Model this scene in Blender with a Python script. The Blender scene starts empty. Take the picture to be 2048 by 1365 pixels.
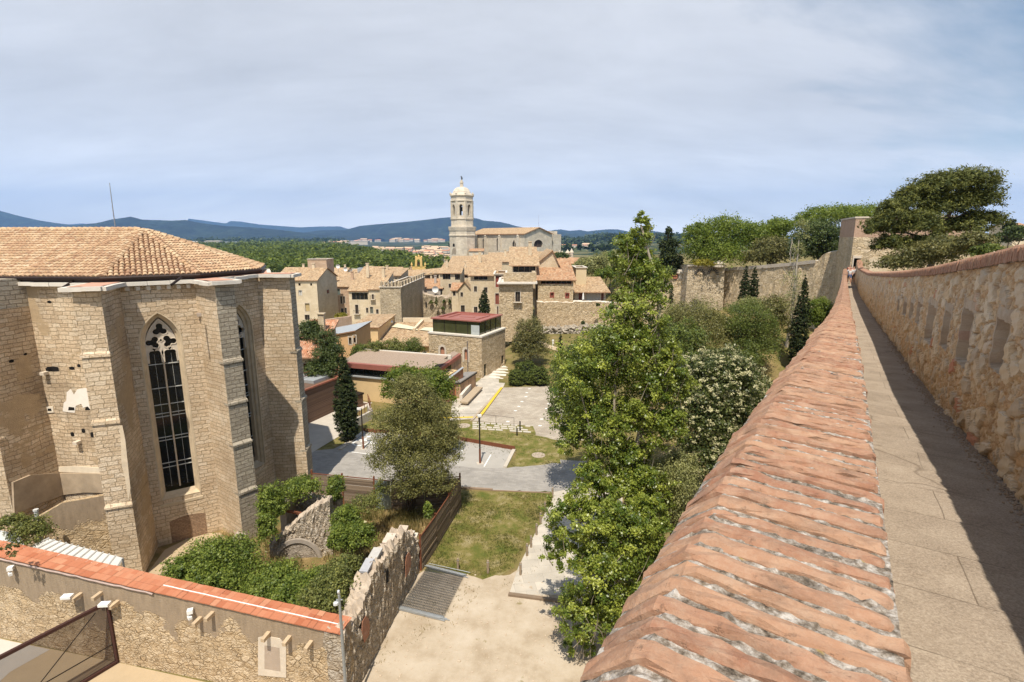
import bpy, bmesh, math, random
import numpy as np
from mathutils import Vector, Matrix, geometry
random.seed(11)
RNG = np.random.default_rng(11)
SC = bpy.context.scene
COL = SC.collection
R = math.radians
# ------------------------------------------------------------------ camera
F_PX, HOR = 1040.0, 478.0          # focal length and horizon row for the 2048 px wide photograph
PITCH = math.atan((682.5-HOR)/F_PX)
H = 19.2                           # eye height over the sandy lot
CP, SP = math.cos(PITCH), math.sin(PITCH)
cam = bpy.data.cameras.new('camera')
cam.sensor_width = 36.0
cam.lens = 36.0*F_PX/2048.0
cam.clip_start = 0.05
cam.clip_end = 60000
camo = bpy.data.objects.new('camera', cam)
COL.objects.link(camo)
camo.location = (0, 0, H)
camo.rotation_euler = (math.pi/2-PITCH, 0, 0)
SC.camera = camo

def ray(x, y):
    u = (x-1024)/F_PX
    v = -(y-682.5)/F_PX
    return np.array([u, CP+v*SP, -SP+v*CP])
def at(x, y, Y):                   # point seen at a pixel, at a chosen distance Y
    d = ray(x, y)
    t = Y/d[1]
    return Vector((d[0]*t, Y, H+d[2]*t))
def gp(x, y, z=0.0):               # point seen at a pixel, on the level z
    d = ray(x, y)
    t = (z-H)/d[2]
    return Vector((d[0]*t, d[1]*t, z))
def onwall(x, y, A, B):            # pixel -> (distance along A-B, height) on the vertical plane through A and B
    d = ray(x, y)
    ax, ay = A[0], A[1]
    dx, dy = B[0]-ax, B[1]-ay
    L = math.hypot(dx, dy)
    dx /= L
    dy /= L
    nx, ny = dy, -dx
    t = (ax*nx+ay*ny)/(d[0]*nx+d[1]*ny)
    p = d*t
    return (p[0]-ax)*dx+(p[1]-ay)*dy, H+p[2]

# ------------------------------------------------------------------ mesh collector
ORG = {}
class MB:
    def __init__(s):
        s.v, s.f, s.mi, s.tone, s.uvmode = [], [], [], [], None
    def face(s, pts, mi=0, tone=0.5):
        b = len(s.v)
        s.v.extend([tuple(p) for p in pts])
        s.f.append(tuple(range(b, b+len(pts))))
        s.mi.append(mi)
        s.tone.append(tone)
    def grid(s, rows, mi=0, tone=0.5, close=False, tones=None):
        b = len(s.v)
        nr, nc = len(rows), len(rows[0])
        for r in rows:
            s.v.extend([tuple(p) for p in r])
        for i in range(nr-1):
            for j in range(nc if close else nc-1):
                k = (j+1) % nc
                s.f.append((b+i*nc+j, b+i*nc+k, b+(i+1)*nc+k, b+(i+1)*nc+j))
                s.mi.append(mi)
                s.tone.append(tone if tones is None else tones[i])
    def prism(s, pts, z0, z1, mi=0, tone=0.5, top=True, bottom=False):   # pts counter-clockwise seen from above
        n = len(pts)
        for i in range(n):
            a, b = pts[i], pts[(i+1) % n]
            s.face([(a[0], a[1], z0), (b[0], b[1], z0), (b[0], b[1], z1), (a[0], a[1], z1)], mi, tone)
        if top:
            s.face([(p[0], p[1], z1) for p in pts], mi, tone)
        if bottom:
            s.face([(p[0], p[1], z0) for p in reversed(pts)], mi, tone)
    def box(s, c, d, rz=0.0, mi=0, tone=0.5):      # centre of the base, size
        ca, sa = math.cos(rz), math.sin(rz)
        q = []
        for x, y in ((-.5, -.5), (.5, -.5), (.5, .5), (-.5, .5)):
            X, Y = x*d[0], y*d[1]
            q.append((c[0]+X*ca-Y*sa, c[1]+X*sa+Y*ca))
        s.prism(q, c[2], c[2]+d[2], mi, tone, True, True)
    def bar(s, a, b, w, z0, z1, mi=0, tone=0.5):   # wall-like box between two plan points
        a, b = Vector((a[0], a[1])), Vector((b[0], b[1]))
        d = (b-a).normalized()
        n = Vector((-d.y, d.x))*w/2
        s.prism([a-n, b-n, b+n, a+n], z0, z1, mi, tone, True, True)
    def beam(s, a, b, w, h, mi=0, tone=0.5):       # rectangular bar between two space points
        a, b = Vector(a), Vector(b)
        d = (b-a).normalized()
        t = d.cross(Vector((0, 0, 1)))
        if t.length < 1e-3:
            t = Vector((1, 0, 0))
        t.normalize()
        u = t.cross(d)
        r = []
        for p in (a, b):
            r.append([p-t*w/2-u*h/2, p+t*w/2-u*h/2, p+t*w/2+u*h/2, p-t*w/2+u*h/2])
        s.grid(r, mi, tone, close=True)
        s.face(r[0][::-1], mi, tone)
        s.face(r[1], mi, tone)
    def tube(s, pts, rad, n=8, mi=0, tone=0.5, caps=True):
        pts = [Vector(p) for p in pts]
        if not hasattr(rad, '__len__'):
            rad = [rad]*len(pts)
        rows = []
        t = None
        for i, p in enumerate(pts):
            d = (pts[min(i+1, len(pts)-1)]-pts[max(i-1, 0)]).normalized()
            if t is None:
                t = d.cross(Vector((.3, .1, 1)))
                if t.length < .1:
                    t = d.cross(Vector((1, 0, 0)))
            t = (t-d*t.dot(d)).normalized()
            b = d.cross(t)
            rows.append([p+(t*math.cos(2*math.pi*k/n)+b*math.sin(2*math.pi*k/n))*rad[i] for k in range(n)])
        s.grid(rows, mi, tone, close=True)
        if caps:
            s.face(rows[0][::-1], mi, tone)
            s.face(rows[-1], mi, tone)
    def lathe(s, prof, c, n=8, mi=0, tone=0.5, rot=0.0, cap=True):   # prof: (radius, height)
        rows = []
        for r, z in prof:
            rows.append([(c[0]+r*math.cos(rot+2*math.pi*k/n), c[1]+r*math.sin(rot+2*math.pi*k/n), c[2]+z) for k in range(n)])
        s.grid(rows, mi, tone, close=True)
        if cap:
            s.face(rows[-1], mi, tone)
    def build(s, name, mats, parent=None, smooth=False, kind=None):
        me = bpy.data.meshes.new(name)
        org = ORG.get(parent.name, Vector((0, 0, 0))) if parent else Vector((0, 0, 0))
        V = np.array(s.v, dtype=np.float64).reshape(-1, 3)
        Vl = V-np.array(org)
        me.from_pydata([tuple(p) for p in Vl], [], s.f)
        if not isinstance(mats, (list, tuple)):
            mats = [mats]
        for m in mats:
            me.materials.append(m)
        nf = len(s.f)
        me.polygons.foreach_set('material_index', np.array(s.mi, dtype=np.int32))
        a = me.attributes.new('tone', 'FLOAT', 'FACE')
        a.data.foreach_set('value', np.array(s.tone, dtype=np.float32))
        # metric coordinates: u runs level along the face, v runs up it
        uv = me.uv_layers.new(name='metric')
        N = np.zeros(nf*3)
        me.polygons.foreach_get('normal', N)
        N = N.reshape(-1, 3)
        T = np.stack([-N[:, 1], N[:, 0], np.zeros(nf)], 1)
        ln = np.linalg.norm(T, axis=1)
        flat = ln < 0.06
        T[flat] = (1, 0, 0)
        T /= np.maximum(np.linalg.norm(T, axis=1), 1e-9)[:, None]
        B = np.cross(N, T)
        tot = np.array([len(f) for f in s.f])
        fi = np.repeat(np.arange(nf), tot)
        vi = np.concatenate([np.array(f) for f in s.f]) if nf else np.zeros(0, int)
        P = V[vi]
        uvs = np.stack([(P*T[fi]).sum(1), (P*B[fi]).sum(1)], 1)
        uv.data.foreach_set('uv', uvs.astype(np.float32).ravel())
        if smooth:
            me.polygons.foreach_set('use_smooth', np.ones(nf, dtype=bool))
        me.update()
        o = bpy.data.objects.new(name, me)
        COL.objects.link(o)
        if parent:
            o.parent = parent
            ORG[o.name] = org
        if kind:
            o['kind'] = kind
        return o

def tag(o, label=None, cat=None, group=None, kind=None):
    if label: o['label'] = label
    if cat: o['category'] = cat
    if group: o['group'] = group
    if kind: o['kind'] = kind
    return o
def thing(name, loc, label, cat, group=None):
    o = bpy.data.objects.new(name, None)
    o.empty_display_size = 0.3
    COL.objects.link(o)
    o.location = loc
    ORG[o.name] = Vector(loc)
    return tag(o, label, cat, group, 'thing')
def copy_thing(o, loc, rz=0.0, sc=1.0, label=None, parent=None):
    c = o.copy()
    COL.objects.link(c)
    if parent is None:
        c.location = loc
        c.rotation_euler = (0, 0, rz)
        c.scale = (sc, sc, sc) if not hasattr(sc, '__len__') else sc
        if label: c['label'] = label
    else:
        c.parent = parent
    for ch in list(o.children):
        copy_thing(ch, None, parent=c)
    return c

# ------------------------------------------------------------------ material helpers
class NT:
    def __init__(s, name):
        s.m = bpy.data.materials.new(name)
        s.m.use_nodes = True
        s.t = s.m.node_tree
        s.b = s.t.nodes['Principled BSDF']
        s.b.inputs['Roughness'].default_value = 0.9
        s.b.inputs['Specular IOR Level'].default_value = 0.25
    def n(s, typ, ins=None, **kw):
        x = s.t.nodes.new(typ)
        for k, v in kw.items():
            setattr(x, k, v)
        for k, v in (ins or {}).items():
            s.set(x.inputs[k], v)
        return x
    def set(s, sock, v):
        if isinstance(v, bpy.types.NodeSocket):
            s.t.links.new(v, sock)
        elif hasattr(v, '__len__') and len(v) == 3 and sock.type == 'RGBA':
            sock.default_value = (*v, 1)
        else:
            sock.default_value = v
    def uv(s):
        return s.n('ShaderNodeUVMap', uv_map='metric').outputs[0]
    def pos(s):
        return s.n('ShaderNodeTexCoord').outputs['Object']
    def gpos(s):
        return s.n('ShaderNodeNewGeometry').outputs['Position']
    def attr(s, name):
        return s.n('ShaderNodeAttribute', attribute_name=name).outputs['Fac']
    def scale(s, vec, sc):
        return s.n('ShaderNodeMapping', {'Vector': vec, 'Scale': sc}).outputs[0]
    def noise(s, vec, scale, detail=4, rough=.55, out='Fac'):
        return s.n('ShaderNodeTexNoise', {'Vector': vec, 'Scale': scale, 'Detail': detail, 'Roughness': rough}).outputs[out]
    def ramp(s, fac, stops, interp='LINEAR'):
        x = s.n('ShaderNodeValToRGB', {'Fac': fac})
        x.color_ramp.interpolation = interp
        e = x.color_ramp.elements
        while len(e) < len(stops):
            e.new(0.5)
        for i, (p, c) in enumerate(stops):
            e[i].position = p
            e[i].color = (*c, 1) if hasattr(c, '__len__') else (c, c, c, 1)
        return x.outputs[0]
    def mix(s, fac, a, b, blend='MIX'):
        x = s.n('ShaderNodeMix', data_type='RGBA', blend_type=blend)
        s.set(x.inputs[0], fac)
        s.set(x.inputs[6], a)
        s.set(x.inputs[7], b)
        return x.outputs[2]
    def math(s, op, a, b=0.0, c=None):
        x = s.n('ShaderNodeMath', operation=op)
        s.set(x.inputs[0], a)
        s.set(x.inputs[1], b)
        if c is not None: s.set(x.inputs[2], c)
        return x.outputs[0]
    def vadd(s, a, b, op='ADD'):
        x = s.n('ShaderNodeVectorMath', operation=op)
        s.set(x.inputs[0], a)
        s.set(x.inputs[1], b)
        return x.outputs[0]
    def warp(s, vec, scale, amt):
        nz = s.n('ShaderNodeTexNoise', {'Vector': vec, 'Scale': scale, 'Detail': 2.0}).outputs['Color']
        d = s.vadd(nz, (.5, .5, .5), 'SUBTRACT')
        x = s.n('ShaderNodeVectorMath', operation='SCALE')
        s.set(x.inputs[0], d)
        x.inputs['Scale'].default_value = amt
        return s.vadd(vec, x.outputs[0])
    def bump(s, h, strength=.5, dist=.02, prev=None):
        x = s.n('ShaderNodeBump', {'Height': h, 'Strength': strength, 'Distance': dist})
        if prev is not None: s.set(x.inputs['Normal'], prev)
        return x.outputs[0]
    def done(s, col=None, normal=None, rough=None, metal=None):
        if col is not None: s.set(s.b.inputs['Base Color'], col)
        if normal is not None: s.set(s.b.inputs['Normal'], normal)
        if rough is not None: s.set(s.b.inputs['Roughness'], rough)
        if metal is not None: s.set(s.b.inputs['Metallic'], metal)
        return s.m

def plain(name, col, rough=.8, metal=0.0, var=.25, sc=3.0, bump=0.0):
    t = NT(name)
    p = t.gpos()
    nz = t.noise(p, sc, 5, .6)
    c = t.mix(t.math('MULTIPLY', nz, 1.0), tuple(v*(1-var) for v in col), tuple(min(1, v*(1+var)) for v in col))
    nm = t.bump(t.noise(p, sc*8, 4), bump, .02) if bump else None
    return t.done(c, nm, rough, metal)

def masonry(name, cols, mortar, bw=.5, bh=.22, mort=.012, irregular=.06, bump=.6, stain=None, stain_amt=.5, patch=None, patch_lo=.58, patch_scale=.35, depth=.03):
    """coursed stone: brick texture on wobbly metric coordinates, hue per stone, stains and plaster patches"""
    t = NT(name)
    uv = t.uv()
    w = t.warp(t.warp(uv, .7, irregular*3.5), 4.0, irregular*1.2)
    br = t.n('ShaderNodeTexBrick', {'Vector': w, 'Scale': 1.0, 'Color1': (0, 0, 0), 'Color2': (1, 1, 1), 'Mortar': (.5, .5, .5),
             'Mortar Size': mort, 'Mortar Smooth': .35, 'Bias': 0.0, 'Brick Width': bw, 'Row Height': bh}, offset=.47, squash=1.35, squash_frequency=3)
    tone = t.ramp(br.outputs['Color'], [(0, cols[0]), (.35, cols[1]), (.7, cols[2]), (1, cols[3])])
    fine = t.noise(uv, 9, 6, .65)
    tone = t.mix(.55, tone, t.ramp(fine, [(.25, tuple(c*.55 for c in cols[1])), (.55, cols[2]), (.8, tuple(min(1, c*1.3) for c in cols[3]))]), 'MIX')
    c = t.mix(t.math('MULTIPLY', br.outputs['Fac'], .8), tone, mortar)
    big = t.noise(uv, .32, 6, .62)
    c = t.mix(t.math('MULTIPLY', t.ramp(big, [(.42, 0.0), (.68, 1.0)]), stain_amt), c, stain or tuple(v*.55 for v in cols[0]), 'MIX')
    strk = t.noise(t.scale(uv, (2.4, .16, 1)), 1.0, 6, .7)
    c = t.mix(t.math('MULTIPLY', t.ramp(strk, [(.56, 0.0), (.72, 1.0)]), stain_amt*.8), c, tuple(v*.45 for v in cols[0]))
    hl = t.ramp(t.noise(t.scale(t.vadd(uv, (5, 3, 0)), (1, 2.6, 1)), 2.2, 5, .72), [(.67, 0.0), (.71, .8)])
    c = t.mix(hl, c, tuple(v*.28 for v in cols[0]))
    hgt = t.math('SUBTRACT', t.math('ADD', t.math('MULTIPLY', br.outputs['Fac'], -1.0), t.math('MULTIPLY', fine, 1.3)), hl)
    if patch:
        pn = t.noise(t.vadd(uv, (13.1, 4.7, 0)), patch_scale, 5, .6)
        pm = t.ramp(pn, [(patch_lo, 0.0), (patch_lo+.03, 1.0)])
        pc = t.mix(t.noise(uv, 3, 5, .6), tuple(v*.7 for v in patch), tuple(v*1.2 for v in patch))
        c = t.mix(pm, c, pc)
        hgt = t.mix(pm, hgt, t.noise(uv, 20, 3))
    return t.done(c, t.bump(hgt, bump, depth), .93)

def rubble(name, cols, mortar, sx=2.6, sy=4.2, edge=.07, bump=.9, depth=.05, stain=None, stain_amt=.45, patch=None, patch_lo=.6, patch_scale=.3, grad=None, holes=.0):
    """random rubble: large and small voronoi stones in uneven mortar, blotches and hollows"""
    t = NT(name)
    uv = t.uv()
    w = t.warp(t.warp(uv, .9, .35), 5.0, .09)
    n = len(cols)
    def layer(k, off):
        m1 = t.scale(t.vadd(w, off), (sx*k, sy*k, 1))
        vo = t.n('ShaderNodeTexVoronoi', {'Vector': m1, 'Scale': 1.0, 'Randomness': 1.0}, feature='F1')
        ve = t.n('ShaderNodeTexVoronoi', {'Vector': m1, 'Scale': 1.0, 'Randomness': 1.0}, feature='DISTANCE_TO_EDGE')
        sep = t.n('ShaderNodeSeparateColor', {'Color': vo.outputs['Color']})
        return sep.outputs[0], ve.outputs['Distance']
    r1, e1 = layer(1.0, (0, 0, 0))
    r2, e2 = layer(1.9, (7.3, 2.1, 0))
    sel = t.ramp(t.noise(t.vadd(uv, (1.7, 9.2, 0)), 1.5*sx/2.6, 3, .6), [(.47, 0.0), (.53, 1.0)])
    r = t.mix(sel, r1, r2)
    e_ = t.mix(sel, e1, t.math('MULTIPLY', e2, .8))
    tone = t.ramp(r, [((i+.0)/n, cols[i]) for i in range(n)])
    fine = t.noise(uv, 11, 7, .7)
    tone = t.mix(.5, tone, t.ramp(fine, [(.25, tuple(v*.40 for v in cols[0])), (.5, cols[n//2]), (.78, tuple(min(1, v*1.3) for v in cols[-1]))]))
    fade = t.ramp(t.noise(t.vadd(uv, (4, 4, 0)), 2.1, 4, .65), [(.38, 0.15), (.62, 1.0)])
    e = t.math('MULTIPLY', t.ramp(e_, [(edge*.25, 1.0), (edge*1.3, 0.0)]), fade)
    c = t.mix(e, tone, mortar)
    big = t.noise(uv, .35, 7, .66)
    c = t.mix(t.math('MULTIPLY', t.ramp(big, [(.40, 0.0), (.66, 1.0)]), stain_amt), c, stain or tuple(v*.5 for v in cols[0]))
    hl = t.ramp(t.noise(t.scale(t.vadd(uv, (5, 3, 0)), (1, 2.2, 1)), 2.6*sx/2.6, 5, .7), [(.66, 0.0), (.71, .85)])
    c = t.mix(hl, c, tuple(v*.22 for v in cols[0]))
    hgt = t.math('ADD', t.math('SUBTRACT', t.math('MULTIPLY', t.ramp(e_, [(0, 0.0), (edge*1.8, 1.0)]), fade), hl), t.math('MULTIPLY', fine, 1.0))
    if patch:
        pn = t.noise(t.vadd(uv, (3.1, 8.7, 0)), patch_scale, 6, .65)
        if grad:      # more plaster high up the wall
            v = t.n('ShaderNodeSeparateXYZ', {'Vector': uv}).outputs[1]
            pn = t.math('ADD', pn, t.math('MULTIPLY', t.math('SUBTRACT', v, grad[0]), grad[1]))
        pm = t.ramp(pn, [(patch_lo, 0.0), (patch_lo+.03, 1.0)])
        pc = t.mix(t.noise(t.scale(uv, (3, .6, 1)), 1.6, 6, .7), tuple(v*.45 for v in patch), tuple(v*1.35 for v in patch))
        c = t.mix(pm, c, pc)
        hgt = t.mix(pm, hgt, t.math('ADD', .9, t.math('MULTIPLY', t.noise(uv, 12, 4), .25)))
    return t.done(c, t.bump(hgt, bump, depth), .93)

def roof_mat(name, a, b, c3, pu=.3, pv=.45):
    """fired tiles laid in ribs: tone per tile and a rounded rib profile as bump"""
    t = NT(name)
    uv = t.uv()
    sep = t.n('ShaderNodeSeparateXYZ', {'Vector': uv})
    fu = t.math('FLOOR', t.math('DIVIDE', sep.outputs[0], pu))
    fv = t.math('FLOOR', t.math('DIVIDE', sep.outputs[1], pv))
    cv = t.n('ShaderNodeCombineXYZ', {'X': fu, 'Y': fv}).outputs[0]
    wn = t.n('ShaderNodeTexWhiteNoise', {'Vector': cv}, noise_dimensions='2D').outputs['Value']
    c = t.ramp(wn, [(0, a), (.45, b), (.8, c3), (1, tuple(v*.6 for v in a))])
    big = t.noise(uv, .5, 6, .65)
    c = t.mix(t.math('MULTIPLY', t.ramp(big, [(.4, 0.0), (.7, 1.0)]), .55), c, tuple(v*.5+.02 for v in b))
    rib = t.math('ABSOLUTE', t.math('SINE', t.math('MULTIPLY', sep.outputs[0], math.pi/pu)))
    row = t.math('FRACT', t.math('DIVIDE', sep.outputs[1], -pv))
    hg = t.math('ADD', rib, t.math('MULTIPLY', row, .35))
    return t.done(c, t.bump(hg, .9, .09), .9)

def leaf_mat(name, dark, light, trans=.35, rough=.55, spec=.3):
    t = NT(name)
    tn = t.attr('tone')
    c = t.ramp(tn, [(0, dark), (.6, tuple((a+b)/2 for a, b in zip(dark, light))), (1, light)])
    t.b.inputs['Specular IOR Level'].default_value = spec
    t.done(c, None, rough)
    tr = t.n('ShaderNodeBsdfTranslucent', {'Color': t.mix(.5, c, tuple(min(1, v*1.3) for v in light))})
    mx = t.n('ShaderNodeMixShader', {0: trans, 1: t.b.outputs[0], 2: tr.outputs[0]})
    t.t.links.new(mx.outputs[0], t.t.nodes['Material Output'].inputs['Surface'])
    return t.m

def glass_mat(name, col, rough=.08, spec=.5):
    t = NT(name)
    t.b.inputs['Specular IOR Level'].default_value = spec
    p = t.gpos()
    c = t.mix(t.noise(p, 1.3, 3), tuple(v*.6 for v in col), tuple(v*1.3 for v in col))
    return t.done(c, None, rough)
# ------------------------------------------------------------------ materials
ST = dict(
 church=masonry('church_ashlar', [(.49,.345,.205),(.65,.485,.32),(.73,.585,.415),(.79,.67,.52)], (.30,.22,.13), .52, .25, .016, .07, 1.0, stain=(.30,.20,.11), stain_amt=.45, depth=.05),
 churchgrey=masonry('grey_ashlar', [(.28,.23,.17),(.40,.34,.26),(.48,.41,.31),(.56,.49,.38)], (.20,.16,.11), .50, .26, .02, .06, 1.0, stain=(.22,.19,.15), stain_amt=.4, depth=.05),  # darker grey copy of the church ashlar
 churchpatch=masonry('patched_ashlar', [(.46,.32,.19),(.63,.465,.30),(.71,.56,.39),(.77,.65,.49)], (.28,.20,.12), .50, .24, .016, .08, 1.0, stain=(.16,.12,.085), stain_amt=.6, patch=(.50,.37,.23), patch_lo=.56, patch_scale=.3, depth=.05),
 dressed=plain('dressed_limestone', (.60,.52,.42), .85, 0, .22, 2.5, .25),
 surround=plain('window_stone', (.56,.45,.31), .9, 0, .4, 1.8, .4),
 white=plain('pale_coping_stone', (.66,.60,.52), .85, 0, .25, 2.0, .3),
 town=rubble('town_rubble', [(.42,.29,.16),(.56,.42,.26),(.66,.52,.34),(.74,.61,.44)], (.34,.25,.15), 1.7, 2.9, .06, 1.0, .10, stain=(.36,.25,.14), stain_amt=.4),
 townlt=masonry('town_pale_stone', [(.52,.40,.25),(.64,.51,.34),(.70,.58,.41),(.76,.65,.49)], (.46,.36,.24), .45, .24, .012, .06, .7, stain=(.36,.27,.17), stain_amt=.35),
 old=rubble('old_wall_rubble', [(.30,.23,.15),(.46,.35,.23),(.56,.45,.31),(.64,.54,.40)], (.30,.23,.15), 1.3, 2.0, .07, 1.0, .12, stain=(.14,.12,.09), stain_amt=.5),
 rock=rubble('rocky_footing', [(.40,.33,.25),(.54,.46,.36),(.62,.55,.45),(.70,.63,.54)], (.14,.12,.09), .55, 1.5, .09, 1.0, .25, stain=(.30,.24,.17), stain_amt=.4),
 crenel=rubble('crenel_rubble', [(.38,.29,.18),(.52,.41,.27),(.60,.49,.34),(.68,.57,.42)], (.36,.28,.18), 1.6, 2.6, .06, 1.0, .10, stain=(.20,.16,.12), stain_amt=.4),
 longwall=rubble('town_wall_rubble', [(.42,.29,.16),(.58,.44,.26),(.68,.54,.35),(.74,.61,.44)], (.40,.29,.17), 1.5, 2.7, .06, .9, .08, stain=(.27,.22,.16), stain_amt=.5),
 front=rubble('yard_wall_rubble', [(.44,.30,.16),(.58,.42,.25),(.64,.49,.31),(.72,.58,.41)], (.40,.28,.16), 2.7, 4.4, .06, 1.0, .08, stain_amt=.3, patch=(.34,.26,.18), patch_lo=.56, patch_scale=.42, grad=(2.2, .16)),
 ruin=rubble('ruin_rubble', [(.40,.30,.19),(.50,.40,.28),(.58,.49,.38),(.64,.58,.50)], (.34,.26,.18), 2.0, 3.0, .08, 1.0, .1, stain=(.22,.17,.12), stain_amt=.4),
 ruinpale=plain('ruin_core', (.47,.385,.30), .95, 0, .5, 3.0, 1.0),
 peach=plain('peach_render', (.62,.38,.19), .9, 0, .22, .8, .1),
 ochre=plain('ochre_render', (.66,.48,.26), .9, 0, .2, .8, .1),
 cream=masonry('cream_render', [(.60,.48,.32),(.70,.58,.40),(.74,.62,.45),(.78,.67,.51)], (.62,.50,.34), .9, .5, .012, .1, .5, stain=(.44,.33,.2), stain_amt=.45),
 pink=masonry('pinkish_render', [(.44,.29,.19),(.54,.37,.25),(.58,.42,.30),(.62,.46,.34)], (.46,.31,.2), .8, .45, .012, .1, .5, stain=(.30,.2,.13), stain_amt=.45),
 cath=masonry('cathedral_ashlar', [(.54,.45,.33),(.64,.56,.43),(.70,.62,.50),(.76,.68,.57)], (.46,.38,.28), 1.3, .65, .03, .05, .6, stain=(.36,.31,.25), stain_amt=.6),
 yellow=plain('yellow_plaster', (.66,.46,.17), .85, 0, .15, 1.0, .05),
)
ROOF = roof_mat('old_roof_tile', (.38,.235,.13), (.50,.345,.20), (.58,.43,.27))
ROOFO = roof_mat('orange_roof_tile', (.42,.215,.115), (.49,.285,.16), (.55,.37,.23))
ROOFR = roof_mat('red_roof_tile', (.46,.19,.10), (.56,.28,.16), (.62,.38,.26), .24, .4)
GRAVEL = plain('gravel_roof', (.33,.25,.19), .95, 0, .6, 9.0, .8)
RUST = plain('corten_steel', (.20,.075,.04), .8, .2, .35, 3.0, .1)
REDMETAL = plain('red_sheet_metal', (.38,.145,.11), .5, .3, .18, 2.0)
DARKMETAL = plain('dark_steel', (.045,.035,.03), .55, .6, .3, 3.0)
GREYMETAL = plain('galvanised_steel', (.50,.52,.53), .4, .7, .2, 6.0)
ZINC = plain('zinc_sheet', (.42,.44,.45), .5, .3, .2, 1.5)
WHITE = plain('white_paint', (.80,.79,.76), .6, 0, .08, 4.0)
WHITESHEET = plain('white_sheet_roof', (.72,.71,.68), .5, .1, .12, 1.2)
WOODG = None
GLASS = glass_mat('dark_glass', (.012,.014,.016), .12, .5)
GLASSG = glass_mat('green_glass', (.065,.068,.030), .08, .7)
WINDARK = plain('window_dark', (.035,.028,.024), .35, 0, .4, 2.0)
REDWOOD = plain('red_painted_wood', (.24,.06,.04), .7, 0, .25, 4.0)
BROWNWOOD = plain('brown_wood', (.16,.09,.055), .8, 0, .3, 4.0)
CONC = plain('pale_concrete', (.50,.45,.38), .9, 0, .18, 1.2, .15)
BEIGECONC = plain('beige_concrete', (.44,.34,.22), .9, 0, .16, .9, .15)
TERRA = plain('terracotta', (.62,.24,.12), .8, 0, .22, 2.5, .1)
BLACK = plain('opening_shade', (.012,.010,.009), .9, 0, .2, 2.0)  # near-black colour stands in for the shade inside holes and openings

def timber(name, col, vertical=False, pitch=.14, dark=.4):
    t = NT(name)
    uv = t.uv()
    s = t.n('ShaderNodeSeparateXYZ', {'Vector': uv})
    a = s.outputs[0 if vertical else 1]
    fl = t.math('FLOOR', t.math('DIVIDE', a, pitch))
    fr = t.math('FRACT', t.math('DIVIDE', a, pitch))
    wn = t.n('ShaderNodeTexWhiteNoise', {'W': fl}, noise_dimensions='1D').outputs['Value']
    st = t.noise(t.scale(uv, (14, .8, 1) if vertical else (.8, 14, 1)), 1.5, 5, .65)
    c = t.mix(t.math('MULTIPLY', t.math('ADD', wn, st), .5), tuple(v*dark for v in col), tuple(min(1, v*1.5) for v in col))
    gap = t.ramp(fr, [(0, 0.0), (.08, 1.0), (.92, 1.0), (1, 0.0)])
    c = t.mix(gap, (.02,.015,.01), c)
    return t.done(c, t.bump(gap, .8, .02), .85)
TIMBER = timber('weathered_boards', (.17,.115,.08), False, .17, .35)
SLATH = timber('thin_brown_slats', (.155,.095,.065), False, .09, .55)
SLATV = timber('larch_cladding', (.42,.27,.17), True, .22, .6)

# ------------------------------------------------------------------ light, sky, air
SUN_AZ, SUN_EL = R(5.0), R(63.0)          # heading of the light, height of the sun
ldir = Vector((math.sin(SUN_AZ)*math.cos(SUN_EL), math.cos(SUN_AZ)*math.cos(SUN_EL), -math.sin(SUN_EL)))
sl = bpy.data.lights.new('sun', 'SUN')
sl.energy = 4.6
sl.angle = R(.5)
sl.color = (1.0, .92, .79)
so = bpy.data.objects.new('sun', sl)
COL.objects.link(so)
so.rotation_euler = ldir.to_track_quat('-Z', 'Y').to_euler()
so.location = (0, -20, 120)
W = bpy.data.worlds.new('World')
SC.world = W
W.use_nodes = True
wt = W.node_tree
bg = wt.nodes['Background']
def wn(typ, **kw):
    x = wt.nodes.new(typ)
    for k, v in kw.items():
        setattr(x, k, v)
    return x
sky = wn('ShaderNodeTexSky', sky_type='NISHITA', sun_disc=False, sun_elevation=SUN_EL, sun_rotation=math.pi+SUN_AZ, air_density=1.0, dust_density=1.6, ozone_density=1.0)
tc = wn('ShaderNodeTexCoord')
sep = wn('ShaderNodeSeparateXYZ')
wt.links.new(tc.outputs['Generated'], sep.inputs[0])
def wm(op, a, b=0.0):
    x = wn('ShaderNodeMath', operation=op)
    for i, v in enumerate((a, b)):
        if isinstance(v, bpy.types.NodeSocket): wt.links.new(v, x.inputs[i])
        else: x.inputs[i].default_value = v
    return x.outputs[0]
den = wm('ADD', wm('MAXIMUM', sep.outputs[2], 0.0), .34)      # flat cloud deck seen in perspective
cx = wm('DIVIDE', sep.outputs[0], den)
cy = wm('DIVIDE', sep.outputs[1], den)
cb = wn('ShaderNodeCombineXYZ')
wt.links.new(cx, cb.inputs[0])
wt.links.new(cy, cb.inputs[1])
def wnoise(scale, rot, detail, off, stretch):
    m = wn('ShaderNodeMapping')
    m.inputs['Rotation'].default_value = (0, 0, rot)
    m.inputs['Scale'].default_value = stretch
    m.inputs['Location'].default_value = off
    wt.links.new(cb.outputs[0], m.inputs[0])
    n = wn('ShaderNodeTexNoise')
    n.inputs['Scale'].default_value = scale
    n.inputs['Detail'].default_value = detail
    n.inputs['Roughness'].default_value = .60
    n.inputs['Distortion'].default_value = .4
    wt.links.new(m.outputs[0], n.inputs['Vector'])
    return n.outputs['Fac']
n1 = wnoise(.75, R(-28), 4, (3.4, 1.2, 0), (.7, 1.2, 1))
n2 = wnoise(2.6, R(-38), 11, (1.7, 5.2, 0), (.42, 1.15, 1))
n3 = wnoise(7.0, R(-50), 9, (4.7, 1.2, 0), (.5, 1.2, 1))
cov = wm('ADD', wm('MULTIPLY', n1, 1.35), wm('ADD', wm('MULTIPLY', n2, .75), wm('MULTIPLY', n3, .22)))
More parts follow.
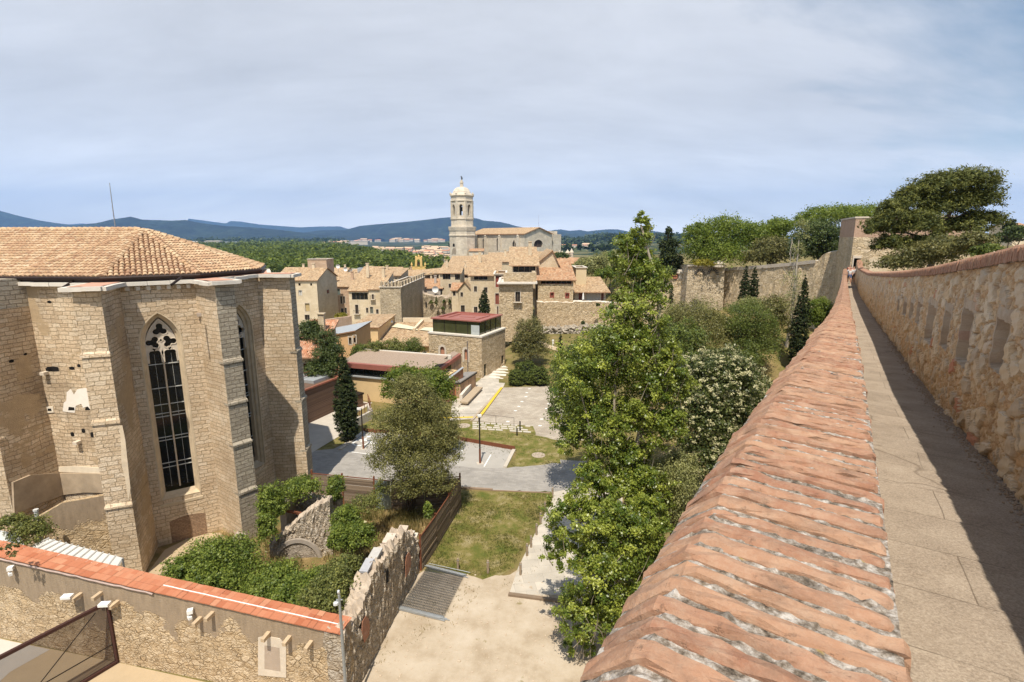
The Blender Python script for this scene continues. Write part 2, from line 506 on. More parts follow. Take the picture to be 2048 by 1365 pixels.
# thinner cover towards the upper corners and along the horizon
rt = wm('MAXIMUM', wm('SUBTRACT', wm('ADD', wm('MULTIPLY', sep.outputs[0], .75), wm('MULTIPLY', sep.outputs[2], .9)), .42), 0.0)
lf = wm('MAXIMUM', wm('SUBTRACT', wm('ADD', wm('MULTIPLY', sep.outputs[0], -.55), wm('MULTIPLY', sep.outputs[2], .9)), .62), 0.0)
hzn = wm('MAXIMUM', wm('SUBTRACT', .10, sep.outputs[2]), 0.0)
cov = wm('SUBTRACT', cov, wm('ADD', wm('MULTIPLY', rt, 1.45), wm('ADD', wm('MULTIPLY', lf, 1.6), wm('MULTIPLY', hzn, -3.5))))
rp = wn('ShaderNodeValToRGB')
wt.links.new(cov, rp.inputs[0])
rp.color_ramp.elements[0].position = .62
rp.color_ramp.elements[0].color = (.04, .04, .04, 1)
rp.color_ramp.elements[1].position = 1.12
rp.color_ramp.elements[1].color = (.93, .93, .93, 1)
vm = wn('ShaderNodeMix', data_type='RGBA')
SKY_K = .085
sk = wn('ShaderNodeMix', data_type='RGBA', blend_type='MULTIPLY')
sk.inputs[0].default_value = 1.0
wt.links.new(sky.outputs[0], sk.inputs[6])
sk.inputs[7].default_value = (1.0, 1.08, 1.02, 1)
wt.links.new(rp.outputs[0], vm.inputs[0])
wt.links.new(sk.outputs[2], vm.inputs[6])
cl = wn('ShaderNodeValToRGB')
wt.links.new(wm('ADD', wm('MULTIPLY', n2, .55), wm('ADD', wm('MULTIPLY', n1, .25), wm('MULTIPLY', n3, .2))), cl.inputs[0])
cl.color_ramp.elements[0].position = .3
cl.color_ramp.elements[1].position = .7
CLOUD = (7.9, 8.0, 8.3)
cl.color_ramp.elements[0].color = (*[c*.70/10 for c in CLOUD], 1)
cl.color_ramp.elements[1].color = (*[c*1.10/10 for c in CLOUD], 1)
cm = wn('ShaderNodeMix', data_type='RGBA', blend_type='MULTIPLY')
cm.inputs[0].default_value = 1.0
wt.links.new(cl.outputs[0], cm.inputs[6])
cm.inputs[7].default_value = (10, 10, 10, 1)
wt.links.new(cm.outputs[2], vm.inputs[7])
gl = wm('ADD', 1.0, wm('MULTIPLY', wm('POWER', wm('MAXIMUM', wm('SUBTRACT', 1.0, wm('DIVIDE', wm('MAXIMUM', sep.outputs[2], 0.0), .22)), 0.0), 1.5), 1.15))     # bright hazy band low in the sky
gm = wn('ShaderNodeVectorMath', operation='SCALE')
wt.links.new(vm.outputs[2], gm.inputs[0])
wt.links.new(gl, gm.inputs['Scale'])
wt.links.new(gm.outputs[0], bg.inputs['Color'])
bg.inputs['Strength'].default_value = SKY_K
SC.view_settings.view_transform = 'Standard'
SC.view_settings.look = 'None'
SC.view_settings.exposure = 0.4
SC.view_settings.gamma = 1.0
SC.cycles.max_bounces = 6
SC.cycles.diffuse_bounces = 3
SC.cycles.glossy_bounces = 3
SC.cycles.transmission_bounces = 4
SC.cycles.volume_bounces = 1
SC.cycles.use_denoising = True

hz = MB()
hz.box((0, 7400, -95), (34000, 18600, 1500))
hm = NT('haze_air')
for l in list(hm.t.links): hm.t.links.remove(l)
hv = hm.n('ShaderNodeVolumePrincipled', {'Color': (.32, .56, 1.0), 'Density': 6.2e-5, 'Anisotropy': .25})
hm.t.links.new(hv.outputs[0], hm.t.nodes['Material Output'].inputs['Volume'])
hz.build('haze', hm.m, kind='stuff')

# ------------------------------------------------------------------ ground: one sheet to the horizon
W32 = R(32.2)
wdir = (math.sin(W32), math.cos(W32))
ndir = (wdir[1], -wdir[0])
def sstep(a, b, x):
    t = np.clip((x-a)/(b-a), 0, 1)
    return t*t*(3-2*t)
def zg(x, y):
    x = np.asarray(x, float)
    y = np.asarray(y, float)
    off = x*ndir[0]+y*ndir[1]
    along = x*wdir[0]+y*wdir[1]
    z = 1.7*sstep(66, 92, y)*sstep(-3, 3, x)                       # garden rising to the old wall
    z = z+(4.0*sstep(30, 55, y)+3.0*sstep(52, 64, y)*sstep(20, 30, x))*sstep(9, 19, x)*(1-sstep(74, 95, y)*sstep(30, 18, x))
    z = z-5.6*sstep(86, 100, y)*sstep(2, -6, x)
    z = z-20.0*sstep(200, 430, y)*sstep(160, 30, x-y*.12)               # down to the river plain
    right = sstep(1.6, 5.5, off)*sstep(-12, -4, along)                # hillside outside the town wall
    behind = sstep(0, 10, y-(96-.62*(x-22)))*sstep(19, 32, x)*sstep(420, 220, y)       # bank behind the long wall
    z = np.where(right > 0, z*(1-right)+(14.5+.02*np.clip(off, 0, 300))*right, z)
    z = np.where(behind > 0, np.maximum(z, behind*(11.0+.035*np.clip(x-20, 0, 200))), z)
    return z
def gg(x, y):                      # pixel -> point on the sloping ground
    d = ray(x, y)
    t = 5.0
    while t < 400:
        p = d*t
        if H+p[2] <= float(zg(p[0], p[1])): break
        t += .1
    return Vector((p[0], p[1], float(zg(p[0], p[1]))))
def axis(lo, hi, step, far, gr):
    a = list(np.arange(lo, hi+.1, step))
    s = step
    while a[-1] < far:
        s *= gr
        a.append(a[-1]+s)
    s = step
    while a[0] > -far:
        s *= gr
        a.insert(0, a[0]-s)
    return np.array(a)
gxs = axis(-60, 110, 2.5, 16500, 1.16)
gys = axis(-20, 140, 2.5, 17500, 1.16)
gys = gys[(gys > -400)]
GX, GY = np.meshgrid(gxs, gys)
GZ = zg(GX, GY)
roll = np.where(GY > 2200, 14*np.sin(GX/900.+1)*np.sin(GY/1300.)*sstep(2200, 5000, GY), 0)
GZ = GZ+roll
m = MB()
m.grid([[(GX[i, j], GY[i, j], GZ[i, j]) for j in range(GX.shape[1])] for i in range(GX.shape[0])])
t = NT('earth_and_plain')
p = t.gpos()
sx = t.n('ShaderNodeSeparateXYZ', {'Vector': p})
dry = t.ramp(t.noise(p, .35, 7, .65), [(.3, (.10,.10,.025)), (.48, (.20,.16,.055)), (.62, (.30,.21,.10)), (.8, (.40,.30,.17))])
dry = t.mix(t.math('MULTIPLY', t.noise(p, 14, 4, .7), .6), dry, (.08,.085,.022))
far = t.ramp(t.noise(t.scale(p, (.0016,.0035,1)), 1.0, 8, .62), [(.40, (.018,.034,.011)), (.53, (.028,.045,.016)), (.58, (.20,.17,.08)), (.63, (.05,.075,.025)), (.75, (.022,.036,.014))])
c = t.mix(t.ramp(t.math('DIVIDE', sx.outputs[1], 1000.0), [(.17, 0.0), (.3, 1.0)]), dry, far)
t.done(c, t.bump(t.noise(p, 6, 5, .7), .5, .06), .95)
m.build('ground', t.m, smooth=True, kind='structure')

# ------------------------------------------------------------------ hills: real ridges kilometres away
def hill(name, crest, D, depth, base, col, seed, sp=1.0):
    """crest: pixels of the skyline; D: distance of the crest line; spurs run down towards the plain"""
    xs = np.linspace(crest[0][0], crest[-1][0], int((crest[-1][0]-crest[0][0])/3)+2)
    ys = np.interp(xs, [c[0] for c in crest], [c[1] for c in crest])
    rs = np.random.default_rng(seed)
    ph = rs.uniform(0, 6.28, 14)
    fr = rs.uniform(.012, .14, 14)
    rows = []
    K = 26
    for i in range(K+1):
        f = i/K                     # 0 at the foot in front, .62 on the crest, 1 behind
        row = []
        for x, y in zip(xs, ys):
            Y = D+(f-.62)*depth*2
            top = at(x, y, D).z
            g = (f/.62) if f < .62 else max(0, 1-(f-.62)/.38)
            sh = g**1.25
            nz = sum(math.sin(fr[k]*x+ph[k]+(2.2+k*.37)*f*(1 if k % 2 else -1)*sp) for k in range(14))/14
            rid = abs(sum(math.sin(fr[k]*1.9*x+ph[k]*2+3.0*f*(k % 3-1)) for k in range(8))/8)
            z = base+(top-base)*sh*(1+(.55*nz-.5*rid)*g*(1-g)*3.0)
            X = (x-1024)/F_PX*D/ (CP+(682.5-y)/F_PX*SP)*(.82+.18*Y/D)
            row.append((X, Y, z))
        rows.append(row)
    mm = MB()
    mm.grid(rows)
    t = NT(name+'_woodland')
    p = t.gpos()
    n = t.noise(p, .006, 7, .7)
    c = t.ramp(n, [(.34, tuple(v*.3 for v in col)), (.5, col), (.62, tuple(v*2.6 for v in col)), (.78, (.07,.062,.04))])
    t.done(c, t.bump(t.noise(p, .012, 6, .7), .7, 40), .95)
    mm.build(name, t.m, smooth=True, kind='structure')
hill('hills', [(-420,372),(-200,392),(-60,410),(0,421),(40,432),(75,440),(110,446),(150,450),(200,455),(250,462),(330,474)], 9500, 1600, -22, (.012,.020,.013), 1)
hill('hills', [(40,468),(105,456),(140,452),(170,449),(195,446),(225,439),(262,433),(285,439),(300,440),(345,441),(372,440),(400,446),(450,452),(520,456),(560,460),(610,466),(640,470),(690,473),(760,476)], 7000, 1300, -22, (.012,.020,.013), 2)
hill('hills', [(100,462),(125,450),(165,447),(190,450),(230,458)], 14500, 900, -22, (.012,.020,.013), 3)
hill('hills', [(330,462),(372,447),(377,437),(400,440),(430,444),(452,447),(461,442),(480,443),(520,449),(560,452),(600,455),(640,453),(680,453),(692,457),(730,464)], 15500, 900, -22, (.012,.020,.013), 4)
hill('hills', [(560,474),(610,465),(640,461),(690,460),(720,452),(760,448),(800,445),(840,441),(880,436),(905,434),(930,433),(955,437),(968,441),(1000,444),(1015,447),(1035,453),(1080,460),(1130,466),(1180,470)], 9000, 1500, -22, (.012,.020,.013), 5)
hill('hills', [(1020,474),(1075,466),(1110,460),(1122,459),(1140,462),(1160,460),(1175,463),(1190,461),(1215,459),(1235,459),(1260,464),(1300,461),(1340,468),(1420,465),(1520,470),(1640,474)], 10500, 1400, -22, (.012,.020,.013), 6)
hill('hill', [(860,487),(940,481),(1020,478),(1080,475),(1115,474),(1150,478),(1190,481),(1240,486),(1300,484),(1400,482)], 2900, 700, -24, (.030,.052,.016), 7)
# ------------------------------------------------------------------ the wall walk: parapet left, high wall right
WS = [-6, 0, 3, 5.2, 6.1, 7.1, 9.4, 12.8, 16.3, 27.8, 45, 62, 80]
WZ = [-1.72, -1.78, -1.85, -1.95, -2.02, -2.1, -2.3, -2.5, -2.67, -3.3, -4.1, -4.5, -4.6]
def zw(s): return H+np.interp(s, WS, WZ)
def offR(s): return float(np.interp(s, [0, 5, 15, 32, 48, 73], [.20, .21, .28, .37, .43, .48]))
def offL(s): return float(np.interp(s, [0, 1.5, 2.1, 3, 4.5, 7.4, 14, 30, 50, 73], [-.33, -.33, -.31, -.27, -.21, -.15, -.06, .02, .08, .13]))
def wp(s, o, z): return (s*wdir[0]+o*ndir[0], s*wdir[1]+o*ndir[1], z)
def zc(s): return zw(s)+.93
def cope(s):       # left edge, ridge and right edge of the coping: (offset, height)
    e = H-zc(s)
    dp = e-.26
    return ((offL(s)*(dp+.075)/(e-.075), H-dp-.075), (offL(s)+.135, H-dp), (offR(s)*(dp+.02)/(e+.015), H-dp-.02))
S_END = 71.5

walk = MB()
ss = list(np.arange(-4, S_END+1, .5))
walk.grid([[wp(s, o, zw(s)+(.0 if .25 < o < 1.2 else .0)) for o in (.0, .5, .95, 1.55)] for s in ss])
t = NT('walk_slabs')
uv = t.gpos()
mp = t.n('ShaderNodeMapping', {'Vector': uv, 'Rotation': (0, 0, W32)}).outputs[0]     # along / across the walk
wv = t.warp(mp, 1.2, .05)
br = t.n('ShaderNodeTexBrick', {'Vector': t.n('ShaderNodeMapping', {'Vector': wv, 'Rotation': (0,0,0)}).outputs[0], 'Scale': 1.0, 'Color1': (.36,.36,.36), 'Color2': (.64,.64,.64), 'Mortar': (.1,.1,.1), 'Mortar Size': .004, 'Mortar Smooth': .2, 'Brick Width': 1.3, 'Row Height': .55}, offset=.4)
g = t.ramp(t.noise(uv, 75, 4, .8), [(.36, 0.0), (.64, 1.0)])
g2 = t.noise(uv, 3.2, 6, .65)
c = t.mix(g, (.17,.13,.095), (.50,.42,.335))
c = t.mix(.45, c, t.ramp(g2, [(.3, (.19,.145,.105)), (.55, (.365,.295,.225)), (.75, (.46,.385,.30))]))
c = t.mix(.22, c, br.outputs['Color'], 'OVERLAY')
crk = t.ramp(t.n('ShaderNodeTexVoronoi', {'Vector': t.warp(mp, 2.0, .5), 'Scale': .55}, feature='DISTANCE_TO_EDGE').outputs['Distance'], [(0, 1.0), (.011, 0.0)])
crk = t.math('MULTIPLY', crk, t.ramp(t.noise(uv, .9, 2), [(.5, 0.0), (.6, 1.0)]))
stn = t.ramp(t.noise(t.vadd(uv, (3, 6, 0)), 1.1, 8, .72), [(.54, 0.0), (.72, .32)])
c = t.mix(stn, c, (.20,.145,.10))
j = t.math('MAXIMUM', t.math('MULTIPLY', br.outputs['Fac'], t.ramp(t.noise(uv, 2.5, 2), [(.35, 0.1), (.6, 1.0)])), crk)
c = t.mix(t.math('MULTIPLY', j, .6), c, (.13,.095,.065))
hg = t.math('SUBTRACT', t.math('MULTIPLY', g, .35), j)
t.done(c, t.bump(hg, .7, .008), .95)
walk.build('walkway', t.m, kind='structure')

# parapet with bent brick coping
para = thing('parapet_wall', wp(10, -.05, zw(10)), 'low parapet wall with rounded brick coping beside the sunlit walkway', 'wall')
core = MB()
ss2 = list(np.arange(-4, S_END+1, 1.0))
core.grid([[wp(s, cope(s)[0][0]+.025, 0.0), wp(s, cope(s)[0][0]+.025, cope(s)[0][1]-.05), wp(s, cope(s)[1][0], cope(s)[1][1]-.06), wp(s, cope(s)[2][0]-.02, cope(s)[2][1]-.06), wp(s, cope(s)[2][0]-.02, zw(s)-.3)] for s in ss2])
core.face([wp(S_END+.5, offL(S_END)+.02, 0), wp(S_END+.5, offR(S_END)-.03, 0), wp(S_END+.5, offR(S_END)-.03, zc(S_END)), wp(S_END+.5, offL(S_END)+.02, zc(S_END)+.1)])
core.build('wall', ST['longwall'], para)
mort = MB()
rows, ms = [], []
s = -1.2
while s < S_END:
    ms.append(s)
    s += .012 if s < 4 else (.05 if s < 14 else .25)
rg = np.random.default_rng(5)
for s in ms:
    (l, zl), (rd, zr), (r, zR) = cope(s)
    row = [wp(s, l+.004, zl-.08)]
    for f in np.linspace(0, 1, 34):
        o = l+(r-l)*f
        if o < rd: z = zl+(o-l)/(rd-l)*(zr-zl)
        else: z = zr+(o-rd)/(r-rd)*(zR-zr)
        row.append(wp(s+rg.normal(0, .002), o, z-.012+abs(rg.normal(0, .0028 if s < 6 else .0015))))
    row.append(wp(s, r-.004, zR-.08))
    rows.append(row)
mort.grid(rows)
t = NT('lichened_mortar')
p = t.gpos()
c = t.ramp(t.noise(p, 42, 5, .7), [(.30, (.025,.022,.018)), (.42, (.15,.12,.09)), (.51, (.28,.24,.20)), (.61, (.46,.42,.375)), (.8, (.58,.55,.51))])
c = t.mix(t.ramp(t.noise(t.vadd(p, (4, 1, 0)), 6, 4), [(.55, 0.0), (.7, .75)]), c, (.05,.042,.034))
c = t.mix(t.ramp(t.noise(t.vadd(p, (9, 3, 0)), 16, 3), [(.66, 0.0), (.72, .8)]), c, (.36,.25,.06))
t.done(c, t.bump(t.noise(p, 90, 4, .7), .9, .006), .95)
mort.build('mortar_bed', t.m, para, smooth=False)

def brick_mat(name, a, b, c3):
    t = NT(name)
    p = t.gpos()
    tn = t.attr('tone')
    c = t.ramp(tn, [(0, a), (.4, b), (.8, c3), (1, tuple(v*.72 for v in b))])
    c = t.mix(t.math('MULTIPLY', t.noise(p, 11, 6, .7), .55), c, tuple(min(1, v*1.25+.03) for v in c3))
    blot = t.ramp(t.noise(t.vadd(p, (2, 5, 1)), 34, 5, .7), [(.60, 0.0), (.70, 1.0)])
    c = t.mix(t.math('MULTIPLY', blot, .55), c, (.10,.07,.05))
    c = t.mix(t.ramp(t.noise(t.vadd(p, (1, 8, 3)), 19, 7, .75), [(.42, 0.0), (.66, .55)]), c, (.46,.33,.235))
    edge = t.ramp(t.noise(t.vadd(p, (7, 1, 3)), 9, 7, .75), [(.50, 0.0), (.66, .65)])
    c = t.mix(edge, c, (.20,.12,.08))
    return t.done(c, t.bump(t.math('ADD', t.noise(p, 60, 5, .7), t.math('MULTIPLY', blot, -.5)), .6, .006), .9)
BRICK = brick_mat('coping_brick', (.215,.085,.050), (.285,.135,.080), (.36,.21,.128))
cop = MB()
s = -1.0
rg = np.random.default_rng(8)
while s < S_END-.1:
    big = 1.0 if s < 25 else 2.0
    w = rg.uniform(.038, .049)*big
    gap = rg.uniform(.016, .028)*big
    (l, zl), (rd, zr), (r, zR) = cope(s)
    l, r, rd = l+rg.normal(0, .006), r+rg.normal(0, .007), rd+rg.normal(0, .006)
    zz = rg.normal(0, .003)
    tilt = rg.normal(0, .004)
    skew = rg.normal(0, .004)
    prof = []
    nl, nr_ = (4, 9) if s < 12 else (2, 3)
    for f in np.linspace(0, 1, nl): prof.append((l+(rd-.012-l)*f, zl+f*(zr-zl-.004)))
    for f in np.linspace(0, 1, nr_): prof.append((rd+.012+(r-rd-.012)*f, zr-.002+f*(zR-zr)+tilt*f))
    # rounded ends
    prof[0] = (prof[0][0], prof[0][1]-.006)
    prof.insert(0, (l+.002, prof[0][1]-.05))
    zE_ = prof[-1][1]
    prof[-1] = (r-.012, zE_)
    prof.append((r-.002, zE_-.010))
    prof.append((r-.001, zE_-.06))
    e = min(.007, w*.15)
    rows = []
    amp = .0024 if s < 12 else 0
    for ds, dz in ((0, -.06), (0.0015, -e*1.2), (e, 0), (w*.5, .0012), (w-e, 0), (w-.0015, -e*1.2), (w, -.06)) if s < 12 else ((0, -.03), (.004, 0), (w-.004, 0), (w, -.03)):
        rows.append([wp(s+ds+skew*(o-l)/(r-l)+rg.normal(0, amp), o, z+dz+zz+rg.normal(0, amp)) for o, z in prof])
    cop.grid(rows, 0, float(np.clip(rg.beta(2, 2)+.12*math.sin(s*3), 0, 1)))
    s += w+gap
cop.build('brick_coping', BRICK, para)

# ------------------------------------------------------------------ right-hand rubble wall
def zt(s): return H+np.interp(s, [-6, 3, 6.4, 8.4, 11.5, 16.2, 23.1, 37.6, 50, 61.5, 66, 69, 74], [.16, .10, -.04, -.21, -.46, -.78, -1.19, -1.97, -2.42, -2.78, -2.80, -2.55, -2.3])
BAND = .155          # depth of the brick band at the top
OFFW = 1.36
rw = thing('rubble_wall', wp(12, 1.6, zw(12)), 'high rubble stone wall with brick band along the right of the walkway', 'wall')
slots = []
for (x0, x1, y0, y1) in ((1994,2022,640,748), (1924,1950,618,738), (1890,1904,622,700), (1857,1874,610,690), (1837,1846,606,650), (1823,1830,606,640), (1810,1816,604,632), (1798,1803,600,625)):
    A, B = wp(0, OFFW, 0), wp(50, OFFW, 0)
    s1 = onwall(x1, (y0+y1)/2, A, B)[0]
    s0 = onwall(x0, (y0+y1)/2, A, B)[0]
    zb = onwall((x0+x1)/2, y1, A, B)[1]
    ztp = onwall((x0+x1)/2, y0, A, B)[1]
    slots.append((min(s0, s1), max(s0, s1), zb, ztp))
def cells(S, Z, cs, cz, seed):
    """jittered-grid voronoi: distance to nearest and second nearest, id value"""
    rs = np.random.default_rng(seed)
    n1, n2 = int(90/cs), int(6/cz)
    jx, jy, val = rs.uniform(.1, .9, (n1, n2)), rs.uniform(.1, .9, (n1, n2)), rs.uniform(0, 1, (n1, n2))
    gi, gj = np.floor(S/cs).astype(int), np.floor(Z/cz).astype(int)
    d1 = np.full(S.shape, 9.)
    d2 = np.full(S.shape, 9.)
    v1 = np.zeros(S.shape)
    for a in (-2, -1, 0, 1, 2):
        for b in (-2, -1, 0, 1, 2):
            i, j = np.clip(gi+a, 0, n1-1), np.clip(gj+b, 0, n2-1)
            d = np.hypot((i+jx[i, j])-S/cs, (j+jy[i, j])-Z/cz)
            nearer = d < d1
            d2 = np.where(nearer, d1, np.minimum(d2, d))
            v1 = np.where(nearer, val[i, j], v1)
            d1 = np.where(nearer, d, d1)
    return d2-d1, v1
WV = bpy.data.meshes.new('wall_face')
verts, faces, a_edge, a_val, a_slot = [], [], [], [], []
segs = [(-4, 3.2, .10, 20), (3.2, 9.5, .019, 96), (9.5, 17, .035, 60), (17, 30, .07, 34), (30, 73, .2, 14)]
for (sa, sb, st, nz) in segs:
    sv = np.linspace(sa, sb, int((sb-sa)/st)+1)
    zf = np.linspace(0, 1, nz)
    S2, F2 = np.meshgrid(sv, zf, indexing='ij')
    bot, top = zw(S2)-.05, zt(S2)-BAND
    Z2 = bot+(top-bot)*F2
    Zr = Z2-H+5
    ws = S2+.05*np.sin(Zr*9+S2*3)+10
    wz = Zr+.04*np.sin(S2*11)
    e1, v1 = cells(ws, wz, .25, .175, 3)
    e2, v2 = cells(ws, wz, .105, .08, 4)
    bigm = v1 > .68                       # every third stone is large, small stones fill between
    edge = np.where(bigm, np.minimum(e1*1.4, 1), np.minimum(e2*.8, 1))
    val = np.where(bigm, .45+.55*((v1-.68)/.32), v2*.7)
    up = sstep(.90, 1.0, F2)              # mortar strip beneath the bricks
    lowm = 1-sstep(.0, .5, F2)            # more mortar low down
    edge = edge*(1-up*.85)
    dsp = .036*sstep(.02, .20, edge)*np.where(bigm, 1.5, .8)*(1-.45*lowm*(~bigm))
    dsp += .012*np.sin(S2*37+Z2*23)*np.sin(Z2*41-S2*17)*.6
    slot = np.zeros(S2.shape)
    for (x0, x1, zb, zz) in slots:
        ins = (S2 > x0) & (S2 < x1) & (Z2 > zb) & (Z2 < zz)
        jam = (S2 > x0-.05) & (S2 < x1+.05) & (Z2 > zb-.03) & (Z2 < zz+.14) & ~ins
        dsp = np.where(ins, -.07+.012*np.sin(Z2*14), dsp)
        dsp = np.where(jam, .035+.004*np.sin(Z2*30), dsp)
        slot = np.where(ins, 1.0, np.where(jam, .5, slot))
    b = len(verts)
    for i in range(S2.shape[0]):
        for j in range(nz):
            verts.append(wp(S2[i, j], OFFW-dsp[i, j], Z2[i, j]))
    for i in range(S2.shape[0]-1):
        for j in range(nz-1):
            faces.append((b+i*nz+j, b+(i+1)*nz+j, b+(i+1)*nz+j+1, b+i*nz+j+1)[::-1])
    a_edge.append(edge.ravel())
    a_val.append(val.ravel())
    a_slot.append(slot.ravel())
org = ORG[rw.name]
WV.from_pydata([tuple(Vector(v)-org) for v in verts], [], faces)
for nm, ar in (('edge', a_edge), ('stone', a_val), ('slot', a_slot)):
    at_ = WV.attributes.new(nm, 'FLOAT', 'POINT')
    at_.data.foreach_set('value', np.concatenate(ar).astype(np.float32))
t = NT('rubble_face')
p = t.gpos()
sv = t.attr('stone')
c = t.ramp(sv, [(0, (.44,.26,.12)), (.2, (.62,.38,.19)), (.36, (.54,.37,.21)), (.45, (.66,.48,.28)), (.6, (.70,.54,.36)), (.68, (.42,.34,.26)), (.8, (.72,.58,.40)), (.93, (.70,.57,.41)), (.955, (.50,.16,.08)), (1, (.48,.15,.08))])
c = t.mix(t.math('MULTIPLY', t.noise(p, 24, 6, .7), .55), c, (.70,.54,.36))
mo = t.ramp(t.noise(p, 16, 6, .7), [(.3, (.30,.17,.08)), (.55, (.60,.40,.22)), (.75, (.68,.48,.29))])
c = t.mix(t.ramp(t.attr('edge'), [(.04, 1.0), (.20, 0.0)]), c, mo)
c = t.mix(t.math('MULTIPLY', t.ramp(t.attr('edge'), [(.0, 1.0), (.07, 0.0)]), t.ramp(t.noise(p, 5, 4), [(.42, 0.0), (.58, .75)])), c, (.20,.115,.06))
sl_ = t.attr('slot')
grey = t.mix(t.noise(p, 9, 6, .7), (.30,.24,.18), (.60,.50,.39))
c = t.mix(t.ramp(sl_, [(.3, 0.0), (.45, .65)]), c, grey)
c = t.mix(t.ramp(t.noise(t.vadd(p, (5, 2, 7)), 2.2, 6, .65), [(.5, 0.0), (.75, .5)]), c, (.26,.17,.10))
t.done(c, t.bump(t.noise(p, 45, 6, .75), .9, .012), .95)
WV.materials.append(t.m)
wo = bpy.data.objects.new('stone_face', WV)
COL.objects.link(wo)
wo.parent = rw
ORG[wo.name] = org
bk = MB()      # back and top of the wall
bk.grid([[wp(s, OFFW+.0, zt(s)-BAND), wp(s, OFFW+.30, zt(s)-.04), wp(s, OFFW+.48, zt(s)-BAND), wp(s, OFFW+.48, zw(s)-4)] for s in np.arange(-4, 73, 1.0)])
bk.build('outer_face', ST['longwall'], rw)
bb = MB()
s = -3.0
rg = np.random.default_rng(9)
while s < 72:
    k = 1.0 if s < 20 else 1.6
    w = rg.uniform(.045, .055)*k
    g = rg.uniform(.008, .014)*k
    o = OFFW-.035+rg.normal(0, .004)
    z1 = zt(s)
    zz = rg.normal(0, .004)
    rows = []
    for ds, dd in ((0, .012), (.004, 0), (w-.004, 0), (w, .012)):
        rows.append([wp(s+ds, o+.06, z1-BAND+zz), wp(s+ds, o+dd, z1-BAND+.004+zz), wp(s+ds, o+dd, z1-.035+zz), wp(s+ds, o+.02+dd, z1-.008+zz-dd), wp(s+ds, o+.27, z1+.045+zz-dd), wp(s+ds, o+.48, z1-.03+zz-dd), wp(s+ds, o+.54, z1-.1)])
    bb.grid([r[::-1] for r in rows], 0, float(rg.beta(2, 2)))
    s += w+g
bb.build('brick_band', brick_mat('band_brick', (.26,.105,.06), (.33,.15,.09), (.38,.21,.13)), rw)
mb_ = MB()
mb_.grid([[wp(s, OFFW-.012, zt(s)-BAND), wp(s, OFFW-.012, zt(s)-.045), wp(s, OFFW+.25, zt(s)+.015), wp(s, OFFW+.46, zt(s)-.05)][::-1] for s in np.arange(-3, 72.5, .5)])
mb_.build('band_mortar', plain('band_mortar', (.40,.31,.23), .95, 0, .35, 20, .4), rw)
# gravel and dirt that collects at the foot of the wall
gv = MB()
rg = np.random.default_rng(21)
for i in range(2600):
    s = 2.5+abs(rg.normal(0, 1))*9
    o = OFFW-.03-abs(rg.normal(0, .06))
    r_ = rg.uniform(.004, .014)
    q = Vector(wp(s, o, zw(s)))
    gv.lathe([(r_*.8, 0), (r_, r_*.5), (r_*.5, r_)], q, 5, 0, rg.uniform(0, 1), rot=rg.uniform(0, 6))
tag(gv.build('gravel', plain('wall_foot_gravel', (.32,.24,.17), .95, 0, .4, 30)), kind='stuff')
# ------------------------------------------------------------------ shared builders
def P2(p): return Vector((p[0], p[1]))
def wall_holes(m, A, B, z0, z1, holes, mi=0, reveal=.25, rmi=None):
    """upright wall from A to B (seen from outside A is on the left) with rectangular openings (u0,u1,z0,z1) and their reveals"""
    A, B = P2(A), P2(B)
    L = (B-A).length
    d = (B-A)/L
    n = Vector((d.y, -d.x))           # outward
    def pt(u, z, dep=0.0):
        q = A+d*u-n*dep
        return (q.x, q.y, z)
    us = sorted({0.0, L, *[max(0, min(L, h[k])) for h in holes for k in (0, 1)]})
    zs = sorted({z0, z1, *[max(z0, min(z1, h[k])) for h in holes for k in (2, 3)]})
    for i in range(len(us)-1):
        for j in range(len(zs)-1):
            uc, zc_ = (us[i]+us[i+1])/2, (zs[j]+zs[j+1])/2
            if any(h[0] < uc < h[1] and h[2] < zc_ < h[3] for h in holes):
                continue
            m.face([pt(us[i], zs[j]), pt(us[i+1], zs[j]), pt(us[i+1], zs[j+1]), pt(us[i], zs[j+1])], mi)
    r = mi if rmi is None else rmi
    for a, b, c, e in holes:
        m.face([pt(a, c), pt(a, c, reveal), pt(a, e, reveal), pt(a, e)], r)
        m.face([pt(b, c, reveal), pt(b, c), pt(b, e), pt(b, e, reveal)], r)
        m.face([pt(a, c), pt(b, c), pt(b, c, reveal), pt(a, c, reveal)], r)
        m.face([pt(a, e, reveal), pt(b, e, reveal), pt(b, e), pt(a, e)], r)
    return pt, n, L
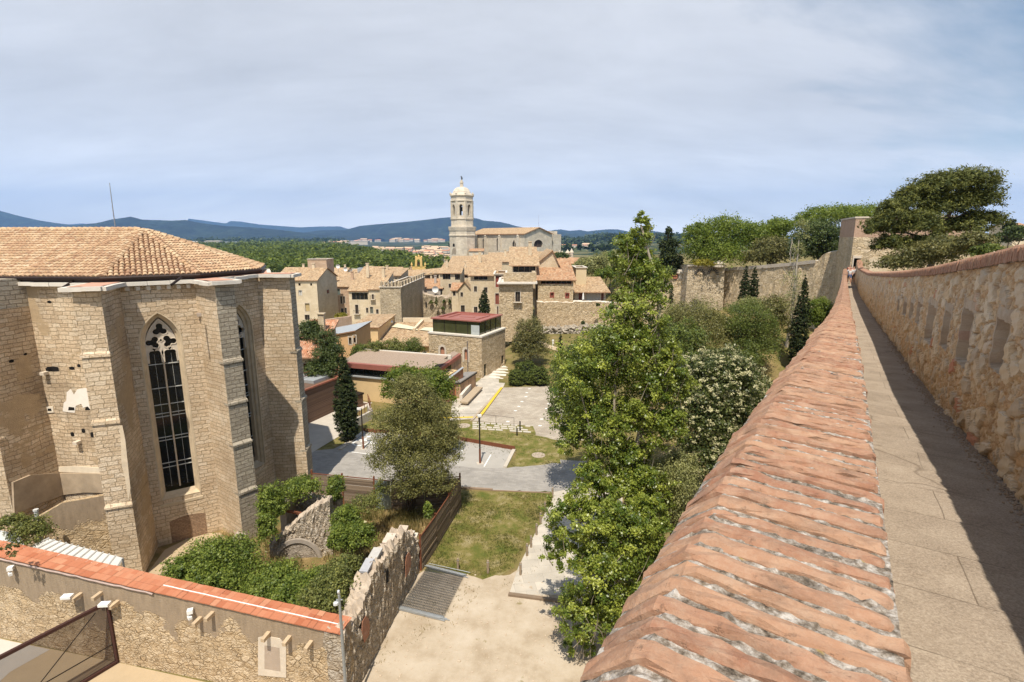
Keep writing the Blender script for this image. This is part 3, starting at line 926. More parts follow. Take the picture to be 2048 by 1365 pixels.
def tile_roof(m, poly, pu=.27, pv=.40, rad=.115, mi=0, flatmi=1, over=0.0):
    """barrel tiles laid one by one on a flat facet; poly: points, first edge is the eave"""
    poly = [Vector(p) for p in poly]
    m.face(poly, flatmi, .2)
    e = (poly[1]-poly[0])
    t = Vector((e.x, e.y, 0)).normalized()
    nrm = (poly[1]-poly[0]).cross(poly[2]-poly[0]).normalized()
    if nrm.z < 0: nrm = -nrm
    b = nrm.cross(t)
    if b.z < 0: b = -b
    o = poly[0]
    q = [((p-o).dot(t), (p-o).dot(b)) for p in poly]
    umin, umax = min(x for x, _ in q), max(x for x, _ in q)
    vmin, vmax = min(y for _, y in q), max(y for _, y in q)
    def inside(u, v):
        c = False
        for i in range(len(q)):
            (x0, y0), (x1, y1) = q[i], q[(i+1) % len(q)]
            if (y0 > v) != (y1 > v) and u < (x1-x0)*(v-y0)/(y1-y0)+x0: c = not c
        return c
    rg = random.Random(3)
    for i in range(int((umax-umin)/pu)+1):
        u = umin+(i+.5)*pu
        for j in range(-1, int((vmax-vmin)/pv)+1):
            v = vmin+j*pv
            if not inside(u, v+pv*.6): continue
            tn = min(1, max(0, rg.gauss(.5, .24)))
            du = rg.gauss(0, .012)
            rows = []
            for (vv, rr, lift) in ((v-.05+rg.gauss(0,.012), rad*1.1, .035), (v+pv, rad*.88, .0)):
                row = []
                for k in range(6):
                    a = math.pi*(k/5)
                    row.append(o+t*(u+du-math.cos(a)*rr)+b*vv+nrm*(math.sin(a)*rr*.9+lift))
                rows.append(row)
            m.grid(rows, mi, tn)
            m.face(rows[0][::-1], mi, tn*.5)
def ridge_tiles(m, a, b, rad=.15, mi=0, step=.42):
    a, b = Vector(a), Vector(b)
    n = int((b-a).length/step)
    d = (b-a).normalized()
    t = d.cross(Vector((0, 0, 1))).normalized()
    u = t.cross(d)
    rg = random.Random(4)
    for i in range(n):
        p, q = a+d*(i*step-.04), a+d*((i+1)*step)
        rows = []
        for pp, rr, lf in ((p, rad*1.1, .045), (q, rad*.9, .015)):
            rows.append([pp-t*math.cos(math.pi*k/6)*rr+u*(math.sin(math.pi*k/6)*rr+lf-.03) for k in range(7)])
        m.grid(rows, mi, rg.uniform(.2, .9))
        m.face(rows[0][::-1], mi, .3)
def tile_mat(name, a, b, c3, d):
    t = NT(name)
    p = t.gpos()
    c = t.ramp(t.attr('tone'), [(0, a), (.35, b), (.65, c3), (1, d)])
    c = t.mix(t.math('MULTIPLY', t.noise(p, 7, 6, .7), .6), c, tuple(v*.95+.02 for v in c3))
    lich = t.ramp(t.noise(t.vadd(p, (3, 9, 2)), 5, 6, .7), [(.52, 0.0), (.64, .75)])
    c = t.mix(lich, c, (.20,.15,.10))
    c = t.mix(t.ramp(t.noise(t.vadd(p, (8, 1, 2)), 2.6, 5, .7), [(.58, 0.0), (.7, .6)]), c, (.50,.35,.15))
    return t.done(c, t.bump(t.noise(p, 30, 4, .7), .5, .02), .9)
TILE = tile_mat('barrel_tile', (.28,.13,.075), (.42,.25,.145), (.54,.375,.225), (.62,.48,.32))
TILER = tile_mat('red_barrel_tile', (.42,.15,.09), (.52,.22,.14), (.60,.32,.21), (.62,.44,.32))
PAN = plain('channel_tile', (.16,.08,.045), .95, 0, .4, 4)

# ------------------------------------------------------------------ monastery church apse
ch = thing('church_apse', (-22, 34, 0), 'large polygonal gothic church apse with stepped buttresses and low tiled roof', 'church')
J0 = (-27.9, 29.88)
B0 = dict(FR=(-28.2, 27.02), FL=(-30.4, 26.8))
B1 = dict(FL=(-22.52, 26.57), FR=(-21.4, 27.0), JR=(-22.49, 29.84), JL=(-23.6, 29.36))
B2 = dict(FL=(-17.4, 30.48), FR=(-16.76, 31.39), JL=(-19.46, 31.92), JR=(-18.83, 32.84))
B3 = dict(FL=(-15.7, 36.84), FR=(-15.8, 37.98), JL=(-17.88, 36.65), JR=(-18.0, 37.85))
ZC = 16.62
W3e, W4e = (-20.2, 42.6), (-26, 45.5)
wl = MB()
# plain bays
pt, n_, L_ = wall_holes(wl, J0, B1['JL'], -.3, ZC, [(1.35,1.75,9.1,9.35),(2.9,3.3,9.0,9.25),(3.3,3.6,9.9,10.15)], 2, .3)
wall_holes(wl, B3['JR'], W3e, -.3, ZC, [])
wall_holes(wl, W3e, W4e, -.3, ZC, [])
wall_holes(wl, W4e, (-60, 49), -.3, ZC, [])
wall_holes(wl, (-70, 34), J0, -.3, ZC, [], 0)
# bays with pointed windows
def pointed_bay(A, B, uc, hw, zs, spring, apex, z0, z1, name):
    """wall bay with a pointed opening, splayed stone reveal, two-light tracery, iron bars and glass behind"""
    A2, B2_ = P2(A), P2(B)
    L = (B2_-A2).length
    d = (B2_-A2)/L
    n = Vector((d.y, -d.x))
    def pt(u, z, dep=0.0):
        q = A2+d*u-n*dep
        return (q.x, q.y, z)
    rise = apex-spring
    def arch(h, rise_, N=10):          # pointed arch, left spring -> apex -> right spring
        r = (h*h+rise_*rise_)/(2*h)
        a0 = math.atan2(rise_, r-h)
        left = [(-h+r-r*math.cos(a0*k/N), r*math.sin(a0*k/N)) for k in range(N+1)]
        return left+[(-x, y) for x, y in left[-2::-1]]
    ar = [(uc+x, spring+y) for x, y in arch(hw, rise)]
    out = [(uc-hw, zs)]+ar+[(uc+hw, zs)]
    wl.face([pt(0, z0), pt(uc-hw, z0), pt(uc-hw, z1), pt(0, z1)], 0)
    wl.face([pt(uc+hw, z0), pt(L, z0), pt(L, z1), pt(uc+hw, z1)], 0)
    wl.face([pt(uc-hw, z0), pt(uc+hw, z0), pt(uc+hw, zs), pt(uc-hw, zs)], 0)
    for k in range(len(ar)-1):
        (u0, a0), (u1, a1) = ar[k], ar[k+1]
        wl.face([pt(u0, a0), pt(u1, a1), pt(u1, z1), pt(u0, z1)], 0)
    # splay in two orders
    c = uc
    def inset(f): return [(c+(u-c)*f[0], zs+.0+(z-zs)*f[1]+f[2]) for u, z in out]
    dr = MB()
    loops = [(inset((1.08, 1.008, -.03)), -.012), (inset((1.0, 1.0, 0)), -.012), (inset((.99, .998, .01)), .10), (inset((.90, .985, .06)), .20), (inset((.885, .982, .08)), .34), (inset((.79, .962, .16)), .42), (inset((.78, .96, .17)), .75)]
    for (l0, e0), (l1, e1) in zip(loops, loops[1:]):
        for k in range(len(out)-1):
            dr.face([pt(*l0[k], e0), pt(*l1[k], e1), pt(*l1[k+1], e1), pt(*l0[k+1], e0)][::-1])
        dr.face([pt(*l0[0], e0), pt(*l0[-1], e0), pt(*l1[-1], e1), pt(*l1[0], e1)])
    fr = dr.build('window_surround', ST['surround'], ch)
    # tracery
    f = .80
    h2 = hw*f
    zb = zs+(spring-zs)*.04+.12
    sp = zs+(spring-zs)*.965
    ap = zs+(apex-zs)*.968
    rise2 = ap-sp
    tr = MB()
    dep0, dep1 = .46, .60
    outer = [(x, sp+y) for x, y in arch(h2, rise2)]
    ztop_l = sp-.28*hw        # head of the lights starts below the spring
    low = sp-.95*hw
    holes, heads = [], []
    mw = .075*hw*1.3
    lw = (h2-mw)/2-.03        # half width of one light
    for sgn in (-1, 1):       # trefoil-headed lights, left then right
        cx = sgn*(mw/2+lw+.015)
        r1 = lw*.62
        zz = low+.55*hw
        head = [(cx-lw, low)]
        for a in np.linspace(200, 60, 7): head.append((cx-lw*.42+r1*.92*math.cos(R(a)), zz+.02+r1*.92*math.sin(R(a))))
        for a in np.linspace(150, 30, 7): head.append((cx+r1*.72*math.cos(R(a)), zz+lw*.72+r1*.78*math.sin(R(a))))
        for a in np.linspace(120, -20, 7): head.append((cx+lw*.42+r1*.92*math.cos(R(a)), zz+.02+r1*.92*math.sin(R(a))))
        head.append((cx+lw, low))
        heads.append(head)
    outer = [(-h2, low)]+outer+[(h2, low)]+heads[1][::-1]+heads[0][::-1]
    for head in heads:
        for a, b in zip(head, head[1:]):
            tr.face([pt(uc+a[0], a[1], dep0), pt(uc+b[0], b[1], dep0), pt(uc+b[0], b[1], dep1), pt(uc+a[0], a[1], dep1)])
        tr.tube([pt(uc+q[0], q[1], dep0-.01) for q in head], .03, 5, caps=False)
    def trefoil(cx, cz, rr, rot=90):
        pts = []
        for k in range(3):
            a = rot+120*k
            ccx, ccz = cx+rr*.58*math.cos(R(a)), cz+rr*.58*math.sin(R(a))
            for b in np.linspace(a-118, a+118, 12): pts.append((ccx+rr*.5*math.cos(R(b)), ccz+rr*.5*math.sin(R(b))))
        return pts
    ro = h2*.44
    tz = sp+rise2*.17
    holes.append(trefoil(-h2*.50, tz, ro, 60))
    holes.append(trefoil(h2*.50, tz, ro, 120))
    holes.append(trefoil(0, sp+rise2*.60, ro*1.02, 90))
    holes.append([(0, tz+ro*.62), (-ro*.26, tz+ro*.28), (0, tz+ro*.02), (ro*.26, tz+ro*.28)])
    holes.append([(0, sp-.10*hw), (-ro*.22, sp-.36*hw), (0, sp-.56*hw), (ro*.22, sp-.36*hw)])
    loops2 = [[Vector((x, z, 0)) for x, z in outer]]+[[Vector((x, z, 0)) for x, z in h] for h in holes]
    flat = [p for l in loops2 for p in l]
    for tri in geometry.tessellate_polygon(loops2):
        q = [flat[i] for i in tri]
        ar_ = (q[1]-q[0]).cross(q[2]-q[0]).z
        if ar_ < 0: q = q[::-1]
        tr.face([pt(uc+v.x, v.y, dep0) for v in q])
    for l in holes:
        k_ = len(l)
        cxm, czm = sum(p[0] for p in l)/k_, sum(p[1] for p in l)/k_
        for i in range(k_):
            a, b = l[i], l[(i+1) % k_]
            tr.face([pt(uc+a[0], a[1], dep0), pt(uc+b[0], b[1], dep0), pt(uc+b[0], b[1], dep1), pt(uc+a[0], a[1], dep1)])
        # raised moulding round the opening
        tr.tube([pt(uc+cxm+(p[0]-cxm)*1.06, czm+(p[1]-czm)*1.06, dep0-.01) for p in l+[l[0]]], .028, 5, caps=False)
    tr.build('tracery', ST['dressed'], ch)
    mu = MB()
    for u, wd in ((0, mw),):
        q = [pt(uc+u-wd/2, zb, dep0+.04), pt(uc+u-wd*.18, zb, dep0-.05), pt(uc+u+wd*.18, zb, dep0-.05), pt(uc+u+wd/2, zb, dep0+.04), pt(uc+u, zb, dep1)]
        mu.grid([[(p[0], p[1], zb) for p in q], [(p[0], p[1], low+.03) for p in q]], close=True)
    mu.build('mullion', ST['dressed'], ch)
    gl = MB()
    gl.face([pt(uc+x, z, .68) for x, z in [(-h2, zb)]+[(x, sp+y) for x, y in arch(h2, rise2)]+[(h2, zb)]][::-1])
    gl.build('window_glass', GLASS, ch)
    br = MB()
    hgt = low-zb
    for side in (-1, 1):
        u0, u1 = uc+side*mw/2, uc+side*h2
        for zf in (.985, .80, .67, .60, .575, .41, .385, .20, .165):
            br.beam(pt(u0, zb+hgt*zf, .62), pt(u1, zb+hgt*zf, .62), .04, .05)
        br.beam(pt((u0+u1)/2, zb, .66), pt((u0+u1)/2, low+.5, .66), .015, .015)
    br.build('glazing_bars', plain('oxidised_bar', (.52,.51,.47), .7, .1), ch)
    si = MB()
    si.face([pt(uc-hw*1.14, zs-.32, -.03), pt(uc+hw*1.14, zs-.32, -.03), pt(uc+hw*.82, zs+.28, .5), pt(uc-hw*.82, zs+.28, .5)])
    si.face([pt(uc-hw*1.14, zs-.5, -.02), pt(uc+hw*1.14, zs-.5, -.02), pt(uc+hw*1.14, zs-.32, -.03), pt(uc-hw*1.14, zs-.32, -.03)])
    si.build('window_sill', ST['surround'], ch)
A, B = B1['JR'], B2['JL']
ul = onwall(291, 760, A, B)[0]; ur = onwall(372, 760, A, B)[0]
zap = onwall(323, 626, A, B)[1]; zsp = onwall(290, 688, A, B)[1]; zsl = onwall(372, 990, A, B)[1]
UC1, HW1 = (ul+ur)/2, (ur-ul)/2
HZ = (zsl, zsp, zap)
print('window1', UC1, HW1, HZ, (P2(B)-P2(A)).length)
pointed_bay(A, B, UC1, HW1, zsl, zsp, zap, -.3, ZC, 'a')
L2 = (P2(B3['JL'])-P2(B2['JR'])).length
pointed_bay(B2['JR'], B3['JL'], L2*.5, HW1*1.0, zsl, zsp, zap, -.3, ZC, 'b')
wl.build('wall', [ST['church'], ST['churchgrey'], ST['churchpatch']], ch)
# blocked doorway under the first window
bd = MB()
pt_, nn, LL = wall_holes(bd, A, B, 50, 50.1, [])
u0, z0_ = onwall(345, 1090, A, B); u1, _ = onwall(416, 1070, A, B)
ztop = onwall(400, 1024, A, B)[1]
arc = [(u0, z0_-.4)]+[(u0+(u1-u0)*k/8, ztop-.18+.18*math.sin(math.pi*k/8)) for k in range(9)]+[(u1, z0_-.4)]
bd.v.clear(); bd.f.clear(); bd.mi.clear(); bd.tone.clear()
bd.face([pt_(u, z, -.004) for u, z in arc][::-1] if False else [pt_(u, z, -.004) for u, z in arc[::-1]])
bd.build('blocked_doorway', masonry('brick_infill', [(.22,.13,.08),(.30,.19,.12),(.38,.25,.16),(.44,.31,.2)], (.16,.11,.07), .3, .1, .012, .04, .8), ch)
# buttresses
def buttress(d, zt, steps, mats, out=.06):
    m = MB()
    fl, fr, jl, jr = (P2(d[k]) for k in ('FL', 'FR', 'JL', 'JR'))
    o = ((fl+fr)/2-(jl+jr)/2).normalized()
    s_ = (fr-fl).normalized()
    zs = [-.3]+steps+[zt]
    for i in range(len(zs)-1):
        k = (len(zs)-2-i)*out
        a, b = fl+o*k-s_*k*.25, fr+o*k+s_*k*.25
        z0, z1 = zs[i], zs[i+1]
        ja, jb = jl-s_*k*.25, jr+s_*k*.25
        m.face([(ja.x, ja.y, z0), (a.x, a.y, z0), (a.x, a.y, z1), (ja.x, ja.y, z1)], 0)
        m.face([(a.x, a.y, z0), (b.x, b.y, z0), (b.x, b.y, z1), (a.x, a.y, z1)], 1)
        m.face([(b.x, b.y, z0), (jb.x, jb.y, z0), (jb.x, jb.y, z1), (b.x, b.y, z1)], 2)
        if i < len(zs)-2:      # weathered drip course
            k2 = k+.07
            a, b = fl+o*k2-s_*.06, fr+o*k2+s_*.06
            ai, bi = fl+o*(k-out), fr+o*(k-out)
            m.face([(a.x, a.y, z1), (b.x, b.y, z1), (bi.x, bi.y, z1+.16), (ai.x, ai.y, z1+.16)], 1)
            m.face([(a.x, a.y, z1-.12), (b.x, b.y, z1-.12), (b.x, b.y, z1), (a.x, a.y, z1)], 1)
            jb2 = b-o*.5
            m.face([(b.x, b.y, z1-.12), (jb2.x, jb2.y, z1-.12), (jb2.x, jb2.y, z1), (b.x, b.y, z1)], 1)
            m.face([(b.x, b.y, z1), (jb2.x, jb2.y, z1), (bi.x, bi.y, z1+.16)], 1)
            ja2 = a-o*.5
            m.face([(ja2.x, ja2.y, z1-.12), (a.x, a.y, z1-.12), (a.x, a.y, z1), (ja2.x, ja2.y, z1)], 1)
    return m.build('buttress', mats, ch)
C_, G_, Pm = ST['church'], ST['churchgrey'], ST['churchpatch']
buttress(dict(FL=B0['FL'], FR=B0['FR'], JL=(-30.0, 30.0), JR=J0), 15.4, [8.4], [C_, C_, Pm])
buttress(B1, ZC, [4.6, 9.5, 13.2], [C_, C_, Pm], .05)
buttress(B2, ZC, [3.4, 6.6, 9.3, 11.9], [C_, G_, G_], .05)  # greyer front and right faces: their weaker light is put into the colour
buttress(B3, ZC, [3.6, 7.5, 11.2], [C_, G_, G_], .07)  # lit ashlar on the left face, darker copy paints the shaded ones
up = MB()       # set-back upper stage of the left buttress
up.prism([(-30.4, 27.5), (-28.35, 27.7), J0, (-30.0, 30.0)], 15.3, 17.0)
up.build('buttress_head', G_, ch)
lg = MB()
lg.face([(-30.5, 26.65, 15.35), (-28.05, 26.85, 15.35), (-28.25, 27.75, 15.85), (-30.5, 27.55, 15.85)])
lg.face([(-30.5, 26.65, 15.18), (-28.05, 26.85, 15.18), (-28.05, 26.85, 15.35), (-30.5, 26.65, 15.35)])
lg.face([(-28.05, 26.85, 15.18), (-28.2, 27.75, 15.18), (-28.25, 27.75, 15.85), (-28.05, 26.85, 15.35)])
lg.build('weathering', ST['white'], ch)
# cornice: pale stone edge with reddish tile on top, following walls and buttress heads
ring = [(-28.3, 29.7), (-23.75, 29.2), (-22.78, 26.3), (-21.12, 26.82), (-22.2, 29.78), (-19.42, 31.68), (-17.42, 30.15), (-16.42, 31.42), (-18.5, 33.0), (-17.72, 36.4), (-15.45, 36.55), (-15.55, 38.25), (-17.7, 38.1), (-20.0, 42.9), (-25, 45), (-30, 40), (-30, 32)]
def shrink(poly, dd):
    r = []
    n = len(poly)
    for i in range(n):
        a, b, c = P2(poly[i-1]), P2(poly[i]), P2(poly[(i+1) % n])
        e1, e2 = (b-a).normalized(), (c-b).normalized()
        n1, n2 = Vector((-e1.y, e1.x)), Vector((-e2.y, e2.x))
        q = (n1+n2)
        q = q/(max(.35, q.length_squared))*2*dd*.5*1.0 if q.length > .1 else n1*dd
        r.append(b+q)
    return r
co = MB()
rg = random.Random(2)
n = len(ring)
for i in range(14):
    a, b = P2(ring[i]), P2(ring[(i+1) % n])
    d = (b-a).normalized()
    o = Vector((d.y, -d.x))
    L = (b-a).length
    k = max(1, round(L/1.1))
    for j in range(k):      # separate slabs, slightly uneven
        p, q = a+d*(L*j/k-.12*(j == 0)*0), a+d*(L*(j+1)/k-.015)
        dz, do = rg.gauss(0, .012), rg.gauss(0, .015)
        pr = [p+o*(.16+do), q+o*(.16+do), q-o*.30, p-o*.30]
        co.prism([(v.x, v.y) for v in pr], ZC-.06+dz, ZC+.15+dz, 0, .5, True, True)
co.build('cornice', ST['white'], ch)
ct = MB()
ct.face([(p[0], p[1], ZC+.172) for p in shrink(ring, .26)])
ct.build('cornice_tiles', plain('reddish_cornice_tile', (.54,.30,.21), .85, 0, .25, 2.0, .2), ch)
# corbel stubs under the cornice of the window bay
cb_ = MB()
d = (P2(B)-P2(A)).normalized()
o = Vector((d.y, -d.x))
for k in range(7):
    q = P2(A)+d*(.35+k*.5)+o*.10
    cb_.box((q.x, q.y, ZC-.36), (.2, .3, .24), math.atan2(d.y, d.x))
cb_.build('corbels', ST['dressed'], ch)
# roof
ap = Vector((-25.1, 36.35, 19.78))
ze = 17.08
EV = [(-28.75, 29.75), (-23.1, 29.42), (-19.25, 32.1), (-17.95, 37.1), (-20.2, 42.6), (-25.6, 45.2)]
gd = Vector((-.994, .105))
rfm = MB()
far_r = Vector((ap.x-40, ap.y+4.2, ap.z))
e0 = Vector((EV[0][0], EV[0][1], ze))
e00 = Vector((EV[0][0]-36, EV[0][1]+3.8, ze))
tile_roof(rfm, [e00, e0, (EV[1][0], EV[1][1], ze), ap, far_r] if False else [e0, (EV[1][0], EV[1][1], ze), ap])
side = Vector((-28.75+.35*0, 29.75, ze))
tile_roof(rfm, [Vector((e0.x-22, e0.y+2.32, ze)), e0, ap, Vector((ap.x-22, ap.y+2.32, ap.z))])
for i in range(1, 4):
    a, b = EV[i], EV[i+1]
    tile_roof(rfm, [(a[0], a[1], ze), (b[0], b[1], ze), ap])
rfm.face([(EV[4][0], EV[4][1], ze), (EV[5][0], EV[5][1], ze), ap], 1)
rfm.face([(EV[5][0], EV[5][1], ze), (e0.x-22, e0.y+18, ze), Vector((ap.x-22, ap.y+2.32, ap.z)), ap], 1)
for i in range(0, 5):
    ridge_tiles(rfm, (EV[i][0], EV[i][1], ze+.03), ap+Vector((0, 0, .05)))
ridge_tiles(rfm, Vector((ap.x-22, ap.y+2.32, ap.z+.06)), ap+Vector((0, 0, .06)))
rfm.build('roof', [TILE, PAN], ch)
gt = MB()
ev3 = [Vector((p[0], p[1], 0)) for p in EV[:5]]
cen = Vector((-24.5, 36, 0))
gl_ = [p+(p-cen).normalized()*.16+Vector((0, 0, ze-.07)) for p in ev3]
gl_ = [gl_[0]+Vector((-20, 2.1, 0))]+gl_
gt.tube(gl_, .10, 8)
for i in range(len(gl_)-1):
    a, b = gl_[i], gl_[i+1]
    c0 = (a-Vector((cen.x, cen.y, a.z))).normalized()*.12
    gt.face([(a-c0)+Vector((0, 0, -.45)), (b-c0)+Vector((0, 0, -.45)), (b-c0)+Vector((0, 0, .04)), (a-c0)+Vector((0, 0, .04))])  # dark strip under the gutter, painted in for the shadow gap below the eave
for px_ in ((348, 566), (133, 571)):
    q = at(px_[0], px_[1], 29.2 if px_[0] > 200 else 29.0)
    gt.tube([q+Vector((0, .7, .25)), q+Vector((0, -.25, -.1))], .07, 8)
gt.build('gutter_and_eave_shade', plain('dark_gutter_and_shade', (.035,.022,.018), .5, .3, .3), ch)
# antenna rod behind the ridge
an = thing('antenna_mast', (-30.5, 39, 17), 'thin grey antenna rod rising behind the apse roof ridge', 'antenna')
am = MB()
p0 = at(231, 462, 40.0)
p1 = at(219, 366, 40.0)
am.tube([p0-Vector((0, 0, 2.5)), p0.lerp(p1, .5), p1], [.05, .035, .018], 6)
am.build('rod', plain('antenna_grey', (.30,.31,.33), .5, .4), an)
# plaster remains, put-log blocks and floodlight on the plain bay and first buttress
def plate(parent, name, A, B, pts, off, th, mat_, name_kind=None):
    """thin irregular slab lying on the wall A-B; pts in pixels"""
    A2, B2_ = P2(A), P2(B)
    d = (B2_-A2).normalized()
    n = Vector((d.y, -d.x))
    m = MB()
    uvs_ = [onwall(x, y, A, B) for x, y in pts]
    fr = [(A2+d*u+n*(off+th), z) for u, z in uvs_]
    bk_ = [(A2+d*u+n*off, z) for u, z in uvs_]
    m.face([(q.x, q.y, z) for q, z in fr][::-1])
    for i in range(len(fr)):
        (a, az_), (b, bz) = fr[i], fr[(i+1) % len(fr)]
        (a2, _), (b2, _) = bk_[i], bk_[(i+1) % len(fr)]
        m.face([(a.x, a.y, az_), (a2.x, a2.y, az_), (b2.x, b2.y, bz), (b.x, b.y, bz)])
    return m.build(name, mat_, parent)
DIRTY = plain('dirty_concrete', (.40,.31,.215), .95, 0, .45, 1.6, .4)
WA, WB = J0, B1['JL']
plate(ch, 'plaster_patch', WA, WB, [(126,823),(128,806),(133,802),(134,785),(142,778),(148,790),(155,779),(170,776),(183,779),(189,822),(180,818),(176,813),(167,816),(163,808),(152,812),(150,826)], .0, .02, plain('lime_plaster', (.80,.74,.66), .9, 0, .12, 3, .2))
plate(ch, 'plaster_patch', WA, WB, [(93,826),(93,813),(107,813),(109,825)], .0, .05, plain('lime_plaster_b', (.74,.66,.54), .9, 0, .12, 3, .2))
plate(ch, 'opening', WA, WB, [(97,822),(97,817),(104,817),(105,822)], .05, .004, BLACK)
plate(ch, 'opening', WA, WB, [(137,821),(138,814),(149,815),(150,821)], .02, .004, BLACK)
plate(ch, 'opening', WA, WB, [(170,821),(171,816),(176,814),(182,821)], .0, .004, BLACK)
plate(ch, 'plaster_patch', WA, WB, [(118,944),(118,934),(150,932),(206,936),(208,947)], .0, .03, plain('lime_plaster_c', (.70,.60,.46), .9, 0, .2, 3, .2))
plate(ch, 'concrete_remnant', WA, WB, [(120,990),(120,946),(165,946),(212,947),(214,985),(170,984)], .0, .10, DIRTY)
plate(ch, 'concrete_remnant', B0['FR'], J0, [(25,1030),(22,965),(58,950),(115,946),(123,990),(70,1010)], .02, .12, DIRTY)
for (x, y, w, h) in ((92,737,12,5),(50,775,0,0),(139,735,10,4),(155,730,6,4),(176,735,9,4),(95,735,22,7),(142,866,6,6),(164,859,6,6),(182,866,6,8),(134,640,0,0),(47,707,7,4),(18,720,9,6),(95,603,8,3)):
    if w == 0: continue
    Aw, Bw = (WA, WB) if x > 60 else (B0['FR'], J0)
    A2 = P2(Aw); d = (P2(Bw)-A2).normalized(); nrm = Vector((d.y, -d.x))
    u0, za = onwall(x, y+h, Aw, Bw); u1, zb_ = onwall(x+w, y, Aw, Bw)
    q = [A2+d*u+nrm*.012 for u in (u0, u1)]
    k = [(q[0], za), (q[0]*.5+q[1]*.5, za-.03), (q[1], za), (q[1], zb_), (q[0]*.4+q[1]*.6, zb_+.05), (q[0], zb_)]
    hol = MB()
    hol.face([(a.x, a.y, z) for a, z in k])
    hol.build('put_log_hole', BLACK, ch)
for (x, y, w, h) in ((155,880,7,8),(98,876,9,7),(90,742,12,5)):
    u, z = onwall(x, y, WA, WB)
    A2 = P2(WA); d = (P2(WB)-A2).normalized(); nn2 = Vector((d.y, -d.x))
    q = A2+d*(u+.12)+nn2*.16
    blk = MB()
    blk.box((q.x, q.y, z-.2), (.28, .34, .18), math.atan2(d.y, d.x))
    blk.build('projecting_block', ST['dressed'], ch)
# white gypsum streak and clay remains on the lower edge of the first buttress
plate(ch, 'plaster_patch', B1['FL'], B1['FR'], [(243,890),(240,850),(246,850),(252,880),(256,920),(262,975),(258,1000),(252,960),(244,925)], .09, .012, plain('lime_plaster_d', (.66,.54,.39), .9, 0, .3, 3, .3))
fl = MB()
q = onwall(397, 628, A, B)
d = (P2(B)-P2(A)).normalized(); nn2 = Vector((d.y, -d.x))
c_ = P2(A)+d*q[0]+nn2*.3
fl.box((c_.x, c_.y, q[1]-.12), (.22, .3, .2), .6)
fl.tube([(c_.x, c_.y, q[1]), (c_.x-nn2.x*.3, c_.y-nn2.y*.3, q[1]+.1)], .03, 6)
fl.build('floodlight', plain('lamp_grey', (.40,.33,.27), .6), ch)
# ------------------------------------------------------------------ yard wall in front, lower left
BL, BR = gp(21, 1280), gp(238, 1325)
fd = (P2(BR)-P2(BL)).normalized()
fnr = Vector((fd.y, -fd.x))                      # towards the camera
# right-hand corner: where the base line meets the direction of the corner pixel
dc = ray(683, 1268)
tx = np.linalg.solve(np.array([[fd.x, -dc[0]], [fd.y, -dc[1]]]), np.array([-BR.x, -BR.y]))
FC = P2(BR)+fd*tx[0]                             # corner in plan
FCZ = H+dc[2]*tx[1]
FL_ = P2(BL)-fd*4.0
FLZ = onwall(0, 1113, BL, BR)[1]+.25
def ftop(u):                                     # wall top height at distance u from the left end
    return FLZ+(FCZ-FLZ)*u/(FC-FL_).length
FW = thing('yard_wall', (FC.x-6, FC.y+1.5, 0), 'patched rubble yard wall with orange tiled coping in the lower left corner', 'wall')
m = MB()
LW = (FC-FL_).length
dw = onwall(527, 1290, BL, BR); dw2 = onwall(568, 1338, BL, BR)
off0 = (P2(BL)-FL_).length
hx = [(off0+dw[0], off0+dw2[0], dw2[1], dw[1])]
segs_ = np.linspace(0, LW, 16)
def fpt(u, z, dep=0.0):
    q = FL_+fd*u-fnr*dep
    return (q.x, q.y, z)
TH = .75
for i in range(15):
    a, b = segs_[i], segs_[i+1]
    m.face([fpt(a, -.3), fpt(b, -.3), fpt(b, ftop(b)), fpt(a, ftop(a))])
    m.face([fpt(b, -.3, TH), fpt(a, -.3, TH), fpt(a, ftop(a), TH), fpt(b, ftop(b), TH)])
    m.face([fpt(a, ftop(a)), fpt(b, ftop(b)), fpt(b, ftop(b), TH), fpt(a, ftop(a), TH)])
m.face([fpt(LW, -.3), fpt(LW, -.3, TH), fpt(LW, ftop(LW), TH), fpt(LW, ftop(LW))])
m.build('wall', ST['front'], FW)
m = MB()
rg = random.Random(6)
u = 0.0
while u < LW-.02:
    w = min(rg.uniform(.27, .30), LW-u)
    dz = rg.gauss(0, .006)
    for (d0, d1, e) in ((-.09, .24, 0), (.245, .56, .02), (.565, .86, .0)):
        z0, z1 = ftop(u)+.02+dz, ftop(u+w)+.02+dz
        tn = min(1, max(0, rg.gauss(.5, .22)))
        rows = [[fpt(u+.004, z0+e, d0), fpt(u+.004, z0+.04+e, d0+.004), fpt(u+.004, z0+.05+e, d1)], [fpt(u+w-.004, z1+e, d0), fpt(u+w-.004, z1+.04+e, d0+.004), fpt(u+w-.004, z1+.05+e, d1)]]
        m.grid(rows, 0, tn)
    u += w
t = NT('terracotta_tiles')
p = t.gpos()
c = t.ramp(t.attr('tone'), [(0, (.38,.125,.06)), (.5, (.47,.18,.095)), (1, (.52,.25,.145))])
c = t.mix(t.ramp(t.noise(p, 2.2, 6, .7), [(.5, 0.0), (.75, .55)]), c, (.36,.15,.09))
t.done(c, t.bump(t.noise(p, 20, 4), .3, .01), .8)
m.build('tiled_coping', t.m, FW)
# blocked doorway with stone surround
plate(FW, 'stone_surround', BL, BR, [(517,1350),(517,1275),(531,1272),(560,1277),(573,1293),(573,1355)], .0, .03, ST['dressed'])
plate(FW, 'blocked_door', BL, BR, [(530,1337),(530,1290),(560,1295),(562,1342)], .03, .004, plain('grey_infill', (.40,.32,.25), .95, 0, .2, 2.5, .3))
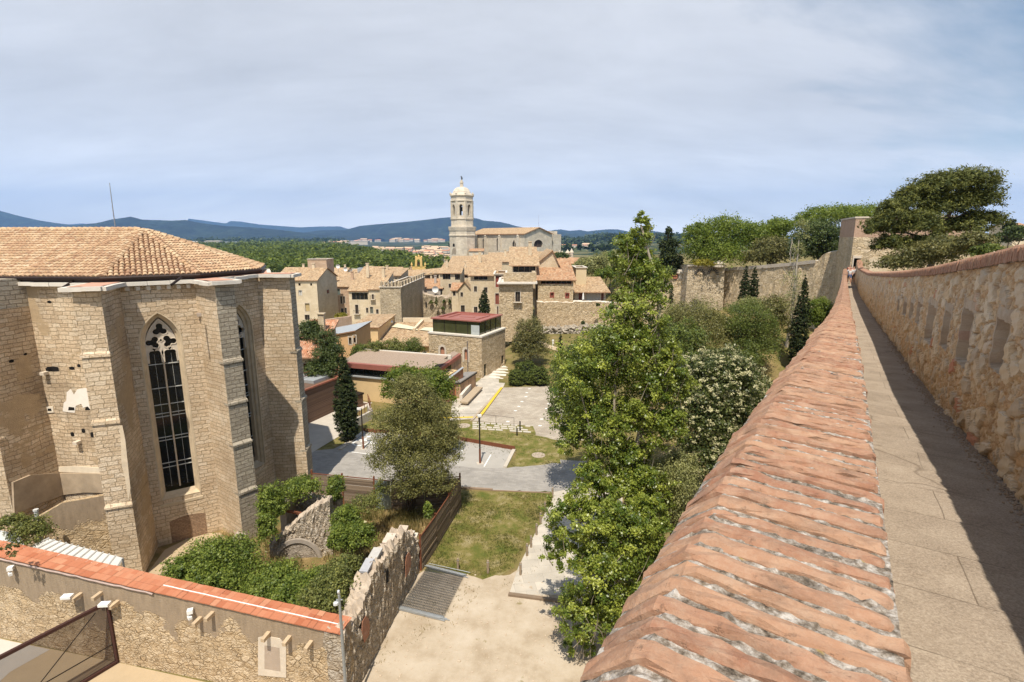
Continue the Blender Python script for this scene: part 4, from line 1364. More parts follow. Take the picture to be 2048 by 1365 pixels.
# stubs of old beams
stubs = [(163,1188,1),(203,1186,0),(237,1203,1),(402,1236,0),(426,1226,0),(538,1266,0),(580,1274,0),(623,1284,0)]
for (x, y, lamp) in stubs:
    u, z = onwall(x, y, BL, BR)
    m = MB()
    ln = .42
    q = P2(BL)+fd*u
    a = Vector((q.x-fnr.x*.1, q.y-fnr.y*.1, z)); b = Vector((q.x+fnr.x*ln, q.y+fnr.y*ln, z-.03))
    m.beam(a, b, .17, .16)
    m.build('beam_stub', plain('old_beam', (.50,.38,.25), .95, 0, .3, 5), FW)
    if lamp:
        m = MB()
        m.box((b.x-fd.x*.25, b.y-fd.y*.25, z+.07), (.42, .26, .12), math.atan2(fd.y, fd.x)+.3)
        m.build('white_lamp', WHITE, FW)
for (x, y) in ((30,1133),(387,1218)):
    u, z = onwall(x, y, BL, BR)
    q = P2(BL)+fd*u+fnr*.18
    m = MB()
    m.box((q.x, q.y, z-.06), (.22, .22, .16), .4)
    m.box((q.x+fnr.x*.06, q.y+fnr.y*.06, z-.3), (.13, .2, .12), .9)
    m.tube([(q.x, q.y, z), (q.x-fnr.x*.2, q.y-fnr.y*.2, z)], .03, 6)
    m.build('security_camera', WHITE, FW)
m = MB()
rg = random.Random(5)
pts = []
for k in range(40):
    u = off0-1.5+k*.34
    if u > LW*.60: break
    pts.append(fpt(u, ftop(u)-.10+rg.gauss(0, .018), -.06))
m.tube(pts, .045, 6)
m.build('cable_conduit', plain('pinkish_conduit', (.42,.32,.28), .7), FW)
m = MB()
u0_, u1_ = LW*.60, LW*.985
m.tube([fpt(u0_+(u1_-u0_)*k/20, ftop(u0_+(u1_-u0_)*k/20)+.09+rg.gauss(0,.003), .34) for k in range(21)], .022, 6)
m.build('white_pipe', WHITE, FW)
# ------------------------------------------------------------------ corten mesh gate
ga = gp(236, 1326)
gb = gp(165, 1369)
gdv = (P2(gb)-P2(ga)).normalized()
gtop = at(212, 1205, ga.y).z
GL = 5.2
gt_ = thing('mesh_gate', (ga.x, ga.y, 0), 'dark rusty steel gate with see-through mesh panel and cross cable', 'gate')
def gpt(u, z): return Vector((ga.x+gdv.x*u, ga.y+gdv.y*u, z))
m = MB()
for (a, b) in ((gpt(0, .06), gpt(0, gtop)), (gpt(0, gtop), gpt(GL, gtop)), (gpt(0, .09), gpt(GL, .09)), (gpt(GL, .06), gpt(GL, gtop))):
    m.beam(a, b, .14, .14)
m.build('frame', plain('gate_frame', (.075,.035,.028), .7, .3), gt_)
m = MB()
m.beam(gpt(.5, gtop-.2), gpt(3.9, .15), .03, .03)
m.beam(gpt(.08, 1.05), gpt(GL, 1.05), .03, .04)
m.build('cross_cable', DARKMETAL, gt_)
t = NT('perforated_mesh')
t.done((.075,.045,.033), None, .7, .3)
tp = t.n('ShaderNodeBsdfTransparent')
mx = t.n('ShaderNodeMixShader', {0: .36, 1: t.b.outputs[0], 2: tp.outputs[0]})
t.t.links.new(mx.outputs[0], t.t.nodes['Material Output'].inputs['Surface'])
m = MB()
m.face([gpt(.07, .1), gpt(GL, .1), gpt(GL, gtop-.05), gpt(.07, gtop-.05)])
m.build('mesh_panel', t.m, gt_)
# ------------------------------------------------------------------ white sheet lean-to roof
sr = thing('sheet_roof', gp(120, 1150), 'white metal sheet lean-to roof behind the orange coping', 'roof')
def roofpt(x, y, z): return gp(x, y, z)
m = MB()
ZR = 2.9
A1, A2_, A3, A4 = gp(60, 1096, 3.0), gp(228, 1141, 3.0), gp(245, 1116, 3.55), gp(98, 1078, 3.55)
N_ = 12
for k in range(N_):
    f0, f1 = k/N_, (k+1)/N_
    p0, p1 = A1.lerp(A2_, f0), A1.lerp(A2_, f1)
    q0, q1 = A4.lerp(A3, f0), A4.lerp(A3, f1)
    up_ = Vector((0, 0, .05))
    m.face([p0, p1, q1, q0])
    m.beam(p0+up_, q0+up_, .05, .06)
m.face([A1-Vector((0,0,.12)), A2_-Vector((0,0,.12)), A2_, A1])
m.face([A2_-Vector((0,0,.12)), A3-Vector((0,0,.12)), A3, A2_])
m.build('sheets', WHITESHEET, sr)
m = MB()
B1_, B2p, B3_, B4_ = gp(-60, 1080, 3.3), gp(52, 1098, 3.2), gp(38, 1068, 3.7), gp(-60, 1050, 3.9)
m.face([B1_, B2p, B3_, B4_])
m.face([B1_-Vector((0,0,.1)), B2p-Vector((0,0,.1)), B2p, B1_])
m.build('grey_sheets', plain('pale_grey_sheet', (.58,.58,.57), .6, .1, .3, 1.5), sr)
for q in (A1, A2_, A3, A4):
    m = MB()
    m.tube([(q.x, q.y, -.1), (q.x, q.y, q.z-.03)], .05, 6)
    m.build('post', GREYMETAL, sr)
vp = thing('vent_pipe', gp(82, 1075), 'short pale grey pipe standing against the shaded church wall', 'pipe')
m = MB()
q = gp(84, 1085, 2.6)
m.tube([q, q+Vector((0, 0, 1.9))], .10, 8)
m.tube([q+Vector((0, 0, 1.9)), q+Vector((0, 0, 2.0))], .13, 8)
m.tube([(q.x, q.y, 0), q], .06, 8)
m.build('pipe', plain('pale_pipe', (.52,.52,.50), .6), vp)
rb = thing('rubble_infill', gp(190, 1100), 'rough rubble infill wall with sloping slab beneath concrete remnant', 'wall')
plate(rb, 'masonry', B0['FR'], B1['JL'], [(60,1160),(60,1040),(130,1000),(214,985),(222,1010),(245,1170)], .12, .3, ST['front'])
plate(rb, 'sloping_slab', WA, WB, [(140,1036),(150,1030),(235,1090),(236,1103),(160,1062)], .45, .12, plain('grey_slab', (.36,.31,.26), .9, 0, .3, 3, .3))
# ------------------------------------------------------------------ ruined garden wall on the right of the yard
def rough_wall(m, A, B, th, top, seed, base=-.3, st=.13, amp=.05, dip=.16, mi=0, cmi=1):
    """wall with a broken crest: heights are interpolated from (fraction, z) and crumbled"""
    A, B = P2(A), P2(B)
    L = (B-A).length
    d = (B-A)/L
    n = Vector((d.y, -d.x))
    rg = np.random.default_rng(seed)
    k = int(L/st)+1
    us = np.linspace(0, L, k+1)
    hz_ = np.interp(us/L, [a for a, _ in top], [b for _, b in top])+rg.normal(0, dip*.5, k+1)
    nz = 12
    def rows(dep, sg):
        r = []
        for i, u in enumerate(us):
            row = []
            for j in range(nz+1):
                f = j/nz
                q = A+d*u-n*(dep+sg*rg.normal(0, amp*(.35+.9*f)))
                row.append((q.x, q.y, base+(hz_[i]-base)*f+(rg.normal(0, .03) if 0 < j else 0)))
            r.append(row)
        return r
    f_, b_ = rows(0, 1), rows(th, 1)
    m.grid(f_, mi)
    m.grid([r[::-1] for r in b_], mi)
    mid = []
    for i, u in enumerate(us):
        ns = 5
        row = [f_[i][-1]]
        for q in range(1, ns):
            a, b = Vector(f_[i][-1]), Vector(b_[i][-1])
            p = a.lerp(b, q/ns)
            row.append((p.x, p.y, p.z+abs(rg.normal(0, dip))*.9-.02))
        row.append(b_[i][-1])
        mid.append(row)
    m.grid(mid, cmi)
    for e, rev in ((0, False), (-1, True)):
        fa, ba = f_[e], b_[e]
        for j in range(nz):
            q = [fa[j], fa[j+1], ba[j+1], ba[j]]
            m.face(q if not rev else q[::-1], mi)
    return us, hz_, d, n
RW_A, RW_B = FC+fd*.02+Vector((0.02, .0)), P2(gp(840, 1140))
rwv = (RW_B-RW_A)
RD = rwv.normalized()
RN = Vector((RD.y, -RD.x))
def ztop_at(x, y):                    # height of the wall top on the right-hand face
    return onwall(x, y, RW_A, RW_B)
pts_ = [(690,1262),(712,1240),(728,1205),(742,1158),(757,1128),(775,1112),(790,1092),(806,1068),(826,1068),(838,1080)]
top = [(max(0, min(1, ztop_at(x, y)[0]/rwv.length)), ztop_at(x, y)[1]) for x, y in pts_]
print('ruin wall top', [(round(a,2), round(b,2)) for a, b in top], 'corner', FC, FCZ)
rwl = thing('ruined_wall', (RW_A.x, RW_A.y, 0), 'roofless ruined rubble wall with crumbling pale crest beside the sandy lot', 'wall')
m = MB()
rough_wall(m, RW_A, RW_B, .75, [(0, top[0][1])]+top+[(1, top[-1][1])], 12)
m.build('wall', [ST['ruin'], ST['ruinpale']], rwl)
BRK = masonry('red_brick_blocking', [(.34,.13,.07),(.44,.18,.10),(.50,.23,.14),(.48,.28,.2)], (.34,.26,.2), .28, .09, .012, .03, .6)
def archplate(parent, name, px_, mat_, off=.05, th=.03):
    return plate(parent, name, RW_A, RW_B, px_, off, th, mat_)
archplate(rwl, 'brick_blocking', [(724,1286),(719,1262),(720,1243),(727,1232),(733,1238),(735,1252),(733,1270)], BRK, .09)
archplate(rwl, 'brick_blocking', [(808,1155),(807,1128),(809,1112),(814,1104),(818,1112),(818,1128),(815,1142)], BRK, .09)
archplate(rwl, 'slot_window', [(768,1170),(768,1144),(771,1136),(773,1140),(773,1162)], BLACK, .10, .01)
# leaning loose slabs on the crest
rg = random.Random(14)
for (x, y, z, w, l, rz, col) in ((718,1195,3.5,.45,1.1,.9,(.45,.43,.40)),(700,1212,3.4,.4,.8,.7,(.40,.40,.42)),(728,1150,3.9,.5,.7,.3,(.55,.46,.38)),(760,1110,4.0,.5,.6,1.1,(.52,.42,.33)),(786,1085,4.2,.4,.5,.2,(.58,.5,.42)),(800,1066,4.3,.6,.5,.5,(.60,.53,.44))):
    q = at(x, y, FC.y+1+ (1268-y)*.045)
    f = min(1, max(0, (Vector((q.x, q.y))-RW_A).dot(RD)/rwv.length))
    zt_ = np.interp(f, [a for a, _ in top], [b for _, b in top])
    p = RW_A+rwv*f-RN*.4
    m = MB()
    m.beam((p.x-RD.x*l/2, p.y-RD.y*l/2, zt_+.12), (p.x+RD.x*l/2, p.y+RD.y*l/2, zt_+.26), w, .12)
    m.build('loose_slab', plain('slab_stone', col, .95, 0, .25, 4, .3), rwl)
# ------------------------------------------------------------------ ruined vault in the overgrown garden
rv = thing('ruined_vault', gp(610, 1095), 'ruined stone vault with round blind arch, rusty beam and broken crest', 'ruin')
VA, VB = P2(gp(548, 1118)), P2(gp(660, 1112))
m = MB()
def vtop(x, y): return onwall(x, y, VA, VB)
vp_ = [(540,1092),(553,1086),(565,1072),(580,1058),(597,1040),(615,1024),(632,1012),(650,1003),(657,1010),(655,1045),(662,1080),(668,1098)]
vt = [(vtop(x, y)[0]/(VB-VA).length, vtop(x, y)[1]) for x, y in vp_]
print('vault top', [(round(a,2), round(b,2)) for a, b in vt])
rough_wall(m, VA+(VA-VB)*.06, VB+(VB-VA)*.06, .8, vt, 3, dip=.10, st=.11)
m.build('arch_wall', [ST['ruin'], ST['ruinpale']], rv)
ac = onwall(598, 1122, VA, VB); rr_ = onwall(640, 1122, VA, VB)[0]-ac[0]
vd = (VB-VA).normalized(); vn = Vector((vd.y, -vd.x))
m = MB()
rows = []
for k in range(17):
    a = math.pi*k/16
    row = []
    for (r_, o_) in ((1.18, .02), (1.18, .16), (1.0, .16), (.98, -.02)):
        q = VA+vd*(ac[0]-rr_*r_*math.cos(a))+vn*o_
        row.append((q.x, q.y, ac[1]-.1+rr_*1.12*r_*math.sin(a)))
    rows.append(row)
m.grid(rows)
m.build('arch_ring', plain('arch_ring_stone', (.36,.31,.26), .9, 0, .3, 4, .4), rv)  # one grey-brown stone tone for the whole ring
m = MB()
fan = [VA+vd*(ac[0]-rr_*.97*math.cos(math.pi*k/16)) for k in range(17)]
m.face([(q.x+vn.x*.075, q.y+vn.y*.075, ac[1]-.1+rr_*1.08*math.sin(math.pi*k/16)) for k, q in enumerate(fan)][::-1])
m.build('blind_infill', rubble('grey_infill_rubble', [(.30,.25,.20),(.42,.35,.28),(.48,.41,.33),(.54,.47,.40)], (.28,.22,.17), 3, 7, .07, 1.0, .06), rv)
m = MB()
SB = VA+vd*(onwall(600, 1060, VA, VB)[0])
back = -vn
zb_ = vt[4][1]
pL = P2(at(562, 1055, VA.y+1.5))
zrw = at(620, 1008, VA.y+2.0).z
rough_wall(m, pL+Vector((-.1, 1.6)), pL, .35, [(0, zrw), (1, zrw-.05)], 7, dip=.04, amp=.02)
m.build('side_wall', [ST['ruinpale'], ST['ruinpale']], rv)
m = MB()
a = Vector((pL.x, pL.y+.2, zrw-.25)); b = at(604, 1024, VA.y+1.2)
m.beam(a, Vector((b.x, b.y, zrw-.25)), .12, .16)
m.build('rusty_beam', RUST, rv)
m = MB()
rough_wall(m, (pL.x-.2, pL.y+1.9), (VB.x, VB.y+2.0), .5, [(0, zrw-.15), (.5, zrw-.1), (1, zrw+.05)], 9, dip=.08)
m.build('rear_wall', [ST['ruin'], ST['ruinpale']], rv)
# low broken wall stub between the bushes
sb = thing('wall_stub', gp(465, 1170), 'low pale broken wall stub between two bushes near the orange coping', 'ruin')
m = MB()
rough_wall(m, P2(gp(450, 1200)), P2(gp(500, 1160)), .55, [(0, 2.2), (.4, 2.5), (1, 2.75)], 17, dip=.14)
m.build('masonry', [ST['ruin'], ST['ruinpale']], sb)
# ------------------------------------------------------------------ weathered board fence
def board_fence(name, label, pts, ztops, posts, matboard, panel_special=None):
    f = thing(name, (pts[0][0], pts[0][1], 0), label, 'fence')
    for i in range(len(pts)-1):
        a, b = P2(pts[i]), P2(pts[i+1])
        d = (b-a).normalized()
        n = Vector((d.y, -d.x))
        L = (b-a).length
        m = MB()
        if panel_special == i:
            m.bar(a+n*.0, b+n*.0, .02, .1, ztops[i]-.05)
            m.build('glass_panel', glass_mat('hazy_glass_panel', (.26,.30,.27), .25, .6), f)
        else:
            hb = (ztops[i]+ztops[i+1])/2
            nb = 12
            rg = random.Random(i+3)
            for k in range(nb):
                z0 = .06+k*(hb-.1)/nb
                o = n*rg.gauss(0, .012)
                q0, q1 = a+d*.03+o, b-d*.03+o
                m.bar(q0, q1, .028, z0+.006, z0+(hb-.1)/nb-.012, 0, rg.random())
            m.build('board_panel', matboard, f)
    for (p, zt_) in posts:
        m = MB()
        m.box((p[0], p[1], -.1), (.11, .11, zt_+.2))
        m.build('post', RUST, f)
    m = MB()
    for i in range(len(pts)-1):
        m.beam((*pts[i][:2], ztops[i]+.03), (*pts[i+1][:2], ztops[i+1]+.03), .06, .05)
    m.build('top_rail', RUST, f)
    return f
t = NT('silvered_boards')
uv = t.uv()
st = t.noise(t.scale(uv, (1.0, 18, 1)), 1.6, 6, .7)
c = t.mix(t.math('MULTIPLY', t.math('ADD', t.attr('tone'), st), .5), (.055,.035,.025), (.36,.27,.19))
t.done(c, t.bump(st, .5, .01), .9)
BOARD = t.m
fp = [gp(628, 1004), gp(688, 1012), gp(751, 1019), gp(783, 1021), gp(850, 1019), gp(921, 1013)]
fz = [2.25, 2.3, 2.3, 2.25, 2.25, 2.3]
board_fence('board_fence', 'dark weathered board fence with rusty posts facing the churchyard', fp, fz, [(p, 2.45) for p in fp[:3]]+[(fp[5], 2.5)], BOARD, 2)
fq = [gp(921, 1013), gp(899, 1050), gp(872, 1095), gp(842, 1141)]
board_fence('board_fence', 'weathered board fence running from the corner post to the ruined wall', [Vector((p.x+.06, p.y, 0)) for p in fq], [2.3, 2.2, 2.2, 2.2], [(p, 2.25) for p in fq[1:]], BOARD)
# ------------------------------------------------------------------ surfaces laid on the ground
def sheet(name, pxs, z, mat_, kind='structure', sub=0, pts=None):
    m = MB()
    q = pts or [gp(x, y, 0) for x, y in pxs]
    m.face([(p[0], p[1], z) for p in q])
    n = Vector((0, 0, 1))
    o = m.build(name, mat_, kind=kind)
    if o.data.polygons[0].normal.z < 0:
        o.data.flip_normals()
    return o
def rag(pxs, amp=4, seed=1, step=14):
    """ragged outline: subdivide a pixel polygon and jitter it"""
    rg = random.Random(seed)
    r = []
    for i in range(len(pxs)):
        a, b = pxs[i], pxs[(i+1) % len(pxs)]
        L = math.hypot(b[0]-a[0], b[1]-a[1])
        k = max(1, int(L/step))
        for j in range(k):
            f = j/k
            r.append((a[0]+(b[0]-a[0])*f+rg.gauss(0, amp)*(j > 0), a[1]+(b[1]-a[1])*f+rg.gauss(0, amp*.5)*(j > 0)))
    return r
t = NT('sandy_earth')
p = t.gpos()
c = t.ramp(t.noise(p, .55, 8, .66), [(.3, (.31,.24,.165)), (.5, (.46,.385,.295)), (.7, (.55,.48,.39))])
c = t.mix(t.math('MULTIPLY', t.noise(p, 25, 4, .7), .35), c, (.40,.30,.19))
weed = t.ramp(t.noise(t.vadd(p, (31, 7, 0)), .8, 7, .7), [(.62, 0.0), (.68, .75)])
c = t.mix(weed, c, (.20,.16,.055))
SAND = t.done(c, t.bump(t.noise(p, 9, 7, .7), .5, .04), .95)
t = NT('worn_lawn')
p = t.gpos()
c = t.ramp(t.noise(p, .8, 7, .68), [(.28, (.085,.11,.018)), (.43, (.16,.155,.034)), (.53, (.27,.21,.075)), (.66, (.44,.35,.20))])
c = t.mix(t.math('MULTIPLY', t.noise(p, 22, 4, .7), .6), c, (.075,.10,.018))
LAWN = t.done(c, t.bump(t.noise(p, 30, 5, .75), .9, .05), .95)
t = NT('dry_weeds')
p = t.gpos()
c = t.ramp(t.noise(p, .7, 7, .7), [(.3, (.09,.10,.025)), (.5, (.24,.17,.07)), (.62, (.38,.27,.13)), (.75, (.46,.36,.22))])
WEEDS = t.done(c, t.bump(t.noise(p, 12, 6, .75), .9, .08), .95)
t = NT('grey_paving')
p = t.gpos()
mp = t.n('ShaderNodeMapping', {'Vector': p, 'Rotation': (0, 0, R(8))}).outputs[0]
br = t.n('ShaderNodeTexBrick', {'Vector': mp, 'Scale': 1.0, 'Color1': (.3,.3,.3), 'Color2': (.7,.7,.7), 'Mortar': (.2,.2,.2), 'Mortar Size': .008, 'Brick Width': .42, 'Row Height': .21})
c = t.ramp(t.noise(p, .5, 7, .62), [(.3, (.27,.25,.225)), (.55, (.34,.315,.285)), (.75, (.39,.36,.32))])
c = t.mix(.3, c, br.outputs['Color'], 'OVERLAY')
c = t.mix(t.math('MULTIPLY', t.noise(p, 60, 3, .7), .3), c, (.22,.21,.20))
PAVE = t.done(c, t.bump(br.outputs['Fac'], -.3, .006), .9)
t = NT('cobbled_plaza')
p = t.gpos()
mp = t.n('ShaderNodeMapping', {'Vector': p, 'Rotation': (0, 0, R(-10))}).outputs[0]
br = t.n('ShaderNodeTexBrick', {'Vector': t.warp(mp, .35, .25), 'Scale': 1.0, 'Color1': (.2,.2,.2), 'Color2': (.8,.8,.8), 'Mortar': (.12,.12,.12), 'Mortar Size': .022, 'Brick Width': .50, 'Row Height': .30})
c = t.ramp(t.noise(p, .35, 7, .62), [(.3, (.32,.265,.205)), (.55, (.41,.355,.285)), (.75, (.48,.42,.34))])
c = t.mix(.22, c, br.outputs['Color'], 'OVERLAY')
COBB = t.done(c, t.bump(br.outputs['Fac'], -.6, .02), .93)
t = NT('slab_path')
p = t.gpos()
mp = t.n('ShaderNodeMapping', {'Vector': p, 'Rotation': (0, 0, R(-9))}).outputs[0]
br = t.n('ShaderNodeTexBrick', {'Vector': mp, 'Scale': 1.0, 'Color1': (.35,.35,.35), 'Color2': (.65,.65,.65), 'Mortar': (.15,.15,.15), 'Mortar Size': .012, 'Brick Width': 1.2, 'Row Height': .7})
c = t.ramp(t.noise(p, .6, 7, .62), [(.3, (.40,.36,.30)), (.55, (.50,.45,.38)), (.75, (.58,.52,.43))])
c = t.mix(.35, c, br.outputs['Color'], 'OVERLAY')
SLAB = t.done(c, t.bump(br.outputs['Fac'], -.5, .01), .93)

sheet('sandy_lot', rag([(700,1700),(690,1400),(760,1280),(838,1148),(850,1140),(900,1150),(960,1150),(1020,1150),(1060,1110),(1150,1120),(1250,1250),(1300,1700)], 3, 2), .008, SAND)
sheet('lawn', rag([(921,986),(1000,984),(1105,986),(1096,1020),(1060,1026),(1085,1048),(1048,1062),(1066,1080),(1040,1100),(1030,1136),(1000,1152),(965,1160),(930,1150),(848,1143),(875,1098)], 5, 3), .012, LAWN)
sheet('churchyard', [(100,1170),(230,1160),(300,1070),(420,1050),(520,1080),(640,1000),(925,1012),(838,1150),(690,1400),(430,1340),(130,1250)], .004, WEEDS)
sheet('yard_floor', [(285,1160),(330,1100),(395,1068),(440,1066),(455,1080),(400,1130),(330,1200),(250,1190)], .010, BEIGECONC)
sheet('road', [(560,1004),(600,905),(668,898),(735,862),(917,880),(1030,900),(1012,937),(1120,920),(1200,925),(1200,968),(1110,984),(1000,983),(925,975)], .012, PAVE)
sheet('parking_bay', [(725,864),(917,881),(1028,901),(1010,936),(960,938),(700,905),(680,900)], .016, plain('bay_paving', (.38,.355,.32), .9, 0, .14, 1.0, .1))
sheet('slab_path', [(1103,984),(1125,935),(1250,940),(1230,1190),(1018,1190),(1036,1136),(1064,1080),(1088,1030)], .010, SLAB)
sheet('grass_strip', rag([(917,879),(905,858),(1000,862),(1075,872),(1118,882),(1122,928),(1030,934),(1034,900)], 2, 5), .014, LAWN)
sheet('grass_strip', rag([(622,908),(690,868),(740,826),(815,800),(880,842),(915,878),(735,860),(668,897)], 2, 6), .010, LAWN)
sheet('plaza', [(940,842),(1004,776),(1110,772),(1300,800),(1300,880),(1118,882),(1072,872),(1066,853)], .012, COBB)
sheet('pavement', [(900,842),(905,800),(960,760),(985,720),(1030,722),(1006,776),(948,838)], .016, SLAB)
sheet('forecourt', [(560,905),(560,850),(690,800),(745,806),(700,835),(690,866),(624,906)], .014, CONC)
sheet('slab_paving', [(915,858),(918,842),(1066,853),(1072,868),(1000,862)], .016, LAWN)
m = MB()      # stone setts with grass joints
rg = random.Random(31)
for i in range(4):
    x = 945
    while x < 1062:
        w = rg.uniform(9, 16)
        y0 = 843.5+i*3.9+(x-945)*.068
        if rg.random() < .85 and x+w < 1066+i*2:
            m.face([(q.x, q.y, .024) for q in (gp(x, y0+3.2), gp(x+w, y0+3.2+w*.068), gp(x+w, y0+.5+w*.068), gp(x, y0+.5))])
        x += w+2
m.build('setts', CONC, kind='structure')
m = MB()      # yellow line and kerb step of the pavement
YEL = plain('yellow_paint', (.66,.46,.05), .8, 0, .25, 3)
q = [gp(955, 838), gp(961, 838), gp(1006, 777), gp(1001, 777)]
m.face([(p.x, p.y, .14) for p in q])
q2 = [gp(868, 838), gp(958, 836), gp(958, 833.5), gp(868, 835.5)]
m.face([(p.x, p.y, .022) for p in q2])
m.build('yellow_line', YEL, kind='structure')
m = MB()
a, b = gp(944, 842), gp(1003.5, 777)
m.bar(a, b, .28, 0, .136)
m.build('kerb', plain('kerb_stone', (.42,.34,.25), .9, 0, .2, 2), kind='structure')
m = MB()
for (a, b) in (((1028,901),(1010,936)),((680,901),(727,865))):
    m.bar(gp(*a), gp(*b), .30, 0, .12)
m.build('kerb', CONC, kind='structure')
m = MB()
m.bar(gp(1017, 1191), gp(1132, 1206), .22, 0, .13)
m.build('timber_edging', plain('old_sleeper', (.22,.16,.11), .9, 0, .3, 4, .3), kind='structure')
m = MB()
pe = [gp(727, 864), gp(780, 868), gp(850, 874), gp(917, 881), gp(1030, 901)]
for i in range(len(pe)-1): m.bar(pe[i], pe[i+1], .06, 0, .38)
ce = tag(m.build('steel_edging', RUST), 'low rust-red steel edging along the back of the parking bay', 'edging', kind='thing')
m = MB()
pe = [gp(922, 977), gp(985, 981)]
m.bar(pe[0], pe[1], .2, 0, .12)
pe = [gp(985, 982), gp(1100, 987)]
m.bar(pe[0], pe[1], .1, 0, .07)
m.build('kerb', plain('rusty_edge', (.28,.20,.14), .9, 0, .2, 2), kind='structure')
# painted wheelchair symbol and bay lines
m = MB()
def pxface(pts, z=.022): m.face([(q.x, q.y, z) for q in (gp(*p) for p in pts)])
c0 = gp(722, 886); 
def ringpts(c, r0, r1, a0, a1, n=18):
    for k in range(n):
        a, b = R(a0+(a1-a0)*k/n), R(a0+(a1-a0)*(k+1)/n)
        m.face([(c.x+r0*math.cos(a), c.y+r0*math.sin(a), .022), (c.x+r1*math.cos(a), c.y+r1*math.sin(a), .022), (c.x+r1*math.cos(b), c.y+r1*math.sin(b), .022), (c.x+r0*math.cos(b), c.y+r0*math.sin(b), .022)])
ringpts(c0, .62, .82, 60, 370)
for (a, b, w) in (((-.1, .2), (.25, 1.25), .17), ((.0, .55), (.75, .45), .16), ((.75, .45), (1.15, -.35), .16), ((1.15, -.35), (1.5, -.2), .14)):
    a, b = Vector((c0.x+a[0], c0.y+a[1])), Vector((c0.x+b[0], c0.y+b[1]))
    d = (b-a).normalized(); n = Vector((-d.y, d.x))*w/2
    m.face([(*(a-n), .024), (*(b-n), .024), (*(b+n), .024), (*(a+n), .024)])
ringpts(Vector((c0.x+.32, c0.y+1.55, 0)), 0, .2, 0, 360, 10)
for (p_, q_) in (((697,904),(762,912)),((925,900),(915,928)),((982,910),(968,934))):
    a, b = P2(gp(*p_)), P2(gp(*q_))
    d = (b-a).normalized(); n = Vector((-d.y, d.x))*.05
    m.face([(*(a-n), .021), (*(b-n), .021), (*(b+n), .021), (*(a+n), .021)])
for (zx, zy) in ((1090,990),(1045,1045),(1010,1100),(970,1150),(885,1272),(1380,1015),(1350,1070),(1325,1125),(1268,1245),(1250,1320),(1130,900),(1100,945)):
    q = gp(860+zx/5.686, 620+zy/5.686)
    m.face([(q.x-.22, q.y-.1, .022), (q.x+.1, q.y-.16, .022), (q.x+.24, q.y+.08, .022), (q.x-.08, q.y+.16, .022)])
m.build('road_marking', WHITE, kind='structure')
# manhole covers
for i, (x, y, r, lb) in enumerate(((928,852,.55,'round manhole cover set in grass-jointed slabs near the lamp post'),(1077,911,.5,'pale manhole cover in the dry grass strip beside the poplar'))):
    m = MB()
    q = gp(x, y)
    m.lathe([(r+.12, 0), (r+.12, .028), (r, .03), (r-.02, .026), (0, .027)], (q.x, q.y, 0), 20)
    tag(m.build('manhole_cover', plain('cover_iron', (.44,.36,.28), .8, .2, .3, 6)), lb, 'manhole cover', kind='thing')
# ------------------------------------------------------------------ courtyard concrete at the lower left
sheet('courtyard', [(-200,1330),(-60,1262),(21,1282),(238,1326),(470,1378),(700,1430),(700,1800),(-200,1800)], .006, BEIGECONC)
sheet('courtyard_slab', [(-200,1330),(-60,1266),(24,1284),(100,1300),(20,1345),(-60,1420)], .014, plain('grey_slab_floor', (.50,.46,.41), .9, 0, .15, 1.0))
# ------------------------------------------------------------------ grass blades on the lawns (uncountable)
def grass(name, poly_list, n, hmin, hmax, seed, mat_, wid=.012):
    rg = np.random.default_rng(seed)
    V, Fc, T = [], [], []
    for poly, cnt in poly_list:
        P = [gp(x, y) for x, y in poly]
        x0, x1 = min(p.x for p in P), max(p.x for p in P)
        y0, y1 = min(p.y for p in P), max(p.y for p in P)
        k = 0
        while k < cnt:
            x, y = rg.uniform(x0, x1), rg.uniform(y0, y1)
            c = False
            for i in range(len(P)):
                a, b = P[i], P[(i+1) % len(P)]
                if (a.y > y) != (b.y > y) and x < (b.x-a.x)*(y-a.y)/(b.y-a.y)+a.x: c = not c
            k += 1
            if not c: continue
            if math.sin(x*1.3+2*math.sin(y*.7))+math.sin(y*1.7+x*.5) < rg.uniform(-1.7, .6): continue
            tn = rg.random()*.6+.2*math.sin(x*2)+.2*math.cos(y*1.6)
            for q in range(4):
                a = rg.uniform(0, 6.28)
                h = rg.uniform(hmin, hmax)
                dx, dy = math.cos(a), math.sin(a)
                px_, py_ = x+rg.normal(0, .05), y+rg.normal(0, .05)
                b = len(V)
                ln = rg.uniform(.2, .8)*h
                V += [(px_-dy*wid, py_+dx*wid, 0), (px_+dy*wid, py_-dx*wid, 0), (px_+dx*ln, py_+dy*ln, h)]
                Fc.append((b, b+1, b+2))
                T.append(min(1, max(0, tn+rg.normal(0, .15))))
    m = MB()
    m.v, m.f, m.mi, m.tone = V, Fc, [0]*len(Fc), T
    return m.build(name, mat_, kind='stuff')
GRASS = leaf_mat('grass_blade', (.05,.075,.012), (.30,.24,.08), .3)
STRAW = leaf_mat('straw_blade', (.10,.10,.025), (.50,.36,.17), .3)
lawn_px = [(921,988),(1105,988),(1096,1020),(1060,1060),(1046,1100),(1020,1140),(965,1156),(850,1142)]
grass('grass', [(lawn_px, 9000), ([(917,879),(905,858),(1075,872),(1118,882),(1122,928),(1030,934)], 2500), ([(622,908),(690,868),(740,826),(815,800),(880,842),(915,878),(735,860)], 2500)], 0, .04, .13, 2, GRASS, .016)
grass('dry_grass', [([(640,1010),(915,1018),(838,1140),(700,1330),(560,1260),(420,1180),(330,1190),(440,1075),(560,1060)], 11000)], 0, .2, .65, 4, STRAW, .02)
grass('weeds', [([(700,1330),(835,1150),(900,1160),(960,1175),(930,1240),(800,1300),(720,1365)], 700), ([(940,1140),(1060,1140),(1100,1060),(1110,1000),(1130,1100),(1020,1180)], 500)], 0, .03, .12, 5, STRAW, .016)
